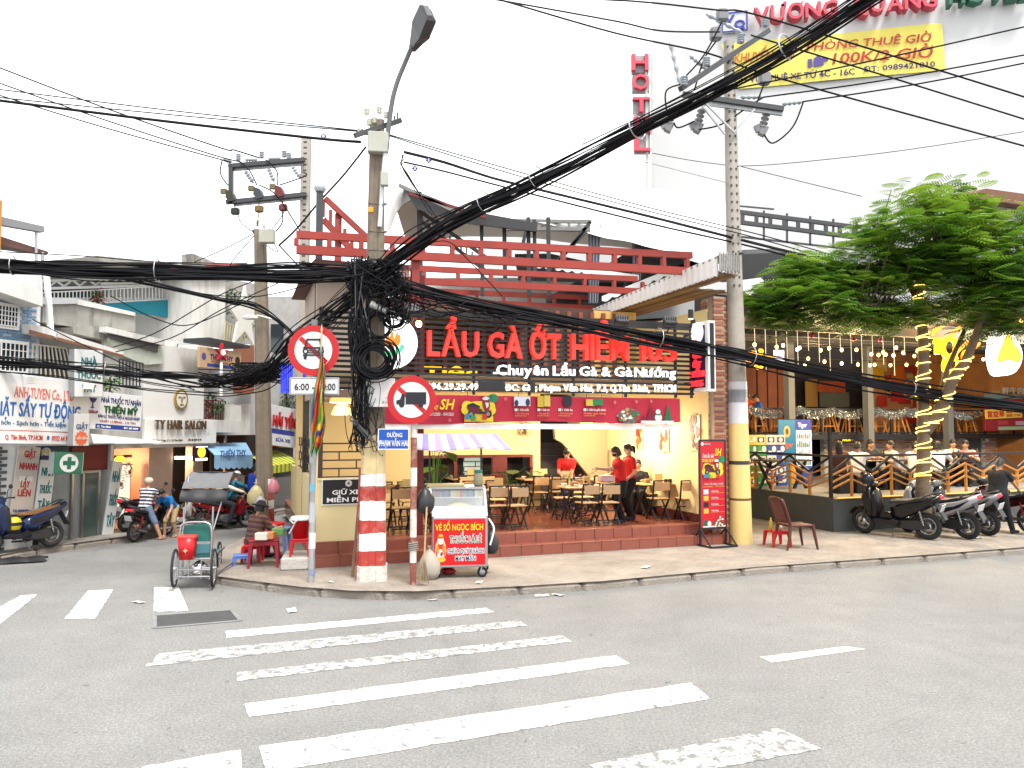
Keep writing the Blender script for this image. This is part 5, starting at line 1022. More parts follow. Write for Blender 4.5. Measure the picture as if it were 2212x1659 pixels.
broom('straw broom leaning on the rusty signpost beside the cart',gq+V((.16,-.1,0)),gq+V((.2,-.02,1.15)))
EP=gnd(772,1246,PZ);es=thing('folding_easel','folded brown wooden easel leaning behind the banded pole','easel',EP);mb=MB()
for x,l in((-.08,1.1),(.1,1.0)):mb.bar((x,0,0),(x+.06,.15,l),.04)
for z in(.2,.4):mb.bar((-.08+z*.05,z*.14,z),(.12+z*.05,z*.14,z),.04)
ob('frame',mb,M('easel_wood',(.2,.11,.06),.6,var=.3),es)
broom('short hand broom hanging head down behind the banded pole',EP+V((.12,-.02,.45)),EP+V((.08,.1,1.15)),.4)
# parking board on the low wall
a0,z0=FR.hit(695,1092,.3);a1,z1=FR.hit(806,1033,.3);pb=thing('parking_board','black board with white lettering about parking on the cream wall','sign',(a0,.33,z0),0,fr=FR);w_,h_=a1-a0,z1-z0
mb=MB();mb.box(0,w_,0,.015,0,h_);ob('board_edge',mb,WHITE,pb);mb=MB();mb.box(.015,w_-.01,-.004,-.001,.015,h_-.015);fc=ob('board_face',mb,P(28,28,30,.5),pb)
sign_text(fc,'GIỮ XE',w_*.2,w_*.74,h_*.4,h_*.57,-.008,WHITE,.035,.004);sign_text(fc,'MIỄN PHÍ',w_*.1,w_*.86,h_*.11,h_*.28,-.008,WHITE,.035,.004);mb=MB();mb.disc((w_*.52,h_*.82),h_*.13,-.008,-.004,20);ob('logo',mb,P(225,225,220),fc);mb=MB();mb.disc((w_*.52,h_*.82),h_*.05,-.011,-.008,10);ob('logo_dot',mb,P(150,60,50),fc)
# plastic stools and tables
def stool(name,label,cat,loc,w,h,m,rz=0,group=None,d=None):
    d=d or w;t=thing(name,label,cat,loc,rz,group);mb=MB();mb.bev(-w/2,w/2,-d/2,d/2,h-.03,h,0,.012);mb.box(-w/2+.015,w/2-.015,-d/2+.012,-d/2+.02,h-h*.2,h-.03);mb.box(-w/2+.015,w/2-.015,d/2-.02,d/2-.012,h-h*.2,h-.03);ob('seat' if cat=='stool' else 'table_top',mb,m,t)
    for sx in(-1,1):
        for sy in(-1,1):
            mb=MB();x,y=sx*w*.42,sy*d*.42;mb.add([(x-.03,y-.03,h-.03),(x+.03,y-.03,h-.03),(x+.03,y+.03,h-.03),(x-.03,y+.03,h-.03)]+[(x*1.16+a*.6,y*1.16+b*.6,0)for a,b in((-.03,-.03),(.03,-.03),(.03,.03),(-.03,.03))],[(0,1,2,3),(7,6,5,4),(0,4,5,1),(1,5,6,2),(2,6,7,3),(3,7,4,0)]);ob('leg',mb,m,t)
    return t
PRED,PBLU,PMAR=P(225,25,35,.35),P(110,150,235,.35),P(165,25,50,.35)
sb_=stool('plastic_stool','light blue plastic stool standing on the street corner','stool',gnd(521,1233,.02),.26,.29,PBLU,.3);sb_.location.z=.01
stool('plastic_table','maroon red plastic table in front of the vendor with the black hat','table',gnd(570,1222,PZ),.48,.46,PMAR,.25)
stool('plastic_table','pale blue plastic table beside the vendor with the black hat','table',gnd(592,1200,PZ),.5,.5,PBLU,.1);stool('plastic_stool','red plastic stool the vendor sits on','stool',gnd(545,1214,PZ),.3,.3,PRED,.1)
lg_=gnd(636,1232,PZ);mb=MB();mb.bev(-.22,.22,0,.8,0,.2,0,.02);solo('concrete_block',mb,CEM,'white concrete ledge at the corner of the restaurant wall','block',lg_,.2)
st_=stool('plastic_stool','red plastic stool on the concrete ledge under the red bucket','stool',lg_+V((.02,.25,.2)),.3,.29,PRED,.2)
bk=thing('ice_bucket','red ice bucket with white lid on a red stool','bucket',lg_+V((.02,.25,.49)));mb=MB();mb.lathe([(0,0),(.12,0),(.155,.3),(.16,.3)],n=20);ob('bucket_body',mb,PRED,bk);mb=MB();mb.lathe([(0,.37),(.15,.36),(.168,.33),(.168,.3),(.15,.3)],n=20);ob('lid',mb,WHITE,bk);mb=MB();mb.tube([(-.17,-.02,.3),(-.06,-.19,.26),(-.0,-.2,.32)],.015,6);mb.tube([(-.17,-.05,.08),(.0,-.17,.34)],.014,6);ob('handle',mb,WHITE,bk)
for px,py,Y,s,r,hh,c,l in((591,1068,QY-.4,'plastic_bag',.13,.4,(240,150,170),'pink plastic bag hanging on the right of the banded pole'),(553,1093,QY-.4,'plastic_bag',.2,.55,(240,225,170),'pale yellow plastic bag hanging on the left of the banded pole'),(562,1100,QY-.5,'plastic_bag',.14,.35,(225,215,235),'white and lilac plastic bag on the foot of the banded pole')):bag(s,l,at(px,py,Y),r,hh,P(*c,.3))
# things on the vendor's table
for px,py,z,nm,l,c in((566,1160,.6,'food_box','white food box on the maroon plastic table',(245,240,225)),(580,1158,.6,'food_box','orange snack box on the maroon plastic table',(240,150,90)),(602,1150,.64,'food_box','green tray on the pale blue table',(120,170,100))):mb=MB();mb.bev(-.1,.1,-.08,.08,0,.12,0,.01);q=gnd(px,py+6,PZ+z-.13);solo(nm,mb,P(*c),l,'box',q)
mb=MB();mb.lathe([(0,0),(.2,0),(.26,.1),(.24,.1),(.19,.02)],n=18);solo('basin',mb,PRED,'red plastic basin behind the vendor near the pole','basin',gnd(588,1140,.5))
# --- the three wheeled cart with hood
YP=gnd(418,1272,0);cy=thing('pedicab','old grey pedicab with folded dark hood and teal backrest','pedicab',YP,R(4));k=YP.y/FPX;yl=lambda px,py,d=0:V(((px-418)*k,d,(1272-py)*k))
def wheel(par,c,r,tr,axis,mt=RUBBER,mr=CHROME,spokes=18,hub=.03,name='wheel'):
    c=V(c);ax=V(axis).normalized();e1=ax.cross(V((0,0,1))).normalized();e2=V((0,0,1));mb=MB();C_=lambda rr,n=28:[c+e1*rr*math.cos(2*math.pi*i/n)+e2*rr*math.sin(2*math.pi*i/n)for i in range(n)]
    mb.tube(C_(r-tr),tr,7,close=True);w=ob(name,mb,mt,par);mb=MB();mb.tube(C_(r-2.1*tr),tr*.55,5,close=True)
    for i in range(spokes):a=2*math.pi*i/spokes;mb.tube([c+ax*(hub if i%2 else-hub),c+(e1*math.cos(a)+e2*math.sin(a))*(r-2.1*tr)],.0035,3,cap=False)
    mb.cyl(c-ax*hub*1.4,c+ax*hub*1.4,hub*.8,n=10);ob('rim',mb,mr,w);return w
r_=41*k
for px in(378,459):wheel(cy,yl(px,1228,.0),r_,.02,(1,.18,0),spokes=24)
wheel(cy,yl(416,1236,1.3),.27,.02,(1,.18,0))
mb=MB();T2=.016
for a in((389,1250,389,1100),(450,1250,450,1100)):mb.tube([yl(a[0],a[1],.1),yl(a[2],a[3],.12)],T2,8)
for y in(1208,1231,1246):mb.tube([yl(386,y,-.02),yl(455,y,-.02)],T2,8)
for px in(386,455,408,434):mb.tube([yl(px,1250,-.02),yl(px,1206,-.02)],T2*.8,6)
mb.tube(spline([yl(390,1206,-.05),yl(390,1150,-.05),yl(397,1133,-.05),yl(424,1130,-.05),yl(448,1133,-.05),yl(455,1150,-.05),yl(455,1206,-.05)],4),T2,8)
for px in(389,452):mb.tube([yl(px,1250,-.02),yl(px,1246,1.2)],T2,8);mb.tube([yl(px,1206,0),yl(px,1200,.7)],T2,8)
mb.tube([yl(370,1228,0),yl(466,1228,0)],T2,8);ob('frame',mb,STEEL,cy)
mb=MB();o_=[yl(394,1172,0),yl(452,1172,0),yl(452,1146,0),yl(445,1137,0),yl(424,1134,0),yl(401,1137,0),yl(394,1146,0)];mb.poly3(o_,(0,.03,0));ob('backrest',mb,P(40,120,110,.6),cy);mb=MB();a,b=yl(392,1207,.02),yl(453,1200,.55);mb.bev(a.x,b.x,.02,.6,a.z,a.z+.05,0,.015);ob('seat',mb,P(60,130,130,.6),cy)
mb=MB();mb.poly3([yl(421,1196,.0),yl(453,1196,0),yl(453,1178,0),yl(421,1178,0)],(0,.02,0));ob('lower_panel',mb,P(80,140,150,.6),cy)
mb=MB()
def hood(u,v):
    px=381+98*u-(1-abs(2*u-1))*0;py=1028+33*v;d=.05+.35*math.sin(v*1.4)-.05*math.sin(u*math.pi)+.012*math.sin(u*21+v*6);q=yl(px+(u-.5)*(-4)*(1-v),py,.55-d);return q
mb.grid(hood,18,8);mb.grid(lambda u,v:hood(u,v)+V((0,.02,0)),18,8);ob('hood',mb,M('hood_grey',(.11,.11,.115),.6,var=.2,bump=.3,bs=12),cy,flip=False);mb=MB();h2=lambda u,v:yl(380+100*u,1061+27*v+3*math.sin(u*math.pi),.2-.12*math.sin(v*2)+.02*math.sin(u*15));mb.grid(h2,18,6);mb.grid(lambda u,v:h2(u,v)+V((0,.02,0)),18,6);ob('hood_valance',mb,M('hood_black',(.018,.018,.02),.6),cy,flip=False)
mb=MB();mb.grid(lambda u,v:yl(383+94*u,1028,.5+.8*v)+V((0,0,-.12*v)),8,4);ob('hood_roof',mb,M('hood_grey'),cy,flip=False)
mb=MB();mb.tube([yl(390,1135,.1),yl(389,1035,.3)],.012,6);mb.tube([yl(452,1150,.1),yl(464,1085,.25)],.012,6);ob('hood_stay',mb,STEEL,cy)
cl_=thing('cooler_box','red cooler box hanging on the back of the pedicab','cooler',YP+yl(410,1207,-.12),R(4));w=20*k;mb=MB();mb.lathe([(0,0),(w*.92,0),(w*1.2,46*k),(0,46*k)],n=4);mb.v=[((x+y)*.7071,(x-y)*.5,z)for x,y,z in mb.v];ob('box_body',mb,PRED,cl_);mb=MB();mb.bev(-w*.95,w*.95,-w*.62,w*.62,43*k,51*k,0,.02);ob('lid',mb,P(240,70,60,.35),cl_);mb=MB();mb.prism([(x*.04,20*k+z*.04)for x,z in((0,1),(.3,.3),(1,0),(.3,-.3),(0,-1),(-.3,-.3),(-1,0),(-.3,.3))],-w*.66,-w*.6);ob('star',mb,P(250,190,150),cl_)
mb=MB();mb.lathe([(0,0),(.1,0),(.13,.06),(.12,.14),(.05,.2),(0,.22)],n=16);solo('kettle',mb,CHROME,'silver kettle in the lower tray of the pedicab','kettle',YP+yl(424,1244,.1))
# --- standing banner
XP=gnd(1541,1178,PZ);xb=thing('standing_banner','black framed standing banner with red promotion print on the pavement','banner stand',XP,R(22));k=XP.y/FPX;xw,xh0,xh1=33*k,36*k,224*k
mb=MB()
for x in(-xw,xw):mb.bar((x,0,.0),(x,0,xh1),.035)
for z in(xh0,xh1):mb.bar((-xw,0,z),(xw,0,z),.035)
for x in(-xw,xw):mb.bar((x,-.35,.02),(x,.35,.02),.03);mb.bar((x,-.33,.03),(x,0,xh0),.025);mb.bar((x,.33,.03),(x,0,xh0),.025)
for y in(-.35,.35):mb.bar((-xw,y,.02),(xw,y,.02),.03)
ob('frame',mb,BLACK,xb);mb=MB();mb.box(-xw+.02,xw-.02,-.01,.01,xh0+.02,xh1-.02);xc=ob('banner_print',mb,P(214,25,45,.4),xb);XH=xh1-xh0
XX=lambda zx,zy:(-xw+(zx-1905)/250*2*xw,xh1-(zy-215)/745*XH)
def xel(zx,zy,rx,ry,m,y=-.014):
    x,z=XX(zx,zy);q=2*xw/250;mb=MB();mb.prism([(x+rx*q*math.cos(i*.393),z+ry*q*math.sin(i*.393))for i in range(16)],y,y+.002);ob('print',mb,m,xc)
def xrc(a,b,c,d,m,y=-.014):x0,z0=XX(a,d);x1,z1=XX(c,b);mb=MB();mb.box(x0,x1,y,y+.002,z0,z1);ob('print',mb,m,xc)
def xtx(s,a,b,c,d,m,bold=.01,sh=0):x0,z0=XX(a,d);x1,z1=XX(c,b);sign_text(xc,s,x0,x1,z0,z1,-.015,m,bold,.002,sh)
xel(2030,480,105,55,PY);xel(1975,445,40,38,PY,-.015);xel(2090,440,40,38,PY,-.0155);
def xpoly(pts,m,i):mb=MB();mb.prism([XX(*q)for q in pts],-.021-i*.0012,-.02-i*.0012);ob('print',mb,m,xc)
sc_art(2035,432,.85,lambda x,y,a,b,m,i:xel(x,y,a,b,m,-.0205-i*.0012),xpoly);xel(2118,378,32,30,PG,-.016)
for zx,c in((1950,(60,140,200)),(1985,(60,160,90)),(2030,(240,200,60)),(2075,(220,40,40))):xrc(zx-14,500,zx+16,532,P(*c),-.04)
xel(1932,245,14,14,PW_);xtx('TRÚNG THƯỞNG',1950,240,2010,252,PW_);xtx('ĂN LẨU GÀ',1930,335,2040,362,PW_,.03,.2);xtx('TRÚNG XE MÁY',1925,372,2060,398,PY,.03,.2);xtx('SH',2050,285,2118,345,PY,.05,.25);xtx('Mua 1 lẩu tặng 1 phiếu',1950,578,2130,590,PW_);xtx('15/12/2020 - 15/01/2021',1930,600,2140,612,P(250,170,100))
for i,c in enumerate(((235,240,250),(230,195,70),(30,30,45),(230,190,70))):y=650+i*54;xrc(1938,y-20,1985,y+20,P(*c));xtx('1 Giải thưởng',2010,y-10,2080,y+4,PW_);xrc(2010,y+10,2140,y+13,P(250,170,100))
for i in range(30):a=random.random()*6.28;q=random.random()**.5;xel(2095+58*q*math.cos(a),905+46*q*math.sin(a),9,8,P(*random.choice([(235,235,225),(70,110,60),(180,160,110),(150,60,50)])),-.016-random.random()*.006)
xel(1960,915,22,32,P(25,110,70));xel(1990,920,18,24,PW_,-.016);xrc(1928,938,2150,948,PW_,-.0165)
# --- plastic chair, red stool, bottle and cup on the right pavement
PC=gnd(1716,1184,PZ);k=PC.y/FPX;pc=thing('plastic_chair','brown plastic chair with slatted back facing the scooters','chair',PC,R(12));BR=P(95,45,38,.4);sh_,bh=52*k,107*k;s_=.24
mb=MB();mb.bev(-s_,s_+.06,-s_,s_,sh_-.04,sh_,0,.018);ob('seat',mb,BR,pc)
for x,y,dx,dy in((-s_+.03,-s_+.03,-.1,-.03),(-s_+.03,s_-.03,-.1,.03),(s_+.03,-s_+.03,.07,-.03),(s_+.03,s_-.03,.07,.03)):mb=MB();mb.tube([(x,y,sh_),(x+dx*.3,y+dy,sh_*.55),(x+dx,y+dy*1.5,0)],[.034,.03,.02],6);ob('leg',mb,BR,pc)
bkp=lambda y,t:V((-s_+.02-.16*t-.03*(1-(y/s_)**2),y,sh_+(bh-sh_)*t));mb=MB();mb.tube(spline([bkp(-s_,0),bkp(-s_*1.02,.5),bkp(-s_*.95,.92),bkp(-s_*.6,1),bkp(0,1.02),bkp(s_*.6,1),bkp(s_*.95,.92),bkp(s_*1.02,.5),bkp(s_,0)],3),.028,7);mb.tube([bkp(-s_,.12),bkp(0,.1),bkp(s_,.12)],.025,6);bk_=ob('backrest',mb,BR,pc)
for i in range(8):y=-s_*.8+i*s_*1.6/7;mb=MB();mb.bar(bkp(y,.12),bkp(y,.99),.012,.034,up=(1,0,0));ob('slat',mb,BR,bk_)
SP=gnd(1679,1179,PZ);stool('plastic_stool','small red plastic stool with a bottle and a cup beside the brown chair','stool',SP,.38,.3,PRED,.2)
mb=MB();mb.lathe([(0,0),(.035,0),(.036,.1),(.03,.14),(.035,.17),(.014,.21),(.014,.23)],n=12);bo=solo('juice_bottle',mb,P(240,190,40,.2),'small yellow juice bottle on the red stool','bottle',SP+V((-.12,0,.3)));mb=MB();mb.cyl((0,0,.23),(0,0,.25),.017);ob('bottle_cap',mb,P(240,180,60),bo)
mb=MB();mb.lathe([(0,.005),(.028,.005),(.038,.12),(.034,.12),(.026,.015)],n=12);solo('plastic_cup',mb,P(230,225,200,.2),'clear plastic cup on the red stool beside the bottle','cup',SP+V((.08,.02,.3)))
# ================================================================ dining room of the corner restaurant
def fold_chair(label,loc,rz,fr,group,wood=None,proto=[None]):
    if proto[0]:c=dup(proto[0],fr.w(*loc),rz+fr.a,label);c['group']=group;return c
    t=thing('folding_chair',label,'chair',loc,rz,group,fr);W=M('chair_wood',(.5,.33,.17),.5,var=.25,scale=12)
    mb=MB();mb.bev(-.18,.18,-.17,.19,.43,.455,0,.008);ob('seat',mb,W,t)
    mb=MB();mb.bev(-.175,.175,-.225,-.205,.62,.8,0,.006);ob('backrest',mb,W,t)
    for x in(-.19,.19):mb=MB();mb.bar((x,-.2,.84),(x,-.13,.44),.028,.03);mb.bar((x,-.13,.44),(x,.2,.0),.028,.03);ob('leg',mb,BLACK,t)
    for x in(-.16,.16):mb=MB();mb.bar((x,.17,.44),(x,-.22,.0),.026,.03);ob('leg',mb,BLACK,t)
    mb=MB();mb.bar((-.19,-.2,.83),(.19,-.2,.83),.026);mb.bar((-.16,-.18,.06),(.16,-.18,.06),.024);mb.bar((-.19,.15,.06),(.19,.15,.06),.024);mb.bar((-.18,-.02,.27),(.18,-.02,.27),.02);ob('stretcher',mb,BLACK,t);proto[0]=t;return t
def dine_table(label,loc,rz,fr,group='wooden tables of the corner restaurant',proto=[None]):
    if proto[0]:return dup(proto[0],fr.w(*loc),rz+fr.a,label)
    t=thing('dining_table',label,'table',loc,rz,group,fr);mb=MB()
    for i in range(5):mb=MB();mb.bev(-.5,.5,-.34+i*.136,-.34+i*.136+.132,.7,.73,0,.005);ob('plank',mb,M('chair_wood'),t)
    for x in(-.42,.42):
        for s in(-1,1):mb=MB();mb.bar((x,-.28*s,.7),(x,.28*s,0),.03,.03);ob('leg',mb,BLACK,t)
    mb=MB();mb.bar((-.42,0,.36),(.42,0,.36),.025);ob('stretcher',mb,BLACK,t);proto[0]=t;return t
cups=[None]
def cup(loc,fr,dark=True,on=''):
    l=('dark drinking cup standing on ' if dark else 'small white bowl standing on ')+on;g='cups on the restaurant tables' if dark else 'bowls on the restaurant tables'
    mb=MB();mb.lathe([(0,0),(.035,0),(.045,.1),(.038,.1),(.03,.02)]if dark else[(0,0),(.04,0),(.075,.05),(.07,.05),(.035,.012)],n=10);return solo('cup' if dark else 'bowl',mb,P(70,30,25)if dark else WHITE,l,'cup' if dark else 'bowl',loc,0,g,fr)
def gl(px,py,z=FZ):return FR.loc(gnd(px,py,z))
CG='folding chairs around the restaurant tables';nth='first second third fourth fifth sixth'.split()
spots=[('front left pair behind the vending cart, left one',863,1147,0),('front left pair behind the vending cart, right one',905,1146,0),('pair right of the vending cart, left one',1070,1141,1),('pair right of the vending cart, right one',1114,1141,1),('pair in front of the waitresses, left one',1268,1133,2),('pair in front of the waitresses, right one',1314,1132,2),('pair before the seated man, left one',1422,1121,3),('pair before the seated man, right one',1482,1121,3)]
tabs={}
for l,px,py,k in spots:
    p=gl(px,py);fold_chair('wooden folding chair seen from behind, '+l.replace('one','chair').replace('front left pair','pair'),p,jit(.12),FR,CG);tabs.setdefault(k,[]).append(p)
tn=['wooden table behind the vending cart set with cups','wooden table right of the vending cart set with cups','wooden table in front of the two waitresses','wooden table in front of the seated man']
ts_=['the table behind the cart','the table right of the cart','the table by the waitresses','the table of the seated man']
for k,(a,b)in tabs.items():
    c=(a+b)/2+V((0,.62,0));c.z=FZ;dine_table(tn[k],c,0,FR)
    for i,sx in enumerate((-.25,.25)):fold_chair('wooden folding chair facing out, %s side of %s'%(('left','right')[i],ts_[k]),c+V((sx,.62,0)),math.pi+jit(.1),FR,CG)
    for i in range(4):cup(c+V((jit(.4),jit(.25),.731)),FR,i%2==0,ts_[k])
    mb=MB();mb.bev(-.09,.09,-.012,.012,0,.2,0,.004);solo('menu_board',mb,P(240,215,150),'upright pale menu board on the '+tn[k].replace('wooden ','').replace(' set with cups',''),'menu',c+V((.1,.1,.731)),jit(.4),None,FR)
    mb=MB();mb.bev(-.08,.08,-.06,.06,0,.09,0,.008);solo('napkin_box',mb,P(190,150,95),'napkin box on the '+tn[k].replace('wooden ','').replace(' set with cups',''),'box',c+V((-.22,.05,.731)),jit(.6),None,FR)
for i,(px,py)in enumerate(((1010,1096),(1165,1098),(1245,1098),(1400,1093))):
    c=gl(px,py);dine_table('rear wooden table, %s from the left along the back wall'%nth[i],c,0,FR)
    for j,sx in enumerate((-.25,.25)):fold_chair('wooden folding chair seen from behind at the %s rear table, %s'%(nth[i],('left','right')[j]),c+V((sx,-.6,0)),jit(.2),FR,CG)
    for q in range(4):cup(c+V((jit(.4),jit(.25),.731)),FR,q%2==0,'the %s rear table from the left'%nth[i])
    mb=MB();mb.bev(-.12,.12,-.012,.012,0,.22,0,.004);solo('menu_board',mb,P(240,215,150),'upright pale menu board on the %s rear table'%nth[i],'menu',c+V((jit(.2),.1,.731)),jit(.4),None,FR)
# waiting staff
a=FR.hit(1226,1000,3.3)[0];person('waitress in red shirt bending over a table by the dark stairs',(a,3.3,FZ),152,1.58,lean=22,hands=[(-.02,.42,.92),(.12,.42,.9)],head=(0,30),bottom=(35,40,85),hair='tail',sleeve=.6,fr=FR)
mb=MB();mb.grid(lambda u,v:V(((u-.5)*.26,.05*math.sin(u*9+v*4),-.32*v)),8,8);q=FR.w(a-.2,2.88,FZ+.98);solo('cloth',mb,P(235,220,165),'pale cloth held by the bending waitress','cloth',q)
p2=gl(1342,1128);person('waitress in red shirt and black mask holding a basket and chopsticks',p2,82,1.62,lean=8,hands=[(-.12,.52,1.12),(.06,.3,.96)],head=(0,18),bottom=(18,18,22),shoes=(50,50,55),hair='bob',mask=(25,25,30),sleeve=.6,fr=FR,elbow=(.3,-.5,-1))
mb=MB();mb.bev(-.16,.16,-.12,.12,0,.14,0,.03);solo('plastic_basket',mb,P(225,190,190,.4),'pinkish clear plastic basket carried by the masked waitress','basket',FR.w(p2.x-.36,p2.y-.04,FZ+.84),FR.a)
mb=MB();o_=FR.w(p2.x-.58,p2.y-.12,FZ+1.1);mb.cyl((0,0,0),(-.22,.0,-.1),.005,n=5);mb.cyl((0,.02,0),(-.2,.03,-.13),.005,n=5);solo('chopsticks',mb,WOOD,'pair of chopsticks in the raised hand of the masked waitress','chopsticks',o_)
p3=gl(1362,1122);person('waitress in red shirt with ponytail and white mask standing behind her colleague',p3,88,1.66,lean=3,hands=[(-.14,.16,.85),(.15,.12,.85)],head=(0,10),bottom=(18,18,22),shoes=(40,35,40),hair='tail',mask=(225,225,225),sleeve=.6,fr=FR)
a=FR.hit(1378,1000,2.7)[0];person('young man in black shirt sitting at the right rear table',(a,2.7,FZ),150,1.66,pel=(0,0,.47),lean=-4,hands=[(-.12,.32,.74),(.15,.3,.74)],feet=[(-.12,.38,0),(.12,.4,0)],top=(28,28,36),bottom=(30,30,36),sleeve=.9,fr=FR)
mb=MB();mb.bev(-.2,.2,-.2,.2,0,.46,0,.02);solo('low_stool',mb,DWOOD,'dark stool under the seated young man','stool',(a,2.72,FZ),0,None,FR)
# wall things
FWL=Frame(FR.w(SR,TB,0)[:2],19.5-90)
def wallpic(px0,py0,px1,py1,label,cols,seed):
    a0,z0=FWL.hit(px0,py1,-.02);a1,z1=FWL.hit(px1,py0,-.02);rn=random.Random(seed);t=thing('wall_picture',label,'picture',(a0,-.03,z0),0,'food pictures on the right wall',FWL);w,h=a1-a0,z1-z0;mb=MB();mb.bev(0,w,-.0,.02,0,h,0,.004);ob('panel',mb,P(235,205,150,.4),t)
    for i in range(16):
        mb=MB();c=(w*rn.uniform(.2,.8),h*rn.uniform(.1,.9));r=w*rn.uniform(.1,.28);mb.prism([(c[0]+r*math.cos(k*.7)*rn.uniform(.6,1.1),c[1]+r*1.5*math.sin(k*.7)*rn.uniform(.6,1.1))for k in range(9)],-.004-i*.0008,-.002-i*.0008);ob('print',mb,P(*rn.choice(cols)),t)
FC=[(190,100,50),(225,160,90),(150,70,40),(245,225,190),(120,50,30)]
wallpic(1375,922,1389,970,'narrow food picture deepest on the right wall',FC,1);wallpic(1424,917,1445,976,'middle food picture of roast chicken on the right wall',FC,2);wallpic(1490,895,1512,975,'largest food picture nearest the brick pillar',FC,3)
fq=FR.hit(1134,924,TB-.15);fan=thing('wall_fan','round wall fan on the yellow back wall','fan',(fq[0],TB-.15,fq[1]),0,fr=FR);r_=.21
mb=MB()
for rr in(r_,r_*.66,r_*.33):mb.tube([(rr*math.cos(k*.35),-.05*(1-rr/r_),rr*math.sin(k*.35))for k in range(18)],.006,4,close=True)
for k in range(20):mb.tube([(0,-.06,0),(r_*math.cos(k*.314),0,r_*math.sin(k*.314))],.003,3)
ob('cage',mb,DARKM,fan);mb=MB()
for k in range(3):a=k*2.094;mb.add([(0,0,0),(r_*.9*math.cos(a),.02,r_*.9*math.sin(a)),(r_*.9*math.cos(a+.8),-.01,r_*.9*math.sin(a+.8))],[(0,1,2),(2,1,0)])
ob('blade',mb,P(190,150,80),fan,flip=False);mb=MB();mb.cyl((0,.02,0),(0,.15,0),.05);ob('motor',mb,BLACK,fan)
a0=FR.hit(1367,1000,4.3)[0];a1=FR.hit(1405,1000,4.3)[0];sh=thing('steel_rack','steel rack with jars standing against the right wall','rack',(a0,4.3,FZ),0,fr=FR);w=min(a1-a0,SR-a0-.05)
for z in(.5,.95,1.35):mb=MB();mb.box(0,w,0,.45,z,z+.02);ob('shelf',mb,STEEL,sh)
for x in(0.02,w-.02):
    for y in(.02,.43):mb=MB();mb.bar((x,y,0),(x,y,1.4),.025);ob('post',mb,STEEL,sh)
for i,(x,z,c,hh)in enumerate(((.12,1.37,(225,200,170),.16),(.32,1.37,(240,235,225),.12),(.15,.97,(170,40,35),.2),(.35,.97,(200,60,50),.22),(.3,.52,(200,200,205),.25))):mb=MB();mb.lathe([(0,0),(.07,0),(.075,hh*.8),(.05,hh),(0,hh)],n=12);solo('jar',mb,P(*c),['beige bowl on top of the steel rack','white bowl on top of the steel rack','dark red jar on the middle shelf of the steel rack','bright red jar on the middle shelf of the steel rack','silver pot on the bottom shelf of the steel rack'][i],'jar',(a0+x,4.5,FZ+z),0,None,FR)
def plant(label,loc,fr,n,hgt,spread,leaf,mats,pot=(.12,.25),seed=1,cat='plant'):
    rn=random.Random(seed);t=thing('potted_plant',label,cat,loc,0,None,fr)
    if pot:mb=MB();mb.lathe([(0,0),(pot[0]*.7,0),(pot[0],pot[1]),(pot[0]*.85,pot[1]),(0,pot[1]*.9)],n=14);ob('pot',mb,P(120,70,50),t)
    for i in range(n):
        a=rn.random()*6.28;z=(pot[1]if pot else 0)+hgt*rn.uniform(.2,1);r=spread*rn.uniform(.3,1);tip=V((r*math.cos(a),r*math.sin(a),z));base=V((0,0,pot[1]*.9 if pot else 0));mid=tip*.55+V((0,0,z*.35));d=V((math.cos(a),math.sin(a),rn.uniform(-.7,.1))).normalized();s=d.cross(V((0,0,1))).normalized();l=leaf*rn.uniform(.6,1.2)
        mb=MB();mb.tube([base,mid,tip],.006,4,0);P_=[]
        for k,w in enumerate((0.05,.34,.42,.3,.0)):q=tip+d*l*k/4+V((0,0,-.12*l*(k/4)**2));P_+=[q-s*w*l+V((0,0,.06*l)),q,q+s*w*l+V((0,0,.06*l))]
        b0=[(k*3+j,k*3+j+1,k*3+j+4,k*3+j+3)for k in range(4)for j in range(2)];mb.add(P_,b0,0,True);ob('leaf',mb,mats[i%len(mats)],t,flip=False)
    return t
LEAF1,LEAF2,LEAF3=M('leaf_bright',(.12,.3,.04),.4,var=.3),M('leaf_mid',(.05,.16,.03),.4,var=.3),M('leaf_dark',(.02,.07,.02),.35,var=.3)
q=FR.hit(938,1050,1.9)[0];plant('bright broad leaved pot plant behind the vending cart',(q,1.9,FZ),FR,22,1.35,.3,.3,[LEAF1,LEAF2],seed=3)
q=FR.hit(1105,1020,4.7)[0];plant('dark leafy plant below the dining room window',(q,4.65,FZ),FR,30,.75,.55,.34,[LEAF2,LEAF3],seed=4)
# pendant lamps of woven rattan
RAT=M('rattan',(.55,.36,.12),.7,var=.3,scale=40,em=.35,ecol=(1,.62,.2))
def pendant(px,py,y,label,r=.16,pw=14,e=3.5,top=CZ):
    a,z=FR.hit(px,py,y);t=thing('pendant_lamp',label,'lamp',(a,y,z),0,'woven pendant lamps of the restaurant',FR);mb=MB();mb.lathe([(r,0),(r*.98,.04),(r*.7,r*.8),(r*.3,r*1.1),(.02,r*1.15)],n=18);mb.lathe([(r*.97,0),(r*.95,.04),(r*.68,r*.78),(r*.3,r*1.07)],n=18);ob('lamp_shade',mb,RAT,t,flip=False)
    mb=MB();mb.ell((0,0,r*.35),(.045,.045,.055),10,7);ob('bulb',mb,glow(255,215,130,e),t);mb=MB();mb.cyl((0,0,r*1.1),(0,0,max(top-z,r*1.3)),.006,n=5);ob('cord',mb,BLACK,t)
    ld=bpy.data.lights.new('lamp_light','POINT');ld.energy=pw;ld.color=(1,.84,.6);ld.shadow_soft_size=.06;lo=bpy.data.objects.new('lamp_light',ld);COL.objects.link(lo);lo.parent=t;lo.location=(0,0,-.04)
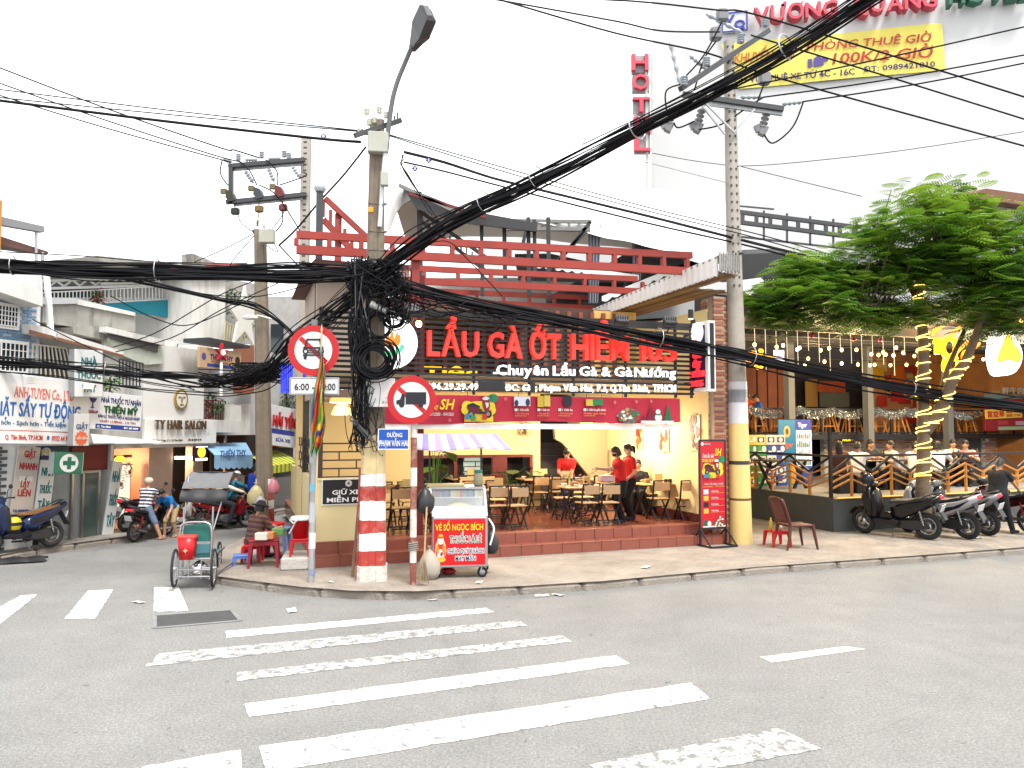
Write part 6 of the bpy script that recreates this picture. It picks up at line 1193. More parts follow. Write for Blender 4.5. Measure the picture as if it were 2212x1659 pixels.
pendant(1267,918,3.3,'first woven pendant lamp from the left near the stairs',pw=42);pendant(1300,917,2.6,'middle woven pendant lamp near the stairs',pw=42);pendant(1345,917,2.2,'woven pendant lamp nearest the right wall',pw=46)
pendant(736,870,.95,'upper woven lamp behind the flag and the grey post',.2,10,top=3.0);pendant(739,896,1.3,'lower woven lamp behind the flag and the grey post',.2,10,top=3.0);pendant(1010,915,2.6,'woven pendant lamp above the left rear table',pw=42);pendant(1120,908,2.0,'woven pendant lamp above the middle of the dining room',pw=42)
# upper level details behind the pergola
for i,(px,py)in enumerate(((1032,672),(1058,678),(1085,680),(1120,672))):a,z=FR.hit(px,py,2.0);warm_bulb((a,2.0,z),'small white bulb, %s from the left under the brown soffit'%nth[i],FR,4,.04,'bulbs under the upper soffit')
for i,(px,py)in enumerate(((1492,682),(1497,703),(1528,662))):
    a,z=FR.hit(px,py,-.2+.3*i);t=thing('spotlight',['black spotlight at the yellow wall under the brown awning','lower black spotlight above the blade sign','black spotlight high on the brick pillar'][i],'spotlight',(a,-.2+.3*i,z),0,None,FR);mb=MB();mb.cyl((0,0,.12),(0,0,-.06),.05);ob('lamp_body',mb,BLACK,t);mb=MB();mb.cyl((0,0,-.061),(0,0,-.07),.042);ob('lens',mb,glow(255,225,160,4),t)
# ================================================================ motorbikes
PLATE=P(245,245,245,.4);TAILR=M('tail_light',(.4,.01,.015),.2,em=.15,ecol=(1,.05,.08));SEATM=M('seat_black',(.02,.02,.022),.6,bump=.2);ORG=P(240,120,30,.25);HEADL=M('head_lens',(.5,.52,.55),.1,spec=.8)
def bike(label,rear,front,col,col2=(30,30,34),style='scooter',lean=7,seat=None,sc=None,steer=12,plate=True,group='parked and ridden motorbikes',wcol=None):
    rear,front=V(rear),V(front);d=front-rear;L=1.24;s=sc or max(.8,min(1.12,d.length/L));yaw=math.atan2(d.y,d.x)
    t=thing('motorbike',label,'motorbike',(rear+front)/2,yaw,group);t.rotation_euler=(R(lean),0,yaw);t.scale=(s,s,s)
    b1,b2=P(*col,.2),P(*col2,.3);st=M('seat_%d_%d_%d'%seat,lin(*seat,.6),.6)if seat else SEATM;big=style!='scooter';r=.29 if big else.265;tr=.04 if big else.052
    def w_(x,nm,rot=0):
        ax=V((math.sin(R(rot)),math.cos(R(rot)),0));e1=V((ax.y,-ax.x,0));e2=V((0,0,1));c=V((x,0,r));C=lambda q,n=26:[c+e1*q*math.cos(6.2832*i/n)+e2*q*math.sin(6.2832*i/n)for i in range(n)]
        mb=MB();mb.tube(C(r-tr),tr,8,close=True);w=ob(nm,mb,RUBBER,t);mb=MB();mb.tube(C(r-tr*2),tr*.5,5,close=True);mb.cyl(c-ax*.06,c+ax*.06,.05,n=12)
        for k in range(10 if big else 5):a=k*6.2832/(10 if big else 5);mb.bar(c,c+(e1*math.cos(a)+e2*math.sin(a))*(r-tr*2),.012 if big else.03,.03 if not big else.012)
        ob('rim',mb,M('alloy',(.32,.32,.33),.3,.8)if not wcol else P(*wcol,.3),w)
        mb=MB();mb.lathe([(.03,-.004),(.1,-.004),(.1,.004),(.03,.004)],c+ax*.075,16,0,'Y');ob('brake_disc',mb,STEEL,w)
    w_(.62,'wheel',steer);w_(-.62,'wheel')
    p_=lambda nm,pts,w,m,e=.82,y=0:ob(nm,(lambda q:(q.pillow(pts,w,0,e),q)[1])(MB(MX.Translation((0,y,0)))),m,t)
    sub=lambda par,nm,mb,m:ob(nm,mb,m,par)
    arc_=lambda cx,cz,r0,r1,a0,a1,n=9:[(cx+r0*math.cos(R(a0+(a1-a0)*k/n)),cz+r0*math.sin(R(a0+(a1-a0)*k/n)))for k in range(n+1)]+[(cx+r1*math.cos(R(a1+(a0-a1)*k/n)),cz+r1*math.sin(R(a1+(a0-a1)*k/n)))for k in range(n+1)]
    def fender(nm,cx,a0,a1,w,m,rot=0):
        mb=MB(MX.Translation((cx,0,r))@MX.Rotation(R(-rot),4,'Z'));r0=r+.03
        f=lambda u,v:V(((r0+.03*(1-(2*v-1)**2))*math.cos(R(a0+(a1-a0)*u)),(v-.5)*2*w,(r0+.03*(1-(2*v-1)**2))*math.sin(R(a0+(a1-a0)*u))));mb.grid(f,12,6);mb.grid(lambda u,v:f(u,v)*.975,12,6);return ob(nm,mb,m,t,flip=False)
    fender('front_fender',.62,20,165,.075,b1,steer)
    mb=MB()
    for y in(-.085,.085):mb.tube([(.62,y,r),(.47,y*.8,.72)],.02,7)
    ob('fork',mb,STEEL if big else DARKM,t)
    if big:
        p_('leg_shield',[(.42,.38),(.5,.62),(.47,.86),(.36,.92),(.31,.7),(.25,.5),(.2,.4)],.2,b1,.7);p_('frame_cover',[(.3,.62),(.26,.74),(.0,.6),(-.2,.64),(-.15,.5),(.05,.44),(.25,.5)],.07,b1)
        en=p_('engine',[(.12,.22),(.18,.34),(.3,.36),(.3,.44),(.05,.46),(-.2,.42),(-.25,.28),(-.1,.2)],.12,M('engine_grey',(.12,.12,.125),.45,.6));p_('swing_arm',[(-.2,.28),(-.2,.34),(-.66,.32),(-.66,.26)],.1,DARKM)
        p_('tail_body',[(-.05,.5),(-.1,.68),(-.4,.72),(-.85,.84),(-.9,.76),(-.7,.66),(-.4,.54)],.12,b1);z0=.0
    else:
        p_('leg_shield',[(.5,.56),(.57,.78),(.47,1.0),(.36,1.02),(.32,.66),(.33,.38),(.42,.34)],.2,b1,.72);p_('inner_shield',[(.36,.96),(.28,.9),(.24,.55),(.28,.36),(.36,.36)],.17,b2,.8)
        p_('floor_board',[(.4,.28),(.38,.38),(.2,.36),(.02,.36),(-.1,.42),(-.18,.3),(.0,.24)],.16,b2);p_('centre_tunnel',[(.32,.36),(.28,.5),(.02,.48),(-.04,.36)],.06,b1)
        p_('engine',[(-.08,.2),(-.1,.36),(-.45,.4),(-.72,.36),(-.72,.22),(-.4,.17)],.1,M('engine_dark',(.03,.03,.032),.5,.3));p_('tail_body',[(.0,.4),(.02,.6),(-.2,.7),(-.6,.78),(-.9,.9),(-.93,.84),(-.72,.64),(-.4,.48),(-.15,.36)],.165,b1,.74);p_('side_trim',[(-.1,.5),(-.12,.58),(-.5,.66),(-.85,.82),(-.62,.64),(-.3,.52)],.172,b2,.9)
    p_('seat',[(.04,.68),(.03,.74),(-.12,.755),(-.35,.77),(-.55,.83),(-.78,.86),(-.82,.82),(-.5,.75),(-.2,.68)],.135,st,.86)
    hb=p_('handlebar_cover',[(.3,.98),(.36,.94),(.46,.98),(.45,1.05),(.36,1.1),(.29,1.06)],.13,b1 if not big else b2,.7);mb=MB();mb.ell((.46,0,.99),(.03,.1,.05),12,7);sub(hb,'headlight',mb,HEADL)
    for y in(-1,1):
        mb=MB();mb.tube([(.37,y*.1,1.04),(.34,y*.25,1.06),(.3,y*.36,1.05)],[.012,.013,.019],7);g=ob('handle_grip',mb,BLACK,t);mb=MB();mb.tube([(.35,y*.2,1.06),(.37,y*.26,1.18),(.36,y*.3,1.24)],.007,5);mb.ell((.35,y*.33,1.27),(.018,.07,.045),10,7);ob('mirror',mb,BLACK,t)
        mb=MB();mb.ell((.52,y*.15,.78)if not big else(.45,y*.16,.74),(.03,.03,.025),8,5);ob('turn_signal',mb,ORG,t)
    tl=p_('tail_light',[(-.84,.8),(-.83,.87),(-.93,.885),(-.94,.82)],.085,TAILR);mb=MB();mb.tube(spline([(-.6,-.1,.84),(-.82,-.1,.93),(-.9,0,.94),(-.82,.1,.93),(-.6,.1,.84)],4),.014,6);ob('grab_rail',mb,DARKM,t)
    mb=MB();mb.grid(lambda u,v:V((-.82-.16*v-.0*u,(u-.5)*.15,.72-.3*v)),3,5);mb.grid(lambda u,v:V((-.8-.16*v,(u-.5)*.15,.72-.3*v)),3,5);mg=ob('mudguard',mb,M('mudguard',(.05,.05,.052),.6),t,flip=False)
    if plate:mb=MB();mb.m=MX.Translation((-.925,0,.64))@MX.Rotation(R(-22),4,'Y');mb.bev(-.006,.004,-.095,.095,-.07,.07,0,.002);ob('number_plate',mb,PLATE,t)
    mb=MB();mb.tube([(.1,-.1,.2),(-.25,-.15,.18),(-.4,-.17,.24),(-.85,-.18,.36)],[.018,.02,.045,.05]if not big else[.018,.02,.035,.04],9);ex=ob('exhaust',mb,M('exhaust_dark',(.06,.06,.06),.4,.5),t);mb=MB();mb.tube([(-.45,-.225,.27),(-.75,-.232,.34)],.02,6);sub(ex,'heat_shield',mb,STEEL)
    for y in((-.12,.12)if big else(.13,)):
        mb=MB();mb.tube([(-.6,y,.3),(-.52,y,.66)],.012,6);hl=[]
        for k in range(42):a=k*.9;u=.15+.75*k/41;c=V((-.6,y,.3)).lerp(V((-.52,y,.66)),u);hl.append(c+V((math.cos(a)*.028,math.sin(a)*.028,0)))
        mb.tube(hl,.007,4);ob('shock_absorber',mb,STEEL if not big else P(160,30,30),t)
    mb=MB();mb.tube([(.0,.1,.22),(-.05,.24,.02)],.012,6);ob('kickstand',mb,DARKM,t);mb=MB();mb.tube([(.0,.14,.24),(.0,.24,.24)],.014,6);mb.tube([(.0,-.14,.24),(.0,-.24,.24)],.014,6);ob('foot_peg',mb,RUBBER,t);return t
def ghelmet(label,loc,col,rz=0):
    t=thing('helmet',label,'helmet',loc,rz);mb=MB();mb.lathe([(.1,-.08),(.13,-.02),(.135,.04),(.1,.12),(.05,.15),(0,.155)],n=18);ob('shell',mb,P(*col,.2),t);mb=MB();mb.lathe([(.137,-.0),(.14,.03),(.137,.06)],n=18);ob('trim',mb,BLACK,t);return t
G8=lambda zx,zy,z=PZ:gnd(1589.8+.2812*zx,898.6+.2812*zy,z)
b1=bike('black scooter with a dark helmet on its mirror, left end of the parked row',G8(1450,948),G8(1015,903),(26,26,30),sc=1.08,lean=-7);b2=bike('white and grey scooter second in the row behind the tree trunk',G8(1762,945),G8(1345,893),(205,205,208),(40,40,44),sc=1.08,lean=-7)
b3=bike('silver scooter third in the row beside the man in black',G8(1900,915),G8(1520,872),(150,152,158),(35,35,40),sc=1.05,lean=-7);b4=bike('dark red motorbike at the right end with the man in black holding it',G8(2215,905),G8(1900,862),(60,22,26),(30,30,32),'moto',sc=1.08,lean=-4)
q=b1.matrix_basis@V((.33,.3,1.16));ghelmet('dark blue helmet hung on the black scooter',q,(30,34,60))
# left street
M1=bike('dark blue scooter with tan seat parked at the far left shop',gnd(106,1182,PZ),gnd(-22,1200,PZ),(25,45,85),(22,26,40),seat=(150,105,65),sc=.96,lean=6);mb=MB();q=M1.matrix_basis@V((.16,.08,.52));ghelmet('yellow helmet resting on the floor of the dark blue scooter',q,(245,215,40))
wl_=V((.2,.98,0));r2=gnd(283,1173,0);M2=bike('black motorbike ridden by the man in the striped shirt',r2,r2+wl_*1.24,(28,26,30),(90,25,30),'moto',lean=3,sc=.84)
r3=gnd(322,1158,.0);M3=bike('maroon motorbike parked against the hair salon behind the striped rider',r3+V((-.15,.5,0)),r3+V((.45,1.6,0)),(130,30,40),(215,215,210),'scooter',lean=6,sc=.84)
r4=gnd(262,1150,PZ);M4=bike('dark scooter parked on the pavement left of the striped rider',r4,r4+V((.35,1.18,0)),(35,32,36),(120,100,85),lean=6,sc=.84)
for i,(px,py,dx,dy,c,l)in enumerate(((404,1142,.9,.85,(30,30,34),'black motorbike behind the pedicab hood, left of two'),(432,1148,.95,.8,(130,28,34),'red motorbike behind the pedicab hood with a pale shirted rider'),(462,1140,1.0,.75,(32,36,60),'dark scooter ridden by the woman in teal'))):
    r_=gnd(px,py,0);bk_=bike(l,r_,r_+V((dx,dy,0)),c,style='moto' if i<2 else 'scooter',lean=2,sc=.85)
    if i==1:MR=bk_
    if i==2:MW=bk_
def rider(bk,label,yaw_off=0,**k):
    m=bk.matrix_basis;s=bk.scale.x;o=m@V((-.2,0,0));yaw=math.degrees(bk.rotation_euler.z)-90;d=dict(H=1.68*s,pel=(0,-.03,.86*s),lean=12,hands=[(-.33*s,.52*s,1.07*s),(.33*s,.52*s,1.07*s)],feet=[(-.2,.2,.22*s),(.2,.2,.22*s)],knee=[(-.4,1,.3),(.4,1,.3)]);d.update(k);return person(label,(o.x,o.y,m.translation.z),yaw+yaw_off,**d)
rider(M2,'man in striped polo shirt and shorts on the black motorbike with a cream helmet',feet=[(-.18,.18,.2),(.32,.1,-.0)],short=True,top=(40,44,75),stripes=(225,225,225),bottom=(110,130,160),helmet=(225,210,185),knee=[(-.4,1,.3),(.5,1,.1)],shoes=(120,40,40),build=1.08)
rider(MR,'rider in pale cream shirt on the red motorbike behind the pedicab',top=(225,218,200),bottom=(40,40,48),sleeve=1,helmet=(200,190,180));rider(MW,'woman in teal jacket with white helmet and face mask riding in the left street',top=(30,120,150),bottom=(40,42,50),sleeve=1,helmet=(235,225,215),mask=(190,225,235),yaw_off=0)
p=gnd(372,1160,0);person('person in bright blue shirt and beige shorts bending beside the black motorbikes',p,165,1.3,lean=48,hands=[(-.2,.4,.54),(.2,.4,.54)],feet=[(-.1,0,0),(.12,.12,0)],short=True,top=(25,110,180),bottom=(190,165,120),head=(0,25))
p=gnd(548,1212,PZ);person('street vendor in black hat and dark flowered shirt sitting on a low red stool',p,-35,1.55,pel=(0,-.02,.36),lean=14,hands=[(-.1,.42,.55),(.16,.42,.55)],feet=[(-.14,.4,0),(.14,.42,0)],top=(70,48,52),stripes=(110,75,60),bottom=(175,30,60),hair='bob',cap=(28,28,32),sleeve=.95,build=1.15,head=(0,12))
p=gnd(551,1127,PZ);person('person in royal blue jacket standing half hidden behind the banded street pole',p,-20,1.48,top=(30,70,190),bottom=(60,60,70),sleeve=1,hair='short')
# the man in black beside the scooters
pm=G8(2020,905);person('heavy man in black shirt and trousers leaning on the last motorbike',pm,-62,1.68,lean=9,hands=[(-.02,.5,.9),(.2,.56,.86)],feet=[(-.15,-.12,0),(.16,.26,0)],top=(34,34,38),bottom=(30,30,36),shoes=(45,50,60),sleeve=.55,build=1.3,head=(0,22),pel=(0,0,.9))
# ================================================================ shops of the left street
WSTUC=M('white_stucco',(.6,.59,.56),.85,var=.1,scale=2.5,dirt=.6,dcol=(.17,.15,.125),streak=2.2);STAIN=M('stained_concrete',(.3,.29,.26),.9,var=.35,scale=4,dirt=.97,dcol=(.02,.018,.016),bump=.3,streak=1.6)
def A2(px,py):return.2969*px,778+.2969*py # enlargement -> photo
def L1(px,py):return.2969*px,345.6+.2969*py
def psign(fr,bl,br,tl,off,name,label,cat,mat,th=.06,group=None):
    a,b,c=fr.p(*bl,off),fr.p(*br,off),fr.p(*tl,off);d=b-a;w=d.length;h=c.z-a.z;sl=math.atan2(d.z,d.x)
    t=thing(name,label,cat,(a.x,off,a.z),0,group,fr);t.rotation_euler=(MX.Rotation(fr.a,3,'Z')@MX.Rotation(-sl,3,'Y')).to_euler()
    mb=MB();mb.bev(0,w,0,th,0,h,0,.006);ob('board',mb,mat,t);return t,w,h
class SP_: # writing placed inside a sign by fractions of its face
    def __init__(s,t,w,h,y=0):s.t,s.w,s.h,s.y=t,w,h,y
    def tx(s,txt,u0,u1,v0,v1,m,bold=.012,sh=0,d=.004):sign_text(s.t,txt,u0*s.w,u1*s.w,v0*s.h,v1*s.h,s.y-.004,m,bold,d,sh)
    def bx(s,u0,u1,v0,v1,m,d=.004,nm='print'):mb=MB();mb.box(u0*s.w,u1*s.w,s.y-d,s.y-.001,v0*s.h,v1*s.h);return ob(nm,mb,m,s.t)
    def el(s,u,v,ru,rv,m,d=.005,nm='print',n=18):mb=MB();mb.prism([((u+ru*math.cos(6.2832*i/n))*s.w,(v+rv*math.sin(6.2832*i/n))*s.h)for i in range(n)],s.y-d,s.y-.001);return ob(nm,mb,m,s.t)
LS=lambda px,off=0,py=1100:FL.hit(px,py,off)[0]
LZ=lambda px,py,off=0:FL.hit(px,py,off)[1]
sA,sB,sC,sD,sE,sF=LS(-150),LS(75),LS(245),LS(470),LS(556),LS(700)
def bld(name,label):return thing(name,label,'shop house',(0,0,0),0,'row of shop houses in the left street',FL)
def bb(par,nm,x0,x1,y0,y1,z0,z1,m,bev=0):mb=MB();mb.box(x0,x1,y0,y1,z0,z1,0,bev);return ob(nm,mb,m,par)
DBRICK=M('dark_grey_brick',(.06,.07,.075),.8,var=.3);BLUEB=[M('blue_brick_%d'%i,c,.7,var=.2)for i,c in enumerate([(.16,.25,.36),(.22,.31,.42),(.12,.2,.3)])];MORT=M('pale_mortar',(.55,.56,.56),.9)
def bricks(par,x0,x1,z0,z1,y,mats,w=.22,h=.065,gap=.012,skip=None):
    ms=[]
    for m in mats:mb=MB();mb.bev(0,w-gap,-.012,.02,0,h-gap,0,.004);me=mesh_of('brick',mb,m);fix_normals(me);ms.append(me)
    r=0;z=z0
    while z<z1-h*.5:
        x=x0-(w/2 if r%2 else 0)
        while x<x1-.04:
            if x>=x0-.001 and x+w<=x1+.001 and not(skip and skip(x+w/2,z+h/2)):link('brick',random.choice(ms),par,(x,y+jit(.003),z))
            x+=w
        z+=h;r+=1
# 1 blue brick laundry house
h1=bld('laundry_house','narrow blue brick house with laundry shop on the ground floor at the left edge');z1=LZ(40,642)
bb(h1,'wall',sA,sB,.03,6,PZ,LZ(40,560),MORT);wA=LS(-2,0,770),LS(54,0,770);wz=LZ(25,802),LZ(25,742);wB=LS(-8,0,690),LS(34,0,690);wz2=LZ(15,704),LZ(15,662)
sk=lambda x,z:(wA[0]<x<wA[1]+.1 and wz[0]<z<wz[1])or(wB[0]<x<wB[1]+.1 and wz2[0]<z<wz2[1])
bricks(h1,LS(-30),sB-.02,LZ(40,812),z1,.018,BLUEB,.2,.062,skip=sk)
for(x0,x1),(z0,z1_)in((wA,wz),(wB,wz2)):
    w_=bb(h1,'window',x0-.06,x1+.06,-.03,.04,z0-.06,z1_+.06,WHITE);bb(w_,'pane',x0,x1,-.034,-.031,z0,z1_,DGLASS);mb=MB()
    for k in range(7):x=x0+(x1-x0)*k/6;mb.bar((x,-.06,z0),(x,-.06,z1_),.015)
    for k in range(5):z=z0+(z1_-z0)*k/4;mb.bar((x0,-.062,z),(x1,-.062,z),.015)
    ob('grille',mb,WHITE,w_)
a,z=FL.hit(0,600,-.5),0;mb=MB();p=[FL.p(*q,-.5)for q in((-60,560),(92,630),(92,662),(-60,610))];mb.poly3(p,(0,1.2,0));ob('cornice',mb,WSTUC,h1)
mb=MB();p=[FL.p(*q,.3)for q in((-30,460),(96,489),(96,502),(-30,480))];mb.poly3(p,(0,.15,0));ob('roof_beam',mb,M('beam_grey',(.2,.2,.21),.6),h1);mb=MB()
p=[FL.p(*q,.4)for q in((-30,500),(106,544),(100,552),(-30,520))];mb.poly3(p,(0,3,.5));ob('roof',mb,M('rusty_roof',(.1,.05,.04),.8,var=.4),h1)
for px,y0,y1 in((78,502,645),(92,545,600)):p,q=FL.p(px,y0,.35),FL.p(px,y1,.35);mb=MB();mb.tube([p,q],.03,8);ob('post',mb,GALV,h1)
mb=MB();p,q=FL.p(1,432,.2),FL.p(1,565,.2);mb.box(p.x-.3,p.x+.04,.2,.3,q.z,p.z);ob('orange_panel',mb,P(225,150,60),h1);mb=MB();p=[FL.p(*q,1.2)for q in((-20,595),(92,602),(92,690),(-20,700))];mb.poly3(p,(0,.1,0));ob('corrugated_wall',mb,M('pale_sheet',(.6,.62,.6),.6,var=.1),h1)
bricks(h1,LS(-60),LS(24),PZ,LZ(15,965),.015,[DBRICK,M('dark_brick2',(.09,.1,.105),.8)],.22,.066)
# 2 pharmacy
h2=bld('pharmacy_house','pharmacy with glass front and stained concrete parapets above');zc=LZ(150,962)
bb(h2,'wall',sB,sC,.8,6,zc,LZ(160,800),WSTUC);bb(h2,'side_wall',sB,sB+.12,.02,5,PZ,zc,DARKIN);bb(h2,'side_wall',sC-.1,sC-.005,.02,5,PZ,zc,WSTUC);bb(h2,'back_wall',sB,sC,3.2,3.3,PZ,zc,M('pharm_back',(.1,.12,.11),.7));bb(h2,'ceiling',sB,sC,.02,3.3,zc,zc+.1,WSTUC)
xd0,xd1=LS(183),LS(217);gf=bb(h2,'glass_front',LS(108),xd0,.12,.14,PZ+.0,zc-.3,GLASS);bb(h2,'red_panel',LS(160),sC-.02,.1,.2,zc-.55,zc-.02,P(120,35,30))
dr=thing('sliding_door','',None);COL.objects.unlink(dr);bpy.data.objects.remove(dr)
mb=MB()
for x in(LS(160),xd0,xd1):mb.box(x-.025,x+.025,.05,.11,PZ,zc-.55)
mb.box(LS(160)+.025,xd1-.025,.05,.11,zc-.6,zc-.55);d_=ob('door',mb,STEEL,h2);bb(d_,'pane',xd0+.02,xd1-.02,.07,.085,PZ,zc-.6,M('green_glass',(.06,.09,.08),.1,spec=.7))
ct_=bb(h2,'counter',LS(110),xd0-.1,.9,1.3,PZ,1.1,M('counter_white',(.5,.55,.52),.4));bb(ct_,'counter_edge',LS(110),xd0-.1,.86,.9,.95,1.1,P(60,150,130))
rn=random.Random(4)
for r in range(5):
    z=.5+r*.42;bb(h2,'shelf',sB+.15,xd0+.5,2.75,3.1,z-.03,z,WHITE)
    for k in range(9):x=sB+.2+k*.17;c=rn.choice([(230,230,230),(60,140,160),(200,60,60),(230,200,90),(80,120,190),(90,160,100)]);hh=rn.uniform(.12,.3);mb=MB();mb.box(x,x+.13,2.8,2.95,z,z+hh);solo('medicine_box',mb,P(*c),'medicine box on the pharmacy back shelf, %s shelf from the floor'%nth[r],'box',(0,0,0),0,'medicine boxes in the pharmacy',FL)
for i,(x,z)in enumerate(((LS(130),zc-.05),)):mb=MB();mb.box(x-.5,x+.5,1.5,1.6,zc-.06,zc-.02);solo('tube_light',mb,glow(235,255,250,3),'white tube light on the pharmacy ceiling','lamp',(0,0,0),0,None,FL)
# upper parts: stained parapet steps, balconies, railings
def lpoly(par,nm,pts,off,dep,m):mb=MB();mb.poly3([FL.p(*q,off)for q in pts],(0,dep,0));return ob(nm,mb,m,par)
lpoly(h2,'parapet',[L1(310,1010),L1(560,1010),L1(985,1110),L1(985,1250),L1(530,1215),L1(310,1180)],.6,1.5,STAIN);lpoly(h2,'parapet_cap',[L1(310,1000),L1(570,1005),L1(570,1045),L1(310,1050)],.5,1.2,M('zinc_cap',(.45,.46,.47),.5,.3));lpoly(h2,'ledge_wall',[L1(530,1215),L1(775,1205),L1(775,1315),L1(540,1260)],.3,.6,STAIN)
lpoly(h2,'white_ledge',[L1(560,1010),L1(985,1110),L1(985,1135),L1(560,1050)],.55,.3,WSTUC)
lpoly(h2,'canopy_slab',[L1(215,1190),L1(330,1215),L1(900,1395),L1(900,1430),L1(230,1260)],-.25,1.6,WSTUC);lpoly(h2,'canopy_edge',[L1(220,1235),L1(900,1418),L1(900,1432),L1(220,1262)],-.28,.03,M('rust_edge',(.2,.09,.05),.9,var=.4));lpoly(h2,'upper_room',[L1(215,1260),L1(760,1330),L1(760,1610),L1(215,1610)],.5,.1,M('room_dark',(.1,.085,.07),.8,var=.4))
def rails(par,nm,tl,tr,br,bl,off,n,m,w=.022):
    a,b,c,d=[FL.p(*q,off)for q in(tl,tr,br,bl)];mb=MB();mb.bar(a,b,w*1.3,w*1.3);mb.bar(d,c,w*1.3,w*1.3);o=ob(nm,mb,m,par)
    for k in range(n+1):mb=MB();mb.bar(d.lerp(c,k/n),a.lerp(b,k/n),w,w);ob('bar',mb,m,o)
rails(h2,'balcony_railing',L1(240,1340),L1(480,1370),L1(540,1600),L1(225,1570),-.1,9,M('rail_cream',(.5,.47,.4),.6));rails(h2,'balcony_railing',L1(870,1450),L1(1040,1480),L1(1040,1650),L1(870,1640),.05,7,DARKM)
lpoly(h2,'roof_slab',[L1(770,1210),L1(1200,1310),L1(1200,1350),L1(770,1250)],.1,2,WSTUC);lpoly(h2,'balcony_wall',[L1(780,1265),L1(1195,1360),L1(1190,1480),L1(1060,1490),L1(840,1400)],.25,.15,M('pale_green_wall',(.5,.53,.45),.8,dirt=.3));lpoly(h2,'recess_shade_strip',[L1(785,1255),L1(1150,1345),L1(1150,1400),L1(785,1290)],.18,.05,M('recess_shade',(.09,.085,.08),.8))  # last piece: flat dark strip under the slab, shade put into its colour
p,q=FL.p(*L1(335,790),-.2),FL.p(*L1(370,1270),-.2);mb=MB();mb.tube([p,q,q+V((.05,-.1,-.02))],.06,8);ob('drain_pipe',mb,WHITE,h2)
# 3 hair salon
h3=bld('hair_salon','hair salon with orange lit walls under a big white sign');zc3=LZ(350,965);PEA=M('peach_wall',(.55,.27,.16),.7,var=.08)
bb(h3,'wall',sC,sD,.4,6,zc3,LZ(350,740),WSTUC);bb(h3,'side_wall',sC+.01,sC+.12,.3,3,PZ,zc3,PEA);bb(h3,'back_wall',sC,sD,1.6,1.7,PZ,zc3,PEA);bb(h3,'ceiling',sC,sD,.0,1.7,zc3-.02,zc3+.08,WSTUC);x1=LS(337);bb(h3,'column',x1,x1+.75,.25,.5,PZ,zc3-.02,M('salon_column',(.5,.36,.28),.6));x2=LS(432);bb(h3,'column',x2,x2+.35,.25,.5,PZ,zc3-.02,M('salon_column'))
wz0,wz1=LZ(290,1092),LZ(290,1004);w_=bb(h3,'window',LS(247),LS(320),.55,.62,PZ+.2,wz1,STEEL);bb(w_,'pane',LS(249),LS(318),.54,.549,PZ+.25,wz1-.03,glow(255,240,215,.28));w_=bb(h3,'door',LS(374),LS(410),.6,.66,PZ,zc3-.5,M('brown_door',(.2,.06,.04),.5));bb(w_,'poster',LS(383),LS(408),.585,.598,LZ(390,1030),LZ(390,1000),P(235,230,225));bb(h3,'name_strip',LS(266),LS(318),.5,.53,LZ(290,990),LZ(290,984),P(90,60,30))
for nm,px,py,r,c,l in(('wreath',259,1041,15,(30,40,24),'dark oval christmas wreath on the salon window'),('wreath',278,1015,13,(70,78,82),'round grey wreath on the salon window')):
    x,z=FL.hit(px,py,.4);o_=thing(nm,l,'wreath',(x,.4,z),0,None,FL);rr=r*.011;rn=random.Random(r);mb=MB()
    for k in range(130):
        a=rn.random()*6.28;q=rr*(rn.uniform(.55,1.05)if r==13 else rn.random()**.5);p=V((q*math.cos(a)*.8,jit(.02),q*math.sin(a)*1.15));d=V((jit(1),jit(.5),jit(1))).normalized()*.035;s=V((jit(1),0,jit(1))).normalized()*.012;mb.add([p-s,p+s,p+d],[(0,1,2)])
    tag(ob('leaves',mb,P(*c),o_,flip=False),kind='stuff');mb=MB();mb.ell((0,-.04,-rr*.3),(.05,.03,.05),8,6);ob('bow',mb,P(170,130,60),o_)
mb=MB();x,z=FL.hit(293,1093,.45);mb.box(x-.1,x+.12,.45,.46,z,z+.16);solo('small_notice',mb,P(60,40,110),'small purple notice in the salon window','notice',(0,0,0),0,None,FL)
x,z=FL.hit(435,981,-.3);lb2=thing('light_box','orange glowing flower light box with a dotted border outside the salon','light box',(x,-.3,z),0,None,FL);mb=MB();mb.bev(-.22,.22,0,.1,-.17,.2,0,.02);ob('box',mb,P(30,25,60),lb2);mb=MB();mb.disc((.0,.05),.13,-.012,-.002,18);ob('flower',mb,glow(255,150,30,1.6),lb2);mb=MB();mb.box(-.2,.2,-.012,-.002,-.16,-.1);ob('light_strip',mb,glow(255,190,150,1.5),lb2)
for k in range(10):mb=MB();mb.ell((-.19+.042*k,-.01,.18),(.012,.012,.012),6,4);ob('bulb',mb,glow(220,210,255,1.2),lb2)
mb=MB();a,b=FL.p(379,989,.2),FL.p(416,989,.2);mb.tube([a,b],.035,8);solo('tube_light',mb,glow(255,235,215,4),'bright tube light under the salon sign','lamp',(0,0,0),0,None,FL);mb=MB();mb.ell((0,0,0),(.14,.06,.09),10,6);x,z=FL.hit(259,993,.2);solo('light_bulb',mb,glow(255,150,30,2),'orange glowing lamp on the left wall of the salon','lamp',(x,.2,z),0,None,FL)
for x,pw,c in((LS(290),18,(1,.6,.35)),(LS(400),18,(1,.7,.45))):ld=bpy.data.lights.new('salon_light','POINT');ld.energy=pw;ld.color=c;ld.shadow_soft_size=.1;lo=bpy.data.objects.new('salon_light',ld);COL.objects.link(lo);lo.location=FL.w(x,.9,zc3-.4)
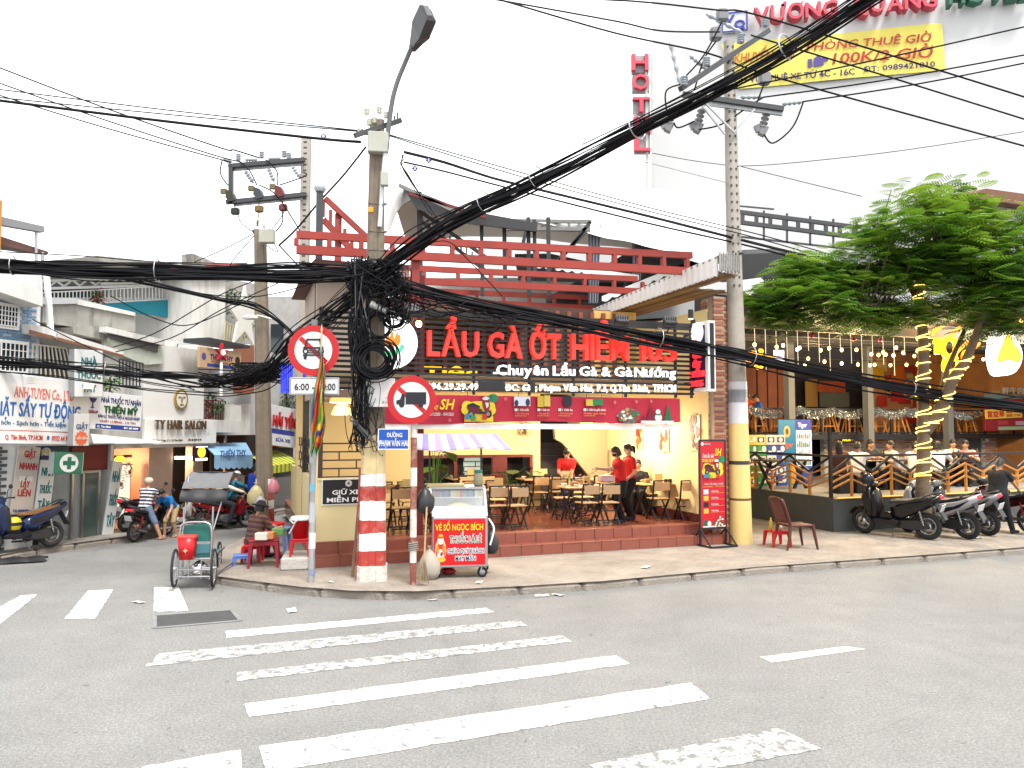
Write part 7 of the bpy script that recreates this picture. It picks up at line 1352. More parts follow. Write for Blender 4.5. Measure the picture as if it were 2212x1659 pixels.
# 4 snack shop with blue awning, 5 shop with red letters
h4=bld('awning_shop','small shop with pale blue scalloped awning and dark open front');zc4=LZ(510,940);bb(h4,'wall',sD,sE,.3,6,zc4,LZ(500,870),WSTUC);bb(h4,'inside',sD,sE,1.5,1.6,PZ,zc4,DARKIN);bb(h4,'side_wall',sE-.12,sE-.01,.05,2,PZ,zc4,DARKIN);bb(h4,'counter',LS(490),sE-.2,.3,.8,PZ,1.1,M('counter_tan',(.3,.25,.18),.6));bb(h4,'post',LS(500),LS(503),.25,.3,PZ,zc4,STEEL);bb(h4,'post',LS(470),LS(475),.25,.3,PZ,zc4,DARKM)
mb=MB();f0,f1,g0,g1=FL.p(*A2(1475,605),.2),FL.p(*A2(1790,600),.2),FL.p(*A2(1560,690),-1.0),FL.p(*A2(1840,690),-1.0)
def awf(u,v):return(f0.lerp(f1,u)).lerp(g0.lerp(g1,u),v)
mb.grid(awf,24,4);mb.grid(lambda u,v:awf(u,v)-V((0,0,.02)),24,4);mb.grid(lambda u,v:awf(u,1)-V((0,.0,v*(.3+.05*abs(math.sin(u*22))))),60,3);aw4=ob('awning',mb,P(150,195,230,.7),h4,flip=False);tq=FL.p(*A2(1600,700),-1.03);tr_=FL.p(*A2(1790,665),-1.03);mb=MB();put_text(mb,'THIÊN THY',tq.x,tr_.x,tq.z-.02,tq.z+.14,-1.03,bold=.02);ob('lettering',mb,P(90,120,180),aw4,flip=False)
h5=bld('far_shop','grey shop front with red letter sign at the end of the left street');zc5=LZ(600,968);bb(h5,'wall',sE,sF,.3,6,zc5,LZ(600,760),M('grey_wall',(.4,.4,.4),.8,dirt=.3));bb(h5,'inside',sE,sF,1.2,1.3,PZ,zc5,M('far_inside',(.12,.11,.1),.8,var=.5));bb(h5,'counter',sE+.2,sF-.3,.1,.6,PZ,1.0,STEEL);lpoly(h5,'red_roof',[(575,930),(640,900),(640,940),(600,968)],0,1,P(190,60,60))
mb=MB();a,b=FL.p(*A2(1960,770),-.6),FL.p(*A2(2200,740),-.6);ns=16
for k in range(ns):u0,u1=k/ns,(k+1)/ns;p,q=a.lerp(b,u0),a.lerp(b,u1);mb.add([p,q,q+V((0,.9,.35)),p+V((0,.9,.35)),p-V((0,0,.22)),q-V((0,0,.22))],[(0,1,2,3),(4,5,1,0)],k%2)
ob('striped_awning',mb,[P(240,215,70),P(110,170,70)],h5,flip=False)
# signs
S=SP_(*psign(FL,(-60,957),(187,961),(-60,798),-.55,'laundry_sign','big white laundry sign with blue and salmon lettering at the left edge','sign',P(250,250,250,.3),.12));SAL,BLU=P(245,130,110),P(25,110,190);U=lambda zx:(.2969*zx+60)/247
S.tx('ANH TUYEN Co., LTD',U(50),U(500),.67,.83,SAL,.005);S.tx('GIẶT SẤY TỰ ĐỘNG',U(-90),U(560),.40,.6,BLU,.02);S.tx('Nhanh hơn - Sạch hơn - Tiết kiệm hơn',U(-150),U(530),.265,.335,P(40,110,160),.005);S.bx(0,U(530),.185,.195,P(230,70,60));S.tx('Q. Tân Bình, TP.HCM',U(8),U(275),.06,.13,P(225,80,70),.01);S.tx('0932 64 9090',U(345),U(515),.06,.13,P(225,80,70),.01);S.el(U(318),.095,.012,.035,BLU)
for u in(U(90),U(525)):
    mb=MB();mb.box(u*S.w-.08,u*S.w+.08,-.35,-.25,S.h*.86,S.h*.95);mb.tube([(u*S.w,-.25,S.h*.9),(u*S.w,0,S.h*1.02)],.012,5);ob('sign_lamp',mb,M('lamp_pale'),S.t)
def blade(px0,py0,px1,py1,off,label,mat,d=.5,side=GALV,name='blade_sign'):
    S=SP_(*psign(FL,(px0,py1),(px1,py1),(px0,py0),off,name,label,'sign',mat,.02));mb=MB();mb.box(.0,S.w+.03,.021,.16,0,S.h);ob('casing',mb,side,S.t);return S
S=blade(162,754,222,857,-.75,'upright white pharmacy sign with teal letters above the left shops',P(248,250,250,.3));TEAL=P(20,125,125)
for k,(s,u0,u1)in enumerate((('NHÀ',.22,.78),('THUỐC',.06,.92),('TÂY',.26,.76))):S.tx(s,u0,u1,.68-k*.29,.84-k*.29,TEAL,.03)
S=blade(158,893,191,963,-.9,'small white laundry box sign with orange star hanging at the street edge',P(225,225,222));S.tx('GIẶT',.12,.9,.52,.68,P(60,90,130),.015);mb=MB();c=(.5*S.w,.24*S.h);mb.prism([(c[0]+S.w*(.44 if k%2 else.36)*math.cos(k*.2618),c[1]+S.w*(.44 if k%2 else.36)*math.sin(k*.2618))for k in range(24)],-.005,-.001);ob('star',mb,P(235,110,70),S.t);S.y=-.006;S.tx('LẤY LIỀN',.2,.82,.2,.27,P(250,230,210),.02)
S=SP_(*psign(FL,(172,924),(303,933),(172,840),-.5,'pharmacy_sign','white pharmacy sign with green raised name and blue strip','sign',P(245,247,250,.3),.1));NAV=P(30,40,110);GRN=P(25,90,45)
S.tx('NHÀ THUỐC TƯ NHÂN',.3,.97,.72,.86,NAV,.012);S.tx('THIỆN MỸ',.35,.92,.45,.64,GRN,.025,d=.012);S.tx('BÁN LẺ THUỐC NỘI & NGOẠI NHẬP',.27,.97,.31,.39,P(60,60,110),.005);S.tx('ĐẠT CHUẨN GPP',.04,.26,.4,.48,P(180,60,60),.005);S.tx('CHẤT LƯỢNG - UY TÍN',.3,.9,.19,.25,P(190,80,80),.0);S.bx(.24,.995,.015,.14,P(30,60,150));S.y=-.005;S.tx('Q. Tân Bình',.26,.48,.05,.1,WHITE,.01);S.tx('ĐT: 08 3899',.7,.95,.05,.1,WHITE,.01);S.y=0;mb=MB()
mb.prism([(x*.1+.17*S.w,z*.1+.68*S.h)for x,z in((-1,1),(1,1),(.5,.2),(.15,0),(.15,-.8),(.6,-1.1),(-.6,-1.1),(-.15,-.8),(-.15,0),(-.5,.2))],-.006,-.001);ob('cup_emblem',mb,NAV,S.t)
lpoly(h2,'sign_awning',[A2(660,535),A2(1190,590),A2(1150,605),A2(680,605)],-.7,.9,WHITE)
S=SP_(*psign(FL,(309,905),(440,905),(309,806),-.35,'salon_signboard','white sloping panel with golden face emblem above the salon name','sign',P(250,249,246,.4),.08));GOLD=M('gold',(.5,.36,.14),.3,.7,var=.3);BRZ=M('bronze_letter',(.14,.09,.05),.4,.5);e=S.el(.58,.45,.11,.24,GOLD,.05,'face_emblem',24);S.y=-.05;S.el(.58,.45,.085,.19,P(250,245,230),.006)
for a in((.545,.5,.028,.018),(.615,.5,.028,.018),(.58,.43,.012,.06),(.58,.33,.035,.02)):S.el(*a,GOLD,.014,'face_feature')
S=SP_(*psign(FL,(312,961),(467,957),(312,905),-.4,'salon_sign','white salon sign board with bronze raised letters','sign',P(250,249,246,.4),.08));u=lambda zx:(zx-1050)/520
letters(S.t,'TY HAIR SALON',u(1105)*S.w,u(1470)*S.w,S.h*.6,S.h*.98,-.05,BRZ,.012,.02,.07,.35);S.tx('Bùi Thị Xuân, P.1, Q.Tân Bình',u(1100),u(1310),.12,.2,BRZ,.005);S.tx('ĐT: 08 3899 30 90',u(1352),u(1450),.12,.2,BRZ,.005);S.el(u(1505),.5,.03,.14,P(235,235,235))
S=SP_(*psign(FL,(430,793),(521,803),(430,748),-.5,'name_board','tan sign with purple lettering under a small tin roof','sign',P(225,190,150),.06));S.tx('THIÊN THY',.24,.78,.45,.72,P(90,50,120),.03);S.bx(.18,.8,.08,.24,P(50,80,160));S.el(.1,.55,.05,.18,P(90,100,160));S.el(.9,.55,.06,.2,P(60,40,30));S.tx('Trà sữa',.26,.74,.3,.38,P(200,90,80),.0)
lpoly(h4,'tin_roof',[L1(1520,1290),L1(1820,1350),L1(1820,1370),L1(1520,1320)],-.6,.8,DARKM);lpoly(h4,'upper_wall',[L1(1760,1340),L1(1850,1350),L1(1850,1700),L1(1760,1700)],.0,.3,P(170,110,85))
S=SP_(*psign(FL,(575,960),(637,968),(575,872),-.3,'far_sign','white sign with red raised letters at the end of the street','sign',P(240,242,248),.1));letters(S.t,'HẢI YẾN',.14*S.w,.95*S.w,S.h*.5,S.h*.76,-.01,P(200,30,40),.03,.025,.08);S.bx(.1,.95,.3,.42,P(60,70,170));S.tx('SỬA XE',.3,.8,.12,.2,P(60,70,170),.01)
S=blade(116,976,177,1024,-.8,'green cross light box hanging outside the pharmacy',P(20,120,95,.3));S.el(.5,.5,.33,.42,P(250,252,250),.006,n=26);S.y=-.006;S.bx(.43,.57,.22,.78,P(20,120,95));S.bx(.28,.429,.4,.6,P(20,120,95));S.bx(.571,.72,.4,.6,P(20,120,95))
S=SP_(*psign(FL,(21,1112),(70,1112),(21,962),-.04,'shop_panel','tall pale panel with red laundry words beside the brick house door','sign',P(225,215,205),.04));RD=P(205,40,45)
for s,a,b,v in(('GIẶT',.28,.8,.84),('NHANH',.14,.92,.66),('LẤY',.3,.7,.4),('LIỀN',.22,.78,.27)):S.tx(s,a,b,v,v+.1,RD,.04)
S.bx(.2,.8,.48,.56,P(250,250,245));S.tx('10.000/5kg',.12,.9,.04,.08,P(40,80,150),.02)
for i,(x0,x1,y0,y1)in enumerate(((74,107,993,1113),(223,245,995,1156))):
    S=SP_(*psign(FL,(x0,y1),(x1,y1),(x0,y0),-.05,'shop_panel',('left','right')[i]+' white pharmacy door panel with upright teal words','sign',P(245,247,245),.05))
    for s,v in(('NHÀ',.72),('THUỐC',.4),('TÂY',.12)):S.tx(s,.12,.88,v,v+.15,TEAL,.035)
S=SP_(*psign(FL,A2(255,725),A2(385,715),A2(255,625),.1,'phone_card_sign','blue sign with pale letter behind the laundry sign edge','sign',P(25,50,120),.05));S.el(.62,.55,.25,.3,P(220,220,240));S.tx('Fi',.3,.8,.25,.75,P(200,200,90),.03)
# blue upright letters beside the corner post
t=thing('blue_letters','upright bright blue channel letters behind the no car sign','sign',at(606,850,15.5),R(15));k=15.5/FPX
for i in range(7):mb=MB();mb.bev(i*3.6*k,(i*3.6+2.9)*k,0,.05,(i%3)*2*k,(66-(i%2)*4)*k,0,.006);ob('letter',mb,M('blue_led',lin(20,40,235,.6),.4,em=.25,ecol=(.02,.05,1)),t)
mb=MB();
for i in range(4):mb=MB();mb.bev((46+i*6)*k,(50+i*6)*k,0,.05,8*k,44*k,0,.006);ob('letter',mb,M('blue_led'),t)
# terrace and tower behind the shops
tb=thing('terrace_house','white terrace house with teal sheet wall and railing behind the shops','house',(0,0,0),0,'row of shop houses in the left street',FL)
lpoly(tb,'teal_wall',[L1(735,1045),L1(1388,1010),L1(1388,1180),L1(1150,1130),L1(900,1110)],2.0,.1,P(20,140,160,.5));lpoly(tb,'white_slab',[L1(300,1000),L1(1390,1000),L1(1390,1060),L1(735,1060),L1(300,1040)],2.3,.1,WSTUC);lpoly(tb,'dark_porch',[L1(300,800),L1(1390,850),L1(1390,1005),L1(300,1005)],5,.1,M('porch_dark',(.05,.055,.06),.8,var=.4));lpoly(tb,'porch_roof',[L1(300,770),L1(1390,830),L1(1390,850),L1(300,800)],1.6,3.3,M('porch_roof',(.12,.12,.12),.7))
rails(tb,'terrace_railing',L1(310,965),L1(735,945),L1(735,1045),L1(310,1000),2.1,16,WHITE,.018);rails(tb,'terrace_railing',L1(735,945),L1(1388,905),L1(1388,1000),L1(735,1040),2.1,26,WHITE,.018)
for k,(a,b)in enumerate(((320,880),(320,935),(735,900))):mb=MB();mb.bar(FL.p(*L1(a,b),2.2),FL.p(*L1(1390,b-40+k*10),2.2),.06,.06);ob('steel_tie',mb,WHITE,tb)
for k in range(9):mb=MB();mb.bar(FL.p(*L1(350+k*115,925-k*6),2.25),FL.p(*L1(410+k*115,880-k*6),2.25),.04);mb.bar(FL.p(*L1(410+k*115,880-k*6),2.25),FL.p(*L1(465+k*115,920-k*6),2.25),.04);ob('truss_web',mb,WHITE,tb)
lpoly(tb,'far_roof',[L1(715,695),L1(1200,745),L1(1200,775),L1(730,760)],6,3,M('far_roof',(.3,.28,.25),.8,dirt=.5));lpoly(tb,'far_wall',[L1(1405,680),L1(1580,750),L1(1580,800),L1(1405,800)],5,.5,STAIN);lpoly(tb,'red_roof',[L1(1580,755),L1(1800,745),L1(1800,775),L1(1580,775)],4.5,2,P(190,90,85))
tw=thing('white_tower','plain white tower wall with green plants on its side behind the shops','house',(0,0,0),0,'row of shop houses in the left street',FL);lpoly(tw,'wall',[L1(1390,860),L1(1640,860),L1(1640,1330),L1(1390,1330)],1.2,3,WSTUC);lpoly(tw,'lower_wall',[L1(1190,1310),L1(1560,1340),L1(1500,1600),L1(1190,1600)],.9,.3,WSTUC);rails(tw,'shutter',L1(1305,1350),L1(1440,1350),L1(1440,1560),L1(1305,1560),.7,10,WHITE,.04);lpoly(tw,'shutter_back',[L1(1300,1340),L1(1445,1340),L1(1445,1560),L1(1300,1560)],.78,.05,P(50,60,90));lpoly(tw,'side_wall',[L1(1640,860),L1(1860,900),L1(1860,1340),L1(1640,1330)],2.4,.3,M('painted_shade_wall',(.35,.34,.32),.8,dirt=.4));rails(tw,'fan_grille',L1(1640,1180),L1(1780,1240),L1(1780,1320),L1(1630,1310),1.0,8,P(230,220,180),.03)  # side wall coloured darker than the front to imitate its shade
lpoly(tw,'roof_edge',[L1(1390,840),L1(1860,850),L1(1860,870),L1(1390,862)],1.1,3.5,M('zinc_cap'))
def bush(label,c,r,n,mats,seed,lf=.14,name='plant',cat='plant'):
    rn=random.Random(seed);t=thing(name,label,cat,c)
    mbs=[MB()for _ in mats]
    for i in range(n):
        d=V((rn.gauss(0,1),rn.gauss(0,1),rn.gauss(0,1))).normalized()*rn.random()**.4;p=V((d.x*r[0],d.y*r[1],d.z*r[2]));e=V((rn.uniform(-1,1),rn.uniform(-1,1),rn.uniform(-.9,.3))).normalized();s=e.cross(V((0,0,1))).normalized()*lf*.2;q=p+e*lf;m=(p+q)/2+V((0,0,lf*.15));mbs[i%len(mats)].add([p,m-s,q,m+s],[(0,1,2,3)])
    for m,mb in zip(mats,mbs):tag(ob('foliage',mb,m,t,flip=False),kind='stuff')
    mb=MB();mb.tube([(0,0,-r[2]),(.03,0,0),(0,0,r[2]*.7)],.02,6);ob('stem',mb,DWOOD,t);return t
for l,px,py,off,r,n,s in(('hanging green fern plant on the side of the white tower',506,655,1.6,(.5,.3,.45),260,1),('yellowish climber below the fern on the white tower',532,695,1.6,(.25,.2,.5),120,2),('potted red flower plant on the terrace railing',211,643,1.9,(.14,.1,.22),90,3),('long leaved plant under the upright pharmacy sign',237,829,.1,(.25,.15,.2),60,4),('dark bushy plant on the balcony right of the salon panel',458,875,-.1,(.3,.2,.32),150,5),('dark leafy bush behind the blue letters',618,870,.3,(.5,.4,.45),240,6)):
    x,z=FL.hit(px,py,off);bush(l,FL.w(x,off,z),r,n,[LEAF1,LEAF2]if s in(1,2,4)else[LEAF2,LEAF3]+([P(225,60,90)]if s==3 else[]),s)
rails(h3,'balcony_railing',A2(1480,290),A2(1640,300),A2(1640,445),A2(1480,430),-.25,9,P(110,40,40),.02);lpoly(h3,'balcony_base',[A2(1480,430),A2(1750,440),A2(1750,530),A2(1480,520)],-.3,.8,WSTUC);lpoly(h4,'balcony_side',[A2(1640,320),A2(1755,330),A2(1755,445),A2(1640,440)],-.28,.5,WSTUC)
for i,(zx,zy,c,r)in enumerate(((1775,1150,(250,248,240),.75),(1612,1400,(215,40,60),.24))):
    x,z=FL.hit(*L1(zx,zy),-.65 if i else.6);mb=MB();mb.prism([(r*(1 if k%2==0 else.4)*math.sin(k*.6283),r*(1 if k%2==0 else.4)*math.cos(k*.6283)*(1.25 if i==0 else 1))for k in range(10)],-.04,.04);st_=solo('star_lantern',mb,P(*c),['large white paper star hanging on the white tower','red star lantern with glowing centre on the tan sign'][i],'lantern',(x,-.65 if i else.6,z),0,None,FL)
    if i:mb=MB();mb.disc((0,0),.07,-.06,-.045,12);ob('glow_disc',mb,glow(255,240,200,.8),st_);mb=MB();mb.bar((.0,0,-.25),(-.1,-.1,-1.1),.05);ob('stick',mb,WHITE,st_)
# ================================================================ restaurant on the right
def G7(zx,zy):return 1589.8+.2812*zx,656.6+.2812*zy
def G9(zx,zy):return 1589.8+.2812*zx,898.6+.2812*zy
PLAT=.89;GREYW=M('platform_grey',(.055,.06,.058),.75,var=.2,scale=2,dirt=.3,dcol=(.1,.09,.08));GCOL=M('column_grey',(.15,.16,.17),.6,var=.1);FLOORG=M('deck_floor',(.22,.22,.22),.5,var=.15)
rr_=thing('beer_restaurant','dark open air restaurant on a raised grey base hung with warm bulbs','restaurant',(0,0,0),0,None,FG)
gl_=FG.loc(gnd(1621,1118,PZ));sl=V((gl_.x,gl_.y));sl=sl/sl.y
RB=lambda nm,x0,x1,y0,y1,z0,z1,m,par=None:ob(nm,MB().box(x0,x1,y0,y1,z0,z1),m,par or rr_)
mb=MB();p=[(0,0),(22,0),(22,12),(sl.x*12,12)];mb.add([(x,y,z)for z in(PZ-.02,PLAT)for x,y in p],[(3,2,1,0),(4,5,6,7),(0,1,5,4),(1,2,6,5),(2,3,7,6),(3,0,4,7)]);ob('base',mb,GREYW,rr_)
mb=MB();mb.add([(x,y,PLAT+.003)for x,y in((.06,.06),(21,.06),(21,11),(sl.x*11+.06,11))],[(0,1,2,3)]);ob('floor',mb,FLOORG,rr_);RB('edge_strip',.02,22,-.03,.0,PLAT-.03,PLAT+.02,P(235,200,110));ob('light_strip',MB().box(.1,22,-.045,-.031,PLAT-.01,PLAT+.006),glow(255,205,110,.5),rr_)
rail_t=FG.hit(1995,982,.05)[1]
ORNG=M('orange_wood',(.42,.17,.03),.45,var=.25,scale=9)
def railing(p0,p1,n,label,start):
    p0,p1=V(p0),V(p1);t=thing('zigzag_railing',label,'railing',(0,0,0),0,'zigzag railings of the beer restaurant',FG);H=rail_t-PLAT;at_=lambda k,z:p0.lerp(p1,k/n)+V((0,0,PLAT+z))
    mb=MB();mb.bar(at_(0,H),at_(n,H),.05,.05);ob('top_rail',mb,BLACK,t);mb=MB();mb.box(p0.x-.03,p0.x+.03,p0.y-.03,p0.y+.03,PLAT,rail_t+(.65 if start else.05));ob('post',mb,BLACK,t)
    for k in range(n+1):
        hi=k%2==(1 if start else 0);top=H*(.76 if hi else.52);mb=MB();mb.bar(at_(k,0),at_(k,top),.05,.05,up=(0,1,0));ob('baluster',mb,ORNG,t)
        if k<n:
            a,b=(H*.52,H*.76)if not hi else(H*.76,H*.52);A,B=(H*.6,H*.97)if not hi else(H*.97,H*.6)
            mb=MB();mb.bar(at_(k,A),at_(k+1,B),.045,.045);ob('zigzag_bar',mb,BLACK,t)
            for d in(0,.16,.3):mb=MB();mb.bar(at_(k,a-d),at_(k+1,b-d),.035,.035);ob('slat',mb,ORNG,t)
    return t
railing((0,.06,0),(9.0,.06,0),15,'black and orange zigzag railing along the front behind the scooters',True);e=FG.loc(gnd(1612,1060,PLAT));e=V((sl.x*4.2+.08,4.2,0));railing(e,(.02,.1,0),6,'black and orange zigzag railing on the alley side behind the yellow pole',False)
# columns, roof, upper deck and back walls
roof_z=FG.hit(1900,722,.4)[1]
def gcol(px,py0,py1,y,w=.11):a,_=FG.hit(px,900,y);z0,z1=PLAT,FG.hit(px,py0,y)[1];return RB('column',a-w,a+w,y-w,y+w,z0,z1,GCOL)
gcol(1706,715,0,4.6);gcol(1876,720,0,4.6);gcol(2048,790,0,4.6)
x0_=FG.hit(1606,700,.3)[0];mb=MB()
for yy in(0,):mb.grid(lambda u,v:V((x0_+u*16,.3+v*9,roof_z+.28+v*.9+.03*math.sin(u*160))),140,3);mb.grid(lambda u,v:V((x0_+u*16,.3+v*9,roof_z+.24+v*.9+.03*math.sin(u*160))),140,3)
ob('roof_sheet',mb,M('roof_dark',(.05,.05,.052),.6,.3),rr_,flip=False);RB('fascia',x0_,x0_+16,.25,.3,roof_z,roof_z+.27,M('fascia_cream',(.5,.42,.3),.6));RB('fascia_rail',x0_,x0_+16,.2,.25,roof_z-.06,roof_z,M('fascia_rail',(.45,.4,.3),.5))
for k in range(5):RB('rafter',x0_,x0_+16,.8+k*1.7,.9+k*1.7,roof_z+k*.16-.1,roof_z+k*.16+.05,DARKM)
dz0,dz1=FG.hit(1800,938,5.0)[1],FG.hit(1800,884,5.0)[1];xl5=FG.hit(1612,930,5.0)[0]
RB('upper_deck',xl5,14,5.0,10,dz0-.16,dz0,BLACK);RB('side_wall',13.2,13.4,.4,10,PLAT,6.5,M('amber_wall',(.34,.15,.05),.8,var=.5,scale=2));RB('back_wall',xl5-3,16,10,10.2,PLAT,7.5,DARKIN);xw0,xw1=FG.hit(1612,800,9)[0],FG.hit(1700,800,9)[0];RB('brick_screen',xw0-2,xw1,9,9.1,dz0,4.6,M('dark_red_wall',(.12,.035,.018),.8,var=.4,scale=3))
for k in range(1,4):x=xw0+(xw1-xw0)*k/4;RB('screen_joint',x-.015,x+.015,8.96,8.998,dz0,4.6,DARKIN)
a0,z0=FG.hit(*G7(640,675),8.8);a1,z1=FG.hit(*G7(832,600),8.8);pn=RB('lattice_panel',a0,a1,8.8,8.9,z0,z1,M('lattice_red',(.22,.05,.02),.7));mb=MB()
for k in range(12):x=a0+(a1-a0)*k/11;mb.box(x-.01,x+.01,8.76,8.79,z0,z1)
for k in range(5):z=z0+(z1-z0)*k/4;mb.box(a0,a1,8.74,8.759,z-.01,z+.01)
ob('lattice',mb,P(160,70,40),pn);a0,z0=FG.hit(*G7(650,790),8.9);a1,z1=FG.hit(*G7(870,680),8.9);RB('dark_door',a0,a1,8.9,8.95,z0,z1,M('door_grey',(.06,.065,.055),.6));a0,z0=FG.hit(*G7(540,790),8.95);a1,z1=FG.hit(*G7(625,580),8.95);RB('yellowish_door',a0,a1,8.95,9.0,z0,z1,M('door_ochre',(.16,.09,.02),.6))
# mural wall with painted blocks
a0,z0=FG.hit(*G7(1040,800),8.7);a1,z1=FG.hit(*G7(1900,470),8.7);mu=RB('mural_wall',a0,a1+1,8.7,8.8,dz0,z1+.9,M('mural_base',(.38,.18,.09),.8,var=.3));rn=random.Random(12)
for i in range(46):w,h=rn.uniform(.25,.8),rn.uniform(.12,.6);x,z=rn.uniform(a0,a1-.3),rn.uniform(dz0,z1+.3);mb=MB();mb.box(x,x+w,8.68-i*.0006,8.69-i*.0006,z,z+h);ob('mural_print',mb,P(*rn.choice([(225,90,40),(240,190,130),(200,60,40),(180,150,120),(235,160,60),(120,110,100),(250,215,150),(210,60,50)])),mu)
for zx,zy,c in((1090,560,(245,190,40)),(1250,545,(235,120,40)),(1750,760,(245,200,40)),(1250,690,(225,50,50))):a,z=FG.hit(*G7(zx,zy),8.6);mb=MB();mb.prism([(a-.35,z-.3),(a+.35,z-.3),(a+.3,z+.35),(a-.3,z+.35)],8.6,8.63);ob('mural_print',mb,P(*c),mu)
# lower brick walls
lz0,lz1=PLAT,dz0-.16;a0=FG.hit(*G7(680,1050),6)[0];a1=FG.hit(*G7(1762,1050),6)[0];a2=FG.hit(*G7(1900,1050),6)[0];BW_=[M('wall_brick_%d'%i,c,.8,var=.25)for i,c in enumerate([(.42,.25,.16),(.5,.32,.22),(.34,.18,.11)])]
w1=RB('brick_wall',a0,a1,6.02,6.2,lz0,lz1,MORT);bricks(w1,a0,a1,lz1-.62,lz1-.02,6.0,BW_,.24,.075,.014);w2=RB('brick_wall',a2,a2+3.5,6.02,6.2,lz0,lz1,MORT);bricks(w2,a2,a2+2.2,lz1-.85,lz1-.02,6.0,[BW_[0],M('wall_brick_3',(.36,.15,.08),.8)],.24,.075,.014);RB('grey_door',a1,a2,6.1,6.2,lz0,lz1,M('grey_door',(.09,.095,.1),.5));RB('brick_pier',a2-.15,a2+.22,5.2,5.5,dz0,dz0+1.5,M('pier_brick',(.34,.2,.12),.85,var=.5,scale=9))
a,z=FG.hit(*G7(1932,1042),5.95);solo('switch_box',MB().bev(-.07,.07,0,.04,-.08,.08,0,.01),WHITE,'white switch box on the right brick wall','switch box',(a,5.95,z),0,None,FG)
a0,z0=FG.hit(*G7(808,1065),5.9);a1,z1=FG.hit(*G7(908,1010),5.9);S=SP_(*psign(FG,G7(808,1065),G7(908,1065),G7(808,1010),5.9,'small_sign','small black sign with yellow letters on the brick wall behind the diners','sign',BLACK,.03));S.tx('HNDA',.1,.72,.2,.6,glow(255,200,40,.6),.02);S.el(.86,.45,.1,.3,WHITE)
# upper railing, tinsel, stools
ur=thing('deck_railing','black railing of the upper deck draped with silver tinsel','railing',(0,0,0),0,None,FG);mb=MB();mb.bar((xl5,5,dz1),(12,5,dz1),.05);mb.bar((xl5,5,dz0+.05),(12,5,dz0+.05),.04);ob('rail',mb,BLACK,ur)
for k in range(9):x=xl5+k*1.4;ob('post',MB().box(x-.03,x+.03,4.97,5.03,dz0,dz1),BLACK,ur)
TIN=M('tinsel',(.4,.45,.46),.25,.9,var=.6,scale=60);rn=random.Random(2)
xs=[FG.hit(*G7(zx,840),4.9)[0]for zx in(105,385,495,750,1000,1100,1310,1385,1640,1880)]
for i,(a,b)in enumerate(zip(xs[:-1],xs[1:])):
    if b-a<.1:continue
    mb=MB();za=FG.hit(*G7(900,800),4.9)[1]
    for layer in(0,.14,.26):
        pts=sag((a,4.9,za-layer*.6),(b,4.9,za-layer*.6),(b-a)*.09+.03,14)
        for k in range(330):
            u=rn.random()*13.99;j=int(u);c=pts[j].lerp(pts[j+1],u-j);d=V((rn.gauss(0,1),rn.gauss(0,1),rn.gauss(0,1))).normalized()*.09;s=d.cross(V((rn.random(),1,.3))).normalized()*.006;mb.add([c-s-d*.3,c+s-d*.3,c+d],[(0,1,2)])
    o=ob('tinsel_garland',mb,TIN,None,FG.o,FG.a,'silver tinsel garland on the upper deck railing, %s swag from the left'%'first second third fourth fifth sixth seventh eighth ninth'.split()[i],'garland','tinsel garlands on the deck railing',flip=False)
def bar_stool(label,loc,rz,fr,proto=[None]):
    if proto[0]:return dup(proto[0],fr.w(*loc),rz+fr.a,label)
    t=thing('bar_stool',label,'stool',loc,rz,'bar stools on the upper deck',fr);mb=MB();mb.bev(-.17,.17,-.17,.17,.6,.63,0,.01);ob('seat',mb,ORNG,t)
    for sx in(-1,1):
        for sy in(-1,1):mb=MB();mb.bar((sx*.24,sy*.24,0),(sx*.13,sy*.13,.6),.04);ob('leg',mb,ORNG,t)
    mb=MB();mb.bar((-.2,-.2,.25),(.2,-.2,.25),.025);ob('foot_rest',mb,ORNG,t);proto[0]=t;return t
ordn='first second third fourth fifth sixth seventh eighth ninth tenth eleventh twelfth thirteenth fourteenth fifteenth sixteenth'.split()
for i,zx in enumerate((130,195,275,610,680,745,850,930,985,1115,1210,1290,1560,1680,1750,1820)):x=FG.hit(*G7(zx,960),5.5)[0];bar_stool('orange wooden bar stool behind the tinsel railing, %s from the left'%ordn[i],(x,5.45+.25*(i%2),dz0),jit(.3),FG)
# fridge, poster, cartons
def gbox(px0,py1,px1,py0,y):a,z=FG.hit(px0,py1,y);b,z1=FG.hit(px1,py0,y);return a,b,z,z1
a,b,z,z1=gbox(1718,1000,1755,906,3.6);z=PLAT;fr_=thing('drinks_fridge','lit glass door drinks fridge with blue frame on the terrace','fridge',(a,3.6,z),0,None,FG);w,h=b-a,z1-z;BLUF=P(30,90,200,.4);ob('cabinet',MB().bev(0,w,.02,.6,0,h,0,.02),BLUF,fr_);ob('door_glass',MB().box(.05,w-.05,.0,.018,h*.28,h*.83),glow(225,240,250,.22),fr_)
S=SP_(fr_,w,h,.018);S.bx(.04,.96,.86,.98,P(60,60,190));S.tx('Tiger',.2,.7,.88,.95,WHITE,.03);rn=random.Random(5)
for r in range(4):
    zz=h*(.3+.135*r);ob('shelf',MB().box(.06,w-.06,-.006,-.002,zz-.012,zz),STEEL,fr_)
    for k in range(7):hh=h*rn.uniform(.05,.1);mb=MB();x=.07+k*(w-.14)/7;mb.box(x,x+.05,-.008,-.003,zz,zz+hh);ob('bottle',mb,P(*rn.choice([(200,160,160),(90,140,110),(190,120,100),(150,170,180)])),fr_)
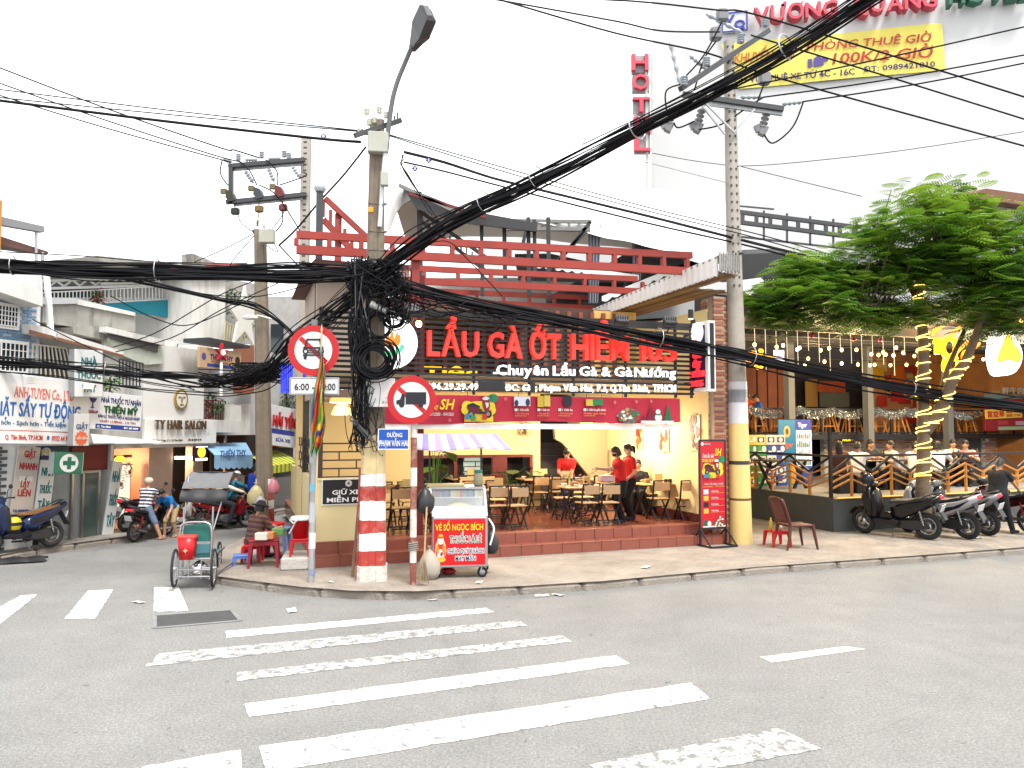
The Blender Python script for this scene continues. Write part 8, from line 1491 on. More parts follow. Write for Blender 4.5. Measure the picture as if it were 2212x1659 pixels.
a,b,z,z1=gbox(1683,995,1717,907,3.5);pw_,ph_=b-a,z1-PLAT;po=thing('beer_poster','tall blue standing poster with a bottle beside the fridge','poster',(a,3.5,PLAT),0,None,FG);ob('board',MB().bev(0,pw_,0,.04,0,ph_,0,.004),P(30,130,185,.4),po);S=SP_(po,pw_,ph_);S.el(.5,.82,.2,.09,P(235,190,120));S.el(.5,.82,.1,.05,P(130,80,40));S.tx('Tiger',.2,.85,.58,.66,P(225,110,70),.03,.1);mb=MB();mb.prism([(x*pw_,z*ph_)for x,z in((.7,.02),(.98,.02),(.98,.24),(.9,.34),(.89,.46),(.79,.46),(.78,.34),(.7,.24))],-.008,-.001);ob('bottle_print',mb,P(215,165,60),po)
CART=[[(240,180,80),(245,215,130),(215,220,225),(205,205,210)],[(30,140,60),(40,150,70),(45,75,175),(40,70,170)],[(230,232,235),(205,208,212),(220,225,230),(45,80,180)],[(30,130,60),(35,145,65),(40,70,170),(235,235,240)],[(240,190,90),(35,140,60),(230,230,235),(45,75,180)]]
cn=['orange','cream','silver','grey'];ctx=['Bia','333','Tiger','Lager']
for c in range(4):
    a,b,_,_=gbox((1620,1635,1657,1678)[c],1000,(1634,1656,1677,1698)[c],939,3.4)
    zt=FG.hit(1650,939,3.4)[1];hh=(zt-PLAT)/5
    for r in range(5):
        col=CART[r][c];t=thing('beer_carton','beer carton, row %s from the top, column %s from the yellow pole'%(('one','two','three','four','five')[r],('one','two','three','four')[c]),'carton',(a,3.4+jit(.03),PLAT+(4-r)*hh),jit(.03),'stacked beer cartons on the terrace',FG);ob('box',MB().bev(0,b-a-.012,0,.38,0,hh-.008,0,.006),P(*col,.6),t)
        S=SP_(t,b-a-.012,hh);
        if sum(col)>500:S.bx(.15,.85,.25,.75,P(50,80,170)if r%2 else P(60,50,40));S.el(.5,.5,.2,.2,P(245,245,245),.008)
        else:S.el(.7,.6,.22,.3,P(240,240,240));S.bx(.1,.5,.3,.42,P(240,240,240))
a,b,z,z1=gbox(1592+6,1011,1619,938,3.3);solo('grey_cabinet',MB().bev(a,b,3.3,3.7,PLAT,z1,0,.01),P(190,195,195),'pale grey cabinet at the left end of the beer cartons','cabinet',(0,0,0),0,None,FG)
# terrace tables, bottles and people
def tt(label,x,y):
    t=thing('terrace_table',label,'table',(x,y,PLAT),0,'dark tables on the beer terrace',FG);ob('table_top',MB().bev(-.7,.7,-.35,.35,.72,.76,0,.008),M('table_dark',(.05,.035,.03),.4),t)
    for sx in(-.55,.55):
        for s in(-1,1):mb=MB();mb.bar((sx-.2*s,0,.72),(sx+.2*s,0,0),.06,.06);ob('leg',mb,BLACK,t)
    return t
def tx_(px,y):return FG.hit(px,980,y)[0]
T=[(tx_(1890,1.5),1.5),(tx_(2070,1.5),1.5),(tx_(1690,2.4),2.4)]
for(x,y),l in zip(T,('dark table with bottles where the men in white and navy sit','dark table right of the light wrapped trunk','dark empty table before the beer cartons')):tt(l,x,y)
for i in range(10):
    k=i%2;x,y=T[k][0]+jit(.5),T[k][1]+jit(.2);mb=MB();mb.lathe([(0,0),(.032,0),(.032,.14),(.014,.2),(.014,.25),(0,.25)],n=10);solo('beer_bottle',mb,P(90,60,20,.15)if i%3 else P(40,90,50,.15),'beer bottle or glass on the dark table %s the light wrapped trunk'%('left of','right of')[k],'bottle',(x,y,PLAT+.76),0,'bottles on the terrace tables',FG)
sit=dict(pel=(0,0,.5),feet=[(-.12,.36,0),(.12,.4,0)])
def seat(label,px,y,yaw,**k):
    x=tx_(px,y);d=dict(sit);d.update(k);H=d.pop('H',1.66);lb=d.pop('bench',None);person(label,(x,y,PLAT),yaw,H,fr=FG,**d)
    solo('terrace_stool',MB().bev(-.19,.19,-.19,.19,0,.45,0,.015),BLACK,'dark stool under the '+label.split(' sitting')[0].split(' with')[0].split(' in ')[0]+' '+lb,'stool',(x,y,PLAT),0,None,FG)
seat('woman with long black hair in sleeveless brown top sitting left of the white shirt',1813,.95,-40,hands=[(-.1,.38,.78),(.14,.36,.78)],top=(90,50,45),bottom=(60,35,40),sleeve=.1,hair='long',lean=5,bench='with long hair')
seat('grey haired man in white shirt with his back to the street reaching across the table',1850,.85,-52,hands=[(.1,.55,.8),(.32,.62,.82)],top=(240,240,244),bottom=(45,35,32),sleeve=.7,hair='bald',lean=16,build=1.2,bench='in the white shirt');seat('broad man in navy polo facing the street behind the white shirt',1876,2.0,165,hands=[(-.2,.36,.78),(.2,.36,.78)],top=(40,42,62),bottom=(40,40,45),lean=10,build=1.15,head=(10,0),H=1.7,bench='in the navy polo')
seat('man in pale grey shirt sitting just left of the light wrapped trunk',1931,1.3,78,hands=[(-.15,.45,.8),(.15,.4,.8)],top=(215,215,212),bottom=(40,40,45),lean=10,build=1.1,bench='in the grey shirt');seat('person in white shirt mostly hidden behind the light wrapped trunk',1975,1.0,-60,hands=[(-.15,.4,.8),(.15,.4,.8)],top=(245,235,238),lean=18,bench='behind the trunk')
seat('woman with brown bobbed hair in white blouse and jeans seen from behind',2025,.9,-48,hands=[(-.1,.42,.8),(.25,.5,.8)],top=(245,245,248),bottom=(80,105,150),hair='bob',lean=14,sleeve=.8,bench='in the white blouse');seat('woman in cream blouse with tied hair facing the street',2056,2.0,150,hands=[(-.15,.4,.8),(.15,.4,.8)],top=(240,225,205),hair='tail',lean=8,sleeve=.8,bench='in the cream blouse')
seat('man in dark red plaid shirt and glasses leaning on the railing side of the table',2088,1.5,120,hands=[(-.2,.42,.8),(.3,.4,.82)],top=(105,40,50),stripes=(170,140,145),lean=12,build=1.12,bench='in the plaid shirt')
x=FG.hit(1617,890,6.2)[0];person('person in orange shirt sitting at the upper deck end behind the yellow pole',(x,6.2,dz0),10,1.64,pel=(0,0,.6),top=(235,100,30),fr=FG,lean=8);x=FG.hit(1643,900,5.9)[0];person('waiter in blue shirt standing on the upper deck with head bowed',(x,5.9,dz0-.3),70,1.6,top=(50,110,215),bottom=(40,40,70),head=(0,30),lean=10,fr=FG)
# string bulbs
BPX=[(255,165),(495,170),(720,180),(925,195),(1130,210),(1345,225),(420,190),(175,165),(640,195),(143,313),(313,330),(362,318),(488,338),(650,355),(715,340),(812,353),(925,352),(1230,335),(1130,372),(1285,375),(1040,385),(1150,390),(1210,395),(1095,392),(555,420),(680,443),(812,457),(937,465),(1065,467),(1187,470),(1310,467),(1400,455),(1370,400),(1895,285),(1205,135),(1880,110),(2190,130),(1900,425),(1805,40),(530,462),(470,350),(1030,470)]
BLB=MB();BLB.ell((0,0,0),(.05,.05,.06),8,5);bme=mesh_of('light_bulb',BLB,glow(255,205,115,2.6));skt=MB();skt.cyl((0,0,.05),(0,0,.12),.028,n=6);skt.cyl((0,0,.12),(0,0,.5),.006,n=4);sme=mesh_of('socket',skt,BLACK)
for i,(zx,zy)in enumerate(BPX):
    y=.9 if zy<240 else(2.2 if zy<400 else 4.0);x,z=FG.hit(*G7(zx,zy),y);o=link('light_bulb',bme,None,FG.w(x,y,z));s=.9 if zy<400 else.95;o.scale=(s,s,s);tag(o,'warm glowing string bulb under the beer terrace roof, %s row'%('front' if zy<240 else 'middle' if zy<400 else 'rear'),'light bulb','string bulbs over the beer terrace');link('socket',sme,o)
for i,(y,zl,zr)in enumerate(((.9,150,200),(2.2,300,360),(4.0,405,440))):
    a,b=FG.hit(*G7(40,zl),y),FG.hit(*G7(1500,zr),y);mb=MB();mb.tube(sag((a[0],y,a[1]+.08),(b[0]+5,y,b[1]+.15),.12,20),.009,4);solo('string_wire',mb,BLACK,'bulb wire under the roof of the beer terrace, %s from the front'%ordn[i],'wire',(0,0,0),0,None,FG)
for i in range(16):x,z=FG.hit(*G7(60+i*82,200),.22);mb=MB();mb.tube([(x,.22,roof_z),(x+.01,.22,roof_z-.5-.25*(i%3))],.008,4);solo('icicle_light',mb,glow(255,235,190,.35),'thin pale icicle light string under the terrace fascia','light string',(0,0,0),0,'icicle strings under the fascia',FG)
for i,(zx,zy,c)in enumerate(((578,240,(200,40,50)),(898,268,(200,40,50)),(1103,275,(190,50,130)),(352,240,(200,200,205)))):x,z=FG.hit(*G7(zx,zy),.2);mb=MB();mb.ell((0,0,0),(.06,.06,.06),12,8);solo('bauble',mb,P(*c,.15),['red bauble nearest the yellow pole','red bauble in the middle of the fascia','purple bauble under the fascia','silver bauble under the fascia'][i],'bauble',(x,.18,z),0,None,FG)
for x,y,z,e in((1.2,1.0,3.6,150),(4.0,.9,3.6,160),(6.5,1.0,3.6,140),(2.5,6.8,3.9,26),(6.0,7.0,3.9,55),(-.2,3.5,3.4,18)):ld=bpy.data.lights.new('terrace_fill_light','POINT');ld.energy=e;ld.color=(1,.72,.38);ld.shadow_soft_size=.15;lo=bpy.data.objects.new('terrace_fill_light',ld);COL.objects.link(lo);lo.location=FG.w(x,y,z)  # unseen point lamps added between the bulbs to brighten terrace and diners
# neon
def neon(name,label,pieces,y,mat,th=.05,cat='neon sign'):
    p0=FG.p(*pieces[0][0],y);t=thing(name,label,cat,(p0.x,y,p0.z),0,None,FG)
    for pts in pieces:
        mb=MB();mb.tube(spline([FG.p(*q,y)-p0 for q in pts],4),th,6);ob('tube',mb,mat,t)
    return t
NY=glow(255,180,20,1.3,'neon_amber');ell_=lambda cx,cy,rx,ry:[G7(cx+rx*math.cos(k*.524),cy+ry*math.sin(k*.524))for k in range(13)]
neon('neon_number','amber neon number sign between the trunk and its branch',[[G7(1530,300),G7(1548,270)],[G7(1548,262),G7(1546,330),G7(1544,385)],ell_(1640,335,52,72),[G7(1612,425),G7(1600,490),G7(1640,530),G7(1700,500),G7(1712,440)],[G7(1650,425),G7(1690,415)]],-.15,NY,.07)
neon('neon_flourish','amber neon flame strokes above the neon number',[[G7(1510,240),G7(1530,200),G7(1580,175)],[G7(1650,250),G7(1680,210),G7(1720,180)],[G7(1700,370),G7(1740,330),G7(1780,290)],[G7(1740,430),G7(1750,370),G7(1830,340),G7(1870,300)]],-.15,glow(255,130,20,1.2),.035)
neon('neon_lettering','small amber neon words behind the yellow pole',[[G7(70,385),G7(120,370),G7(160,385)],[G7(180,385),G7(200,360),G7(180,355)],[G7(150,405),G7(200,400),G7(280,410)],[G7(150,470),G7(165,490),G7(190,488),G7(203,462)],[G7(80,440),G7(110,445)]],4.4,glow(255,160,30,1.0),.05)
x,z=FG.hit(*G7(305,440),4.3);x1,z1=FG.hit(*G7(372,355),4.3);solo('price_light_box',MB().bev(x,x1,4.3,4.4,z,z1,0,.01),glow(235,225,255,.5),'small white glowing price box beside the left terrace column','light box',(0,0,0),0,None,FG)
_c=lambda q:[(v.x,v.y)for v in spline([(a,b,0)for a,b in q+q[:1]],4)][:-1]
fx=[(1990,190),(2060,260),(2100,190),(2150,270),(2195,350),(2195,440),(2150,520),(2080,548),(2000,540),(1965,430),(1965,340)];c0=FG.p(*G7(2080,550),-.3);fl3=thing('flame_light_box','white and yellow flame shaped light box at the right edge behind the branches','light box',(c0.x,-.3,c0.z),0,None,FG);mb=MB();mb.prism([(FG.p(*G7(*q),-.3).x-c0.x,FG.p(*G7(*q),-.3).z-c0.z)for q in _c(fx)],0,.15);ob('glow_panel',mb,glow(255,250,240,.9),fl3)
mb=MB();mb.prism([(FG.p(*G7(*q),-.3).x-c0.x,FG.p(*G7(*q),-.3).z-c0.z)for q in _c([(2050,300),(2090,220),(2130,300),(2185,380),(2170,450),(2090,430),(2010,450),(2020,370)])],-.02,-.003);ob('flame',mb,glow(255,215,30,.9),fl3)
# chinese boards
S=SP_(*psign(FG,G7(1918,975),G7(2300,968),G7(1918,720),4.4,'market_facade','dark red shop front painted with Chinese boards at the right edge','sign',P(150,30,45),.08));S.tx('鲜牛肉',.35,.8,1.14,1.3,P(190,185,175),.02);S.bx(0,1,.97,1.1,P(110,140,135));S.bx(.25,.8,.02,.12,P(150,190,160));S.bx(.6,.82,.16,.28,P(190,160,190));S.bx(.25,.45,.18,.3,P(190,60,80))
S=SP_(*psign(FG,G7(1922,885),G7(2200,872),G7(1922,812),4.3,'chinese_board','yellow board with red Chinese characters at the right edge','sign',P(245,215,90),.04));S.tx('富益華',.04,.5,.2,.75,P(205,40,35),.03);S.tx('電話 1789',.55,.95,.55,.8,P(200,60,40),.01);S.tx('價錢 12381',.55,.95,.15,.4,P(200,60,40),.01)
# ================================================================ street tree
TP=gnd(1997,1161,PZ);TY=TP.y;BARK=M('bark',(.12,.085,.055),.95,var=.4,scale=12,bump=.8,bs=22);tr=thing('street_tree','feathery green street tree with trunk wrapped in light rope behind the scooters','tree',TP);tq_=lambda px,py,d=0:at(px,py,TY+d)-TP
trunk=spline([tq_(1998,1166),tq_(1996,1100),tq_(1993,1040),tq_(1995,980),tq_(1995,905),tq_(1994,840),tq_(1995,770),tq_(1993,715),tq_(1985,660),tq_(1985,610)],5);r0=pix(15.5,TY);nT=len(trunk)
rad=[r0*(1.25 if i<2 else 1.0-.0*i)*(1-.42*i/nT)*(1+.05*math.sin(i*1.7))for i in range(nT)];mb=MB();mb.tube(trunk,rad,14)
limbs=[([(1998,930,0),(2030,885,-.1),(2058,820,-.2),(2085,780,-.2),(2110,720,-.3),(2130,650,-.4)],15,6),([(2025,890,-.1),(2036,840,.1),(2050,790,.3),(2090,700,.6)],9,4),([(1985,690,0),(1940,665,-.2),(1880,660,-.4),(1800,650,-.6),(1740,640,-.7)],10,3),([(1985,650,0),(1960,600,.2),(1930,540,.3),(1900,480,.4)],9,3),([(1985,620,0),(2000,540,0),(2010,470,.1),(2015,420,.1)],9,2),([(1985,615,0),(2040,560,-.3),(2080,500,-.4),(2110,450,-.3)],9,3),([(2130,660,-.4),(2170,600,-.4),(2210,560,-.5)],7,3),([(1985,700,0),(1930,700,.3),(1880,690,.5),(1830,660,.7)],6,2)]
paths=[]
for pts,a,b in limbs:q=spline([tq_(*p)for p in pts],5);paths.append(q);mb.tube(q,[pix(a+(b-a)*i/(len(q)-1),TY)for i in range(len(q))],9)
ob('trunk',mb,BARK,tr)
# crown of feathery fronds
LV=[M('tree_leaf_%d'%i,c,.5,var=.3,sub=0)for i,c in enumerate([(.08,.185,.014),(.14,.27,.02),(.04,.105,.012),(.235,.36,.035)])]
for m in LV:
    N=m.node_tree.nodes;b=N['Principled BSDF'];tl=N.new('ShaderNodeBsdfTranslucent');mxs=N.new('ShaderNodeMixShader');mxs.inputs[0].default_value=.35;L=m.node_tree.links;src=b.inputs['Base Color'].links[0].from_socket;L.new(src,tl.inputs[0]);L.new(b.outputs[0],mxs.inputs[1]);L.new(tl.outputs[0],mxs.inputs[2]);L.new(mxs.outputs[0],N['Material Output'].inputs[0])
rn=random.Random(11);cl=[]
def lobe(cx,cy,rx,ry,rd,n,lo=-1.0):
    for _ in range(n):
        while 1:
            a,b,c=rn.uniform(-1,1),rn.uniform(lo,1),rn.uniform(-1,1)
            if.15<a*a+b*b+c*c<1:break
        cl.append((tq_(cx+a*rx,cy-b*ry,c*rd),b))
lobe(2000,495,150,105,1.5,84);lobe(1900,560,95,66,1.2,34);lobe(1790,640,155,62,1.2,84);lobe(1690,660,80,36,.8,26);lobe(1760,590,75,36,.8,22);lobe(2110,565,125,120,1.5,70);lobe(2190,570,75,120,1.2,40);lobe(2010,630,150,75,1.2,44);lobe(2150,685,75,45,.8,22);lobe(1900,690,80,26,.8,14)
mbl=[MB()for _ in LV];up=V((0,0,1));wood=MB()
for c,b in cl:
    near=min((p for q in paths for p in q),key=lambda p:(p-c).length);wood.tube(spline([near,near.lerp(c,.5)+V((0,0,-.08)),c],3),[.02,.02,.018,.016,.013,.01,.007],4)
    nf=rn.randint(15,20);sz=rn.uniform(.34,.52);lit_tone=3 if b>.45 and rn.random()<.55 else(1 if b>.0 else(0 if rn.random()<.6 else 2))  # leaf colour follows height: bright tops and dark undersides are painted in
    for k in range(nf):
        a=rn.random()*6.2832;d=V((math.cos(a),math.sin(a),rn.uniform(-.25,.5))).normalized();s=d.cross(up).normalized();o=c+V((rn.gauss(0,.16),rn.gauss(0,.16),rn.gauss(0,.1)));l=sz*rn.uniform(.7,1.15);M_=mbl[lit_tone if rn.random()<.75 else rn.randrange(4)];npn=8
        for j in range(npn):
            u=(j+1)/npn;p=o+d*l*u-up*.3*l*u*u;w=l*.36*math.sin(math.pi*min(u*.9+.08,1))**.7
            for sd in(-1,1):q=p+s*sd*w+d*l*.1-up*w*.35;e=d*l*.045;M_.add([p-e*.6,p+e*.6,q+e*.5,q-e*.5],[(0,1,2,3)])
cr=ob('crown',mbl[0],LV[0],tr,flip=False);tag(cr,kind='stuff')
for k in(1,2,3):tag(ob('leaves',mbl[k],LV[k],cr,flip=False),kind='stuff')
ob('twigs',wood,BARK,tr)
# light rope wound round the trunk and the branch
ROPE=glow(255,215,110,1.1,'rope_light');rp2=thing('light_rope','warm white light rope wound around the street tree trunk','light rope',TP)
def wind(path,rads,i0,i1,turns,gaps=()):
    pts=[];n=int(turns*14)
    for k in range(n+1):
        u=i0+(i1-i0)*k/n;i=min(int(u),len(path)-2);p=path[i].lerp(path[i+1],u-i);a=6.2832*turns*k/n;r=rads[min(int(u),len(rads)-1)]*1.1+.012;pts.append(p+V((math.cos(a)*r,math.sin(a)*r,.05*math.sin(a*.5))))
    mb=MB();mb.tube(pts,.012,5);ob('rope',mb,ROPE,rp2)
wind(trunk,rad,10,22,10);wind(trunk,rad,23,29,5);wind(trunk,rad,30,36,5);wind(trunk,rad,40,44,3);q=paths[0];rq_=[pix(15-9*i/(len(q)-1),TY)for i in range(len(q))];wind(q,rq_,1,8,6);wind(q,rq_,9,16,6)
# ================================================================ hotel, roofs and frames behind
FH=Frame(at(1412,300,38)[:2],-12);HW=M('hotel_white',(.5,.5,.5),.8,var=.03)
ht=thing('hotel','tall plain white hotel building with rooftop letters at the top right','hotel',(0,0,0),0,None,FH);zt=FH.hit(1412,-120,0)[1];ob('wall',MB().box(.0,30,0,12,0,zt),HW,ht);z=FH.hit(1412,480,0)[1];ob('lower_block',MB().box(-9,-.01,1,10,0,z+1.5),HW,ht)
def H4(zx,zy):return 1331+.3985*zx,.3985*zy
hl=thing('hotel_letters','red and green raised rooftop letters naming the hotel','sign',(0,-.3,0),0,None,FH)
PINK,GRL=P(220,75,95,.5),P(40,110,85,.5)
def hword(s,a,b,mat): # a,b: (zx, ztop, zbottom)
    x0,z0=FH.hit(*H4(a[0],a[2]),-.3);x1,z0b=FH.hit(*H4(b[0],b[2]),-.3);zc=FH.hit(*H4(a[0],a[1]),-.3)[1];letters(hl,s,x0,x1,z0,zc,0,mat,.04,.25,.06,z0b=z0b)
hword('VƯƠNG',(745,62,140),(1195,30,98),PINK);hword('QUANG',(1270,15,95),(1730,-25,55),PINK);hword('HOTEL',(1790,-35,45),(2240,-70,8),GRL)
a,z=FH.hit(*H4(572,178),-.25);b,z1=FH.hit(*H4(712,58),-.25);lg2=thing('logo_board','blue square initials logo beside the red hotel letters','sign',(a,-.25,z),0,None,FH);w,h=b-a,z1-z;ob('board',MB().box(0,w,.0,.1,0,h),P(225,228,245),lg2);S=SP_(lg2,w,h);NB=P(60,60,170)
for q in((0,1,0,.05),(0,1,.95,1),(0,.05,.05,.95),(.95,1,.05,.95)):S.bx(*q,NB,.05)
S.tx('V',.1,.5,.45,.85,NB,.04,d=.05);S.tx('Q',.48,.9,.15,.55,NB,.04,d=.05)
bq0,bq1,bq2,bq3=(1558,96),(2034,50),(1594,192),(2042,150)
p0,p1,p2,p3=[FH.p(*q,-.15)for q in(bq2,bq3,bq1,bq0)];hb=thing('hotel_banner','yellow room hire banner with pink and purple lettering on the hotel wall','banner',(p0.x,-.15,p0.z),0,None,FH);r=lambda u,v:(p0*(1-u)+p1*u)*(1-v)+(p3*(1-u)+p2*u)*v-V((p0.x,-.15,p0.z));mb=MB();mb.grid(lambda u,v:r(u,v)+V((0,.05*math.sin(u*9+v*3),0)),40,8);ob('cloth',mb,P(250,235,110,.6),hb,flip=False)
def hl_(s,a,b,m,bold=.02,sh=0): # a=(zx,ytop,ybot) b=(zx,ybot)
    x0,z0=FH.hit(*H4(a[0],a[2]),-.25);x1,zb=FH.hit(*H4(*b),-.25);zc=FH.hit(*H4(a[0],a[1]),-.25)[1];k=(zb-z0)/(x1-x0);mb=MB();vs,fs=text_mesh(s,bold,.004,sh);xa=min(v[0]for v in vs);xb=max(v[0]for v in vs);kx=(x1-x0)/(xb-xa);kz=(zc-z0)/.72
    mb.add([(x0+(v[0]-xa)*kx-p0.x,-.09,z0-p0.z+v[1]*kz+(v[0]-xa)*kx*k)for v in vs],fs);ob('lettering',mb,m,hb,flip=False)
PK2,PUR=P(235,90,80,.5),P(85,70,150,.5);hl_('PHÒNG THUÊ GIỜ',(1032,232,275),(1712,222),PK2,.016,.15);hl_('100K/2 GIỜ',(1172,288,345),(1722,308),PK2,.016,.15);hl_('DỊCH VỤ THUÊ XE TỪ 4C - 16C',(585,425,458),(1295,402),PUR,.02);hl_('ĐT: 0989421010',(1340,360,390),(1730,360),PUR,.02);hl_('KHUYẾN MÃI',(640,290,340),(960,312),P(245,150,70),.03,.15)
def hq(*pts):mb=MB();mb.prism([(FH.hit(*H4(*q),-.25)[0]-p0.x,FH.hit(*H4(*q),-.25)[1]-p0.z)for q in pts],-.1,-.09);ob('hand_print',mb,PUR,hb)
hq((1038,322),(1062,318),(1064,362),(1040,366));hq((1070,318),(1095,298),(1110,312),(1150,312),(1150,330),(1125,332),(1125,352),(1080,362),(1070,356))
vs_=thing('hotel_blade_sign','upright sign of five red letters on a pole beside the hotel','sign',at(1385,331,36));VP=at(1385,331,36);vk=36/FPX
for i,ch in enumerate('HOTEL'):
    y0,y1=(117,160,210,252,292)[i],(157,198,246,290,330)[i];q=at(1363+i*1.4,y1,36)-VP;w=(40 if i!=4 else 38)*vk;hh=(y1-y0)*vk;fb=ob('letter_box',MB().bev(q.x+.05,q.x+w,.02,.3,q.z,q.z+hh,0,.02),M('box_grey',(.26,.26,.27),.6),vs_);mb=MB();put_text(mb,ch,q.x,q.x+w*.95,q.z+hh*.06,q.z+hh*.96,-.05,bold=.06,depth=.12);ob('letter',mb,PINK,fb,flip=False)
for px in(1395,1408):mb=MB();a,b=at(px+4,480,36)-VP,at(px,112,36)-VP;mb.bar(a,b,.12,.12);ob('mast',mb,M('mast_grey',(.42,.42,.4),.7),vs_)
# white canopy cloth over the upper terrace of the corner restaurant
TARP=M('white_tarp',(.74,.74,.72),.7,var=.04,scale=2)
cv=thing('canopy','large white fabric canopy sagging over the upper terrace of the corner restaurant','canopy',at(1200,430,22));C0=at(1200,430,22)
tops=[(838,392,19),(900,378,20),(1000,372,21),(1120,380,22),(1240,392,22),(1360,404,22),(1480,417,21.5),(1565,438,20.5)];bots=[(838,500,18.5),(882,432,19),(1000,458,19.5),(1120,476,20),(1240,497,20),(1360,524,19.7),(1480,556,19),(1570,590,18)]
tp_=spline([at(*q)-C0 for q in tops],4);bt_=spline([at(*q)-C0 for q in bots],4);n_=len(tp_)-1;mb=MB()
def cf(u,v):i=min(int(u*n_),n_-1);f=u*n_-i;a=tp_[i].lerp(tp_[i+1],f);b=bt_[i].lerp(bt_[i+1],f);return a.lerp(b,v)+V((0,-.25*math.sin(v*math.pi)+.05*math.sin(u*60)*v+.07*math.sin(u*23+v*6),0))
mb.grid(cf,90,10);mb.grid(lambda u,v:cf(u,v)+V((0,.06,.0)),90,10);ob('cloth',mb,TARP,cv,flip=False);mb=MB();mb.grid(lambda u,v:cf(u,0)+V((0,4*v,-.8*v)),60,3);ob('roof_cloth',mb,TARP,cv,flip=False)
def frame_at(Y):return lambda px,py,d=0:at(px,py,Y+d)
sf=thing('steel_structure','dark steel columns trusses and stairs under the white canopy','steel frame',at(1100,560,19));S0=at(1100,560,19)
def sb(nm,a,b,w,m,Y=19,h=None):mb=MB();mb.bar(at(*a,Y)-S0,at(*b,Y)-S0,w,h or w);return ob(nm,mb,m,sf)
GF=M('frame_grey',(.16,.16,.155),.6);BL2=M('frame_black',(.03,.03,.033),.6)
for px,y0,y1,w in((906,415,600,.12),(1040,455,640,.09),(1089,470,600,.1),(1141,470,640,.1),(1154,474,600,.09),(1184,470,640,.1)):sb('column',(px,y0),(px+2,y1),w,BL2)
for a,b in(((1093,477),(1278,479)),((1095,494),(1275,496))):sb('truss_chord',a,b,.09,GF,20)
for k in range(9):sb('truss_post',(1100+k*21.5,477),(1100+k*21.5,495),.07,GF,20)
for a,b in(((905,455),(1055,560)),((905,475),(1055,590)),((1275,480),(1195,580)),((1265,500),(1180,590)),((1127,540),(1140,480))):sb('stair_string',a,b,.09,BL2,20)
for k in range(12):sb('stair_tread',(912+k*12,466+k*8.6),(912+k*12,486+k*8.6),.05,GF,20)
mb=MB()
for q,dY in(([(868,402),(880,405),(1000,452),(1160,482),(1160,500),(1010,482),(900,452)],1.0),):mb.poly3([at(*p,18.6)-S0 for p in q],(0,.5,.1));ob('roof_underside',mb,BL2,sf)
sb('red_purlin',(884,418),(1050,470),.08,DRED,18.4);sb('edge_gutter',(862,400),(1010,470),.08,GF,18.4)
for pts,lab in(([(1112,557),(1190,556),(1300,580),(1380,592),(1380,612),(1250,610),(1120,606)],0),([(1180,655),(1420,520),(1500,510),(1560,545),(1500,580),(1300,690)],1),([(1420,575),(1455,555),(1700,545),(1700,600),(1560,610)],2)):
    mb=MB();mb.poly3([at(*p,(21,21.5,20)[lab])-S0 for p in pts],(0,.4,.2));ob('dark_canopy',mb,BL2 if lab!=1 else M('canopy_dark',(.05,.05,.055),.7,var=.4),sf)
for k in range(7):sb('rafter',(1340+k*32,640-k*15),(1390+k*30,520+k*4),.07,DARKM,20.6)
for(a,b,c)in(((1112,558),(1380,594),26),((1300,640),(1500,560),18),((1550,548),(1575,560),6)):
    mb=MB();pa,pb=at(*a,20)-S0,at(*b,20)-S0;mb.grid(lambda u,v:pa.lerp(pb,u)-V((0,0,v*(.12+.06*abs(math.sin(u*c*1.57))))),c*6,2);ob('scalloped_valance',mb,TARP,sf,flip=False)
for px0,px1,y0,y1 in((1271,1298,487,655),(1366,1386,495,655)):
    t=thing('curtain',('wide grey curtain hanging between the terrace columns','narrow grey curtain gathered at the terrace column')[px0>1300],'curtain',at(px0,y1,20.2));o=at(px0,y1,20.2);mb=MB();mb.grid(lambda u,v:at(px0+(px1-px0)*u*(1-.25*v),y0+(y1-y0)*v,20.2)-o+V((0,.07*math.sin(u*24),0)),30,6);ob('cloth',mb,M('curtain_grey',(.3,.31,.36),.8,var=.2),t,flip=False)
tl_=thing('terrace_wall','white rear wall seen through the pergola over the corner restaurant','wall',at(1200,640,25));o=at(1200,640,25);mb=MB();mb.poly3([at(*q,25)-o for q in((860,600),(1500,600),(1500,720),(860,720))],(0,.3,0));ob('wall_face',mb,HW,tl_)
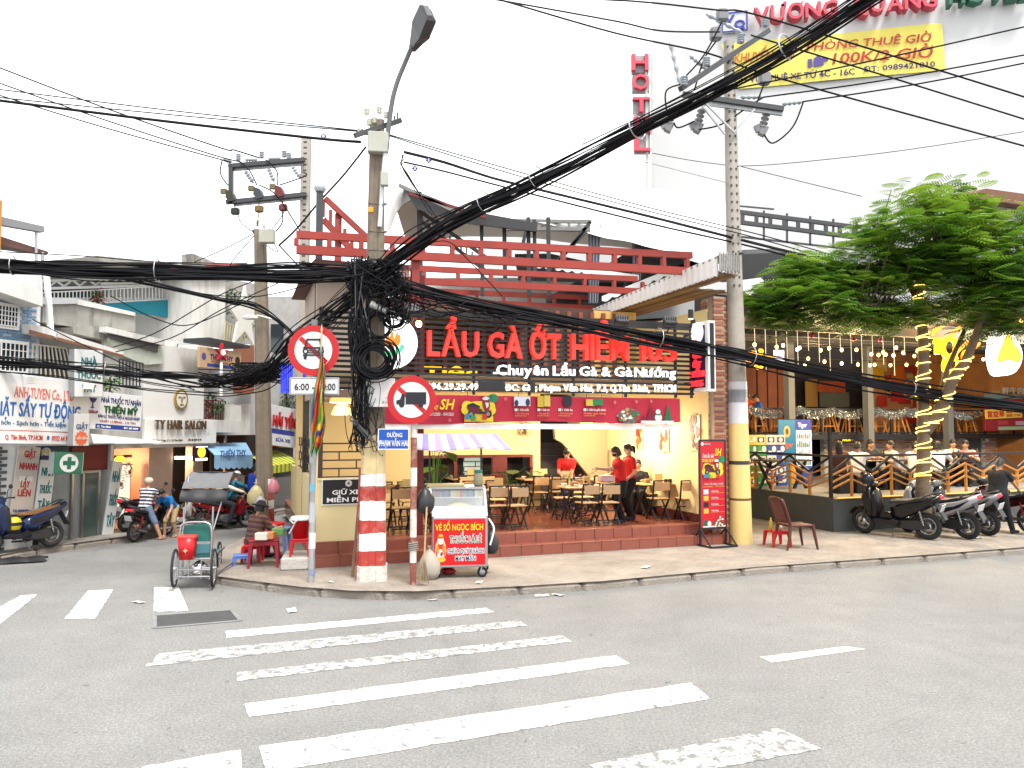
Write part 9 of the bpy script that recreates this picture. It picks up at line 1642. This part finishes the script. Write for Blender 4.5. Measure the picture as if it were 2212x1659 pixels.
# dark ladder truss and roofs behind the right pole
gt_=thing('roof_truss','black steel ladder truss on the roof between the pale pole and the tree','truss',at(1700,500,26));G0=at(1700,500,26)
def gb(nm,a,b,w,m=DARKM,Y=26):mb=MB();mb.bar(at(*a,Y)-G0,at(*b,Y)-G0,w,w);ob(nm,mb,m,gt_)
for a,b,w in(((1596,458),(1850,491),.13),((1596,480),(1850,513),.13),((1596,511),(1850,540),.06),((1596,445),(1672,452),.05)):gb('chord',a,b,w)
for k in range(9):gb('post',(1604+k*30,459+k*3.9),(1604+k*30,481+k*3.9),.11)
for k in range(5):gb('drop',(1650+k*50,455+k*6),(1650+k*50,518+k*6),.06)
rt_=thing('tin_roof','brown corrugated roof edge above the tree at the right edge','roof',at(2180,430,26));R0=at(2180,430,26);mb=MB();mb.poly3([at(*q,26)-R0 for q in((2085,425),(2130,407),(2260,425),(2260,450))],(0,3,.6));ob('sheet',mb,M('rust_sheet',(.16,.075,.05),.8,var=.3),rt_);mb=MB();mb.poly3([at(*q,27)-R0 for q in((2110,430),(2300,440),(2300,560),(2110,560))],(0,2,0));ob('wall',mb,WSTUC,rt_)
am=thing('alley_roof','dark layered canopies over the alley between the pale pole and the tree','canopy',at(1660,600,22));A0=at(1660,600,22)
for q,Y,m in(([(1590,560),(1720,545),(1760,570),(1590,590)],22,M('canopy_dark')),([(1590,640),(1700,620),(1960,680),(1960,700),(1590,690)],20.5,M('canopy_brown',(.07,.045,.03),.8)),([(1600,575),(1740,585),(1740,600),(1600,590)],22,GF)):
    mb=MB();mb.poly3([at(*p,Y)-A0 for p in q],(0,2,.4));ob('canopy_sheet',mb,m,am)
for px in(1655,1700,1740):mb=MB();mb.bar(at(px,560,22)-A0,at(px,680,22)-A0,.1);ob('post',mb,GF,am)
mb=MB();mb.grid(lambda u,v:at(1602+45*u,605+30*v*(1-abs(u-.4))*1.2-6*u,19.5)-A0,10,5);ob('torn_flap',mb,TARP,am,flip=False)
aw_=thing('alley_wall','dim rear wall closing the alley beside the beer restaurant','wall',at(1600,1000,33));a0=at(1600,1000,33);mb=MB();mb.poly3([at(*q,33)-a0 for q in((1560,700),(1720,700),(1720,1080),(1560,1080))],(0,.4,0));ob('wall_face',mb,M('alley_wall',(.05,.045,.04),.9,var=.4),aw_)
# houses closing the far end of the left street and the right edge
fh=thing('far_house','pale house closing the end of the left street behind the corner','house',at(640,1000,34));f0_=at(640,1000,34)
for q,m in(([(540,640),(760,640),(760,1090),(540,1090)],M('far_grey',(.3,.29,.28),.8,dirt=.4)),):mb=MB();mb.poly3([at(*p,34)-f0_ for p in q],(0,5,0));ob('wall',mb,m,fh)
for i,(x0,y0,x1,y1)in enumerate(((585,700,612,760),(590,990,640,1070))):mb=MB();mb.poly3([at(*p,33.9)-f0_ for p in((x0,y0),(x1,y0),(x1,y1),(x0,y1))],(0,.05,0));ob('window',mb,DGLASS,fh)
rb=thing('row_house','plain building continuing the row beyond the right edge of the picture','house',FG.w(14.5,3,0),FG.a);ob('wall',MB().box(0,14,0,8,0,7),WSTUC,rb)
finish_people()
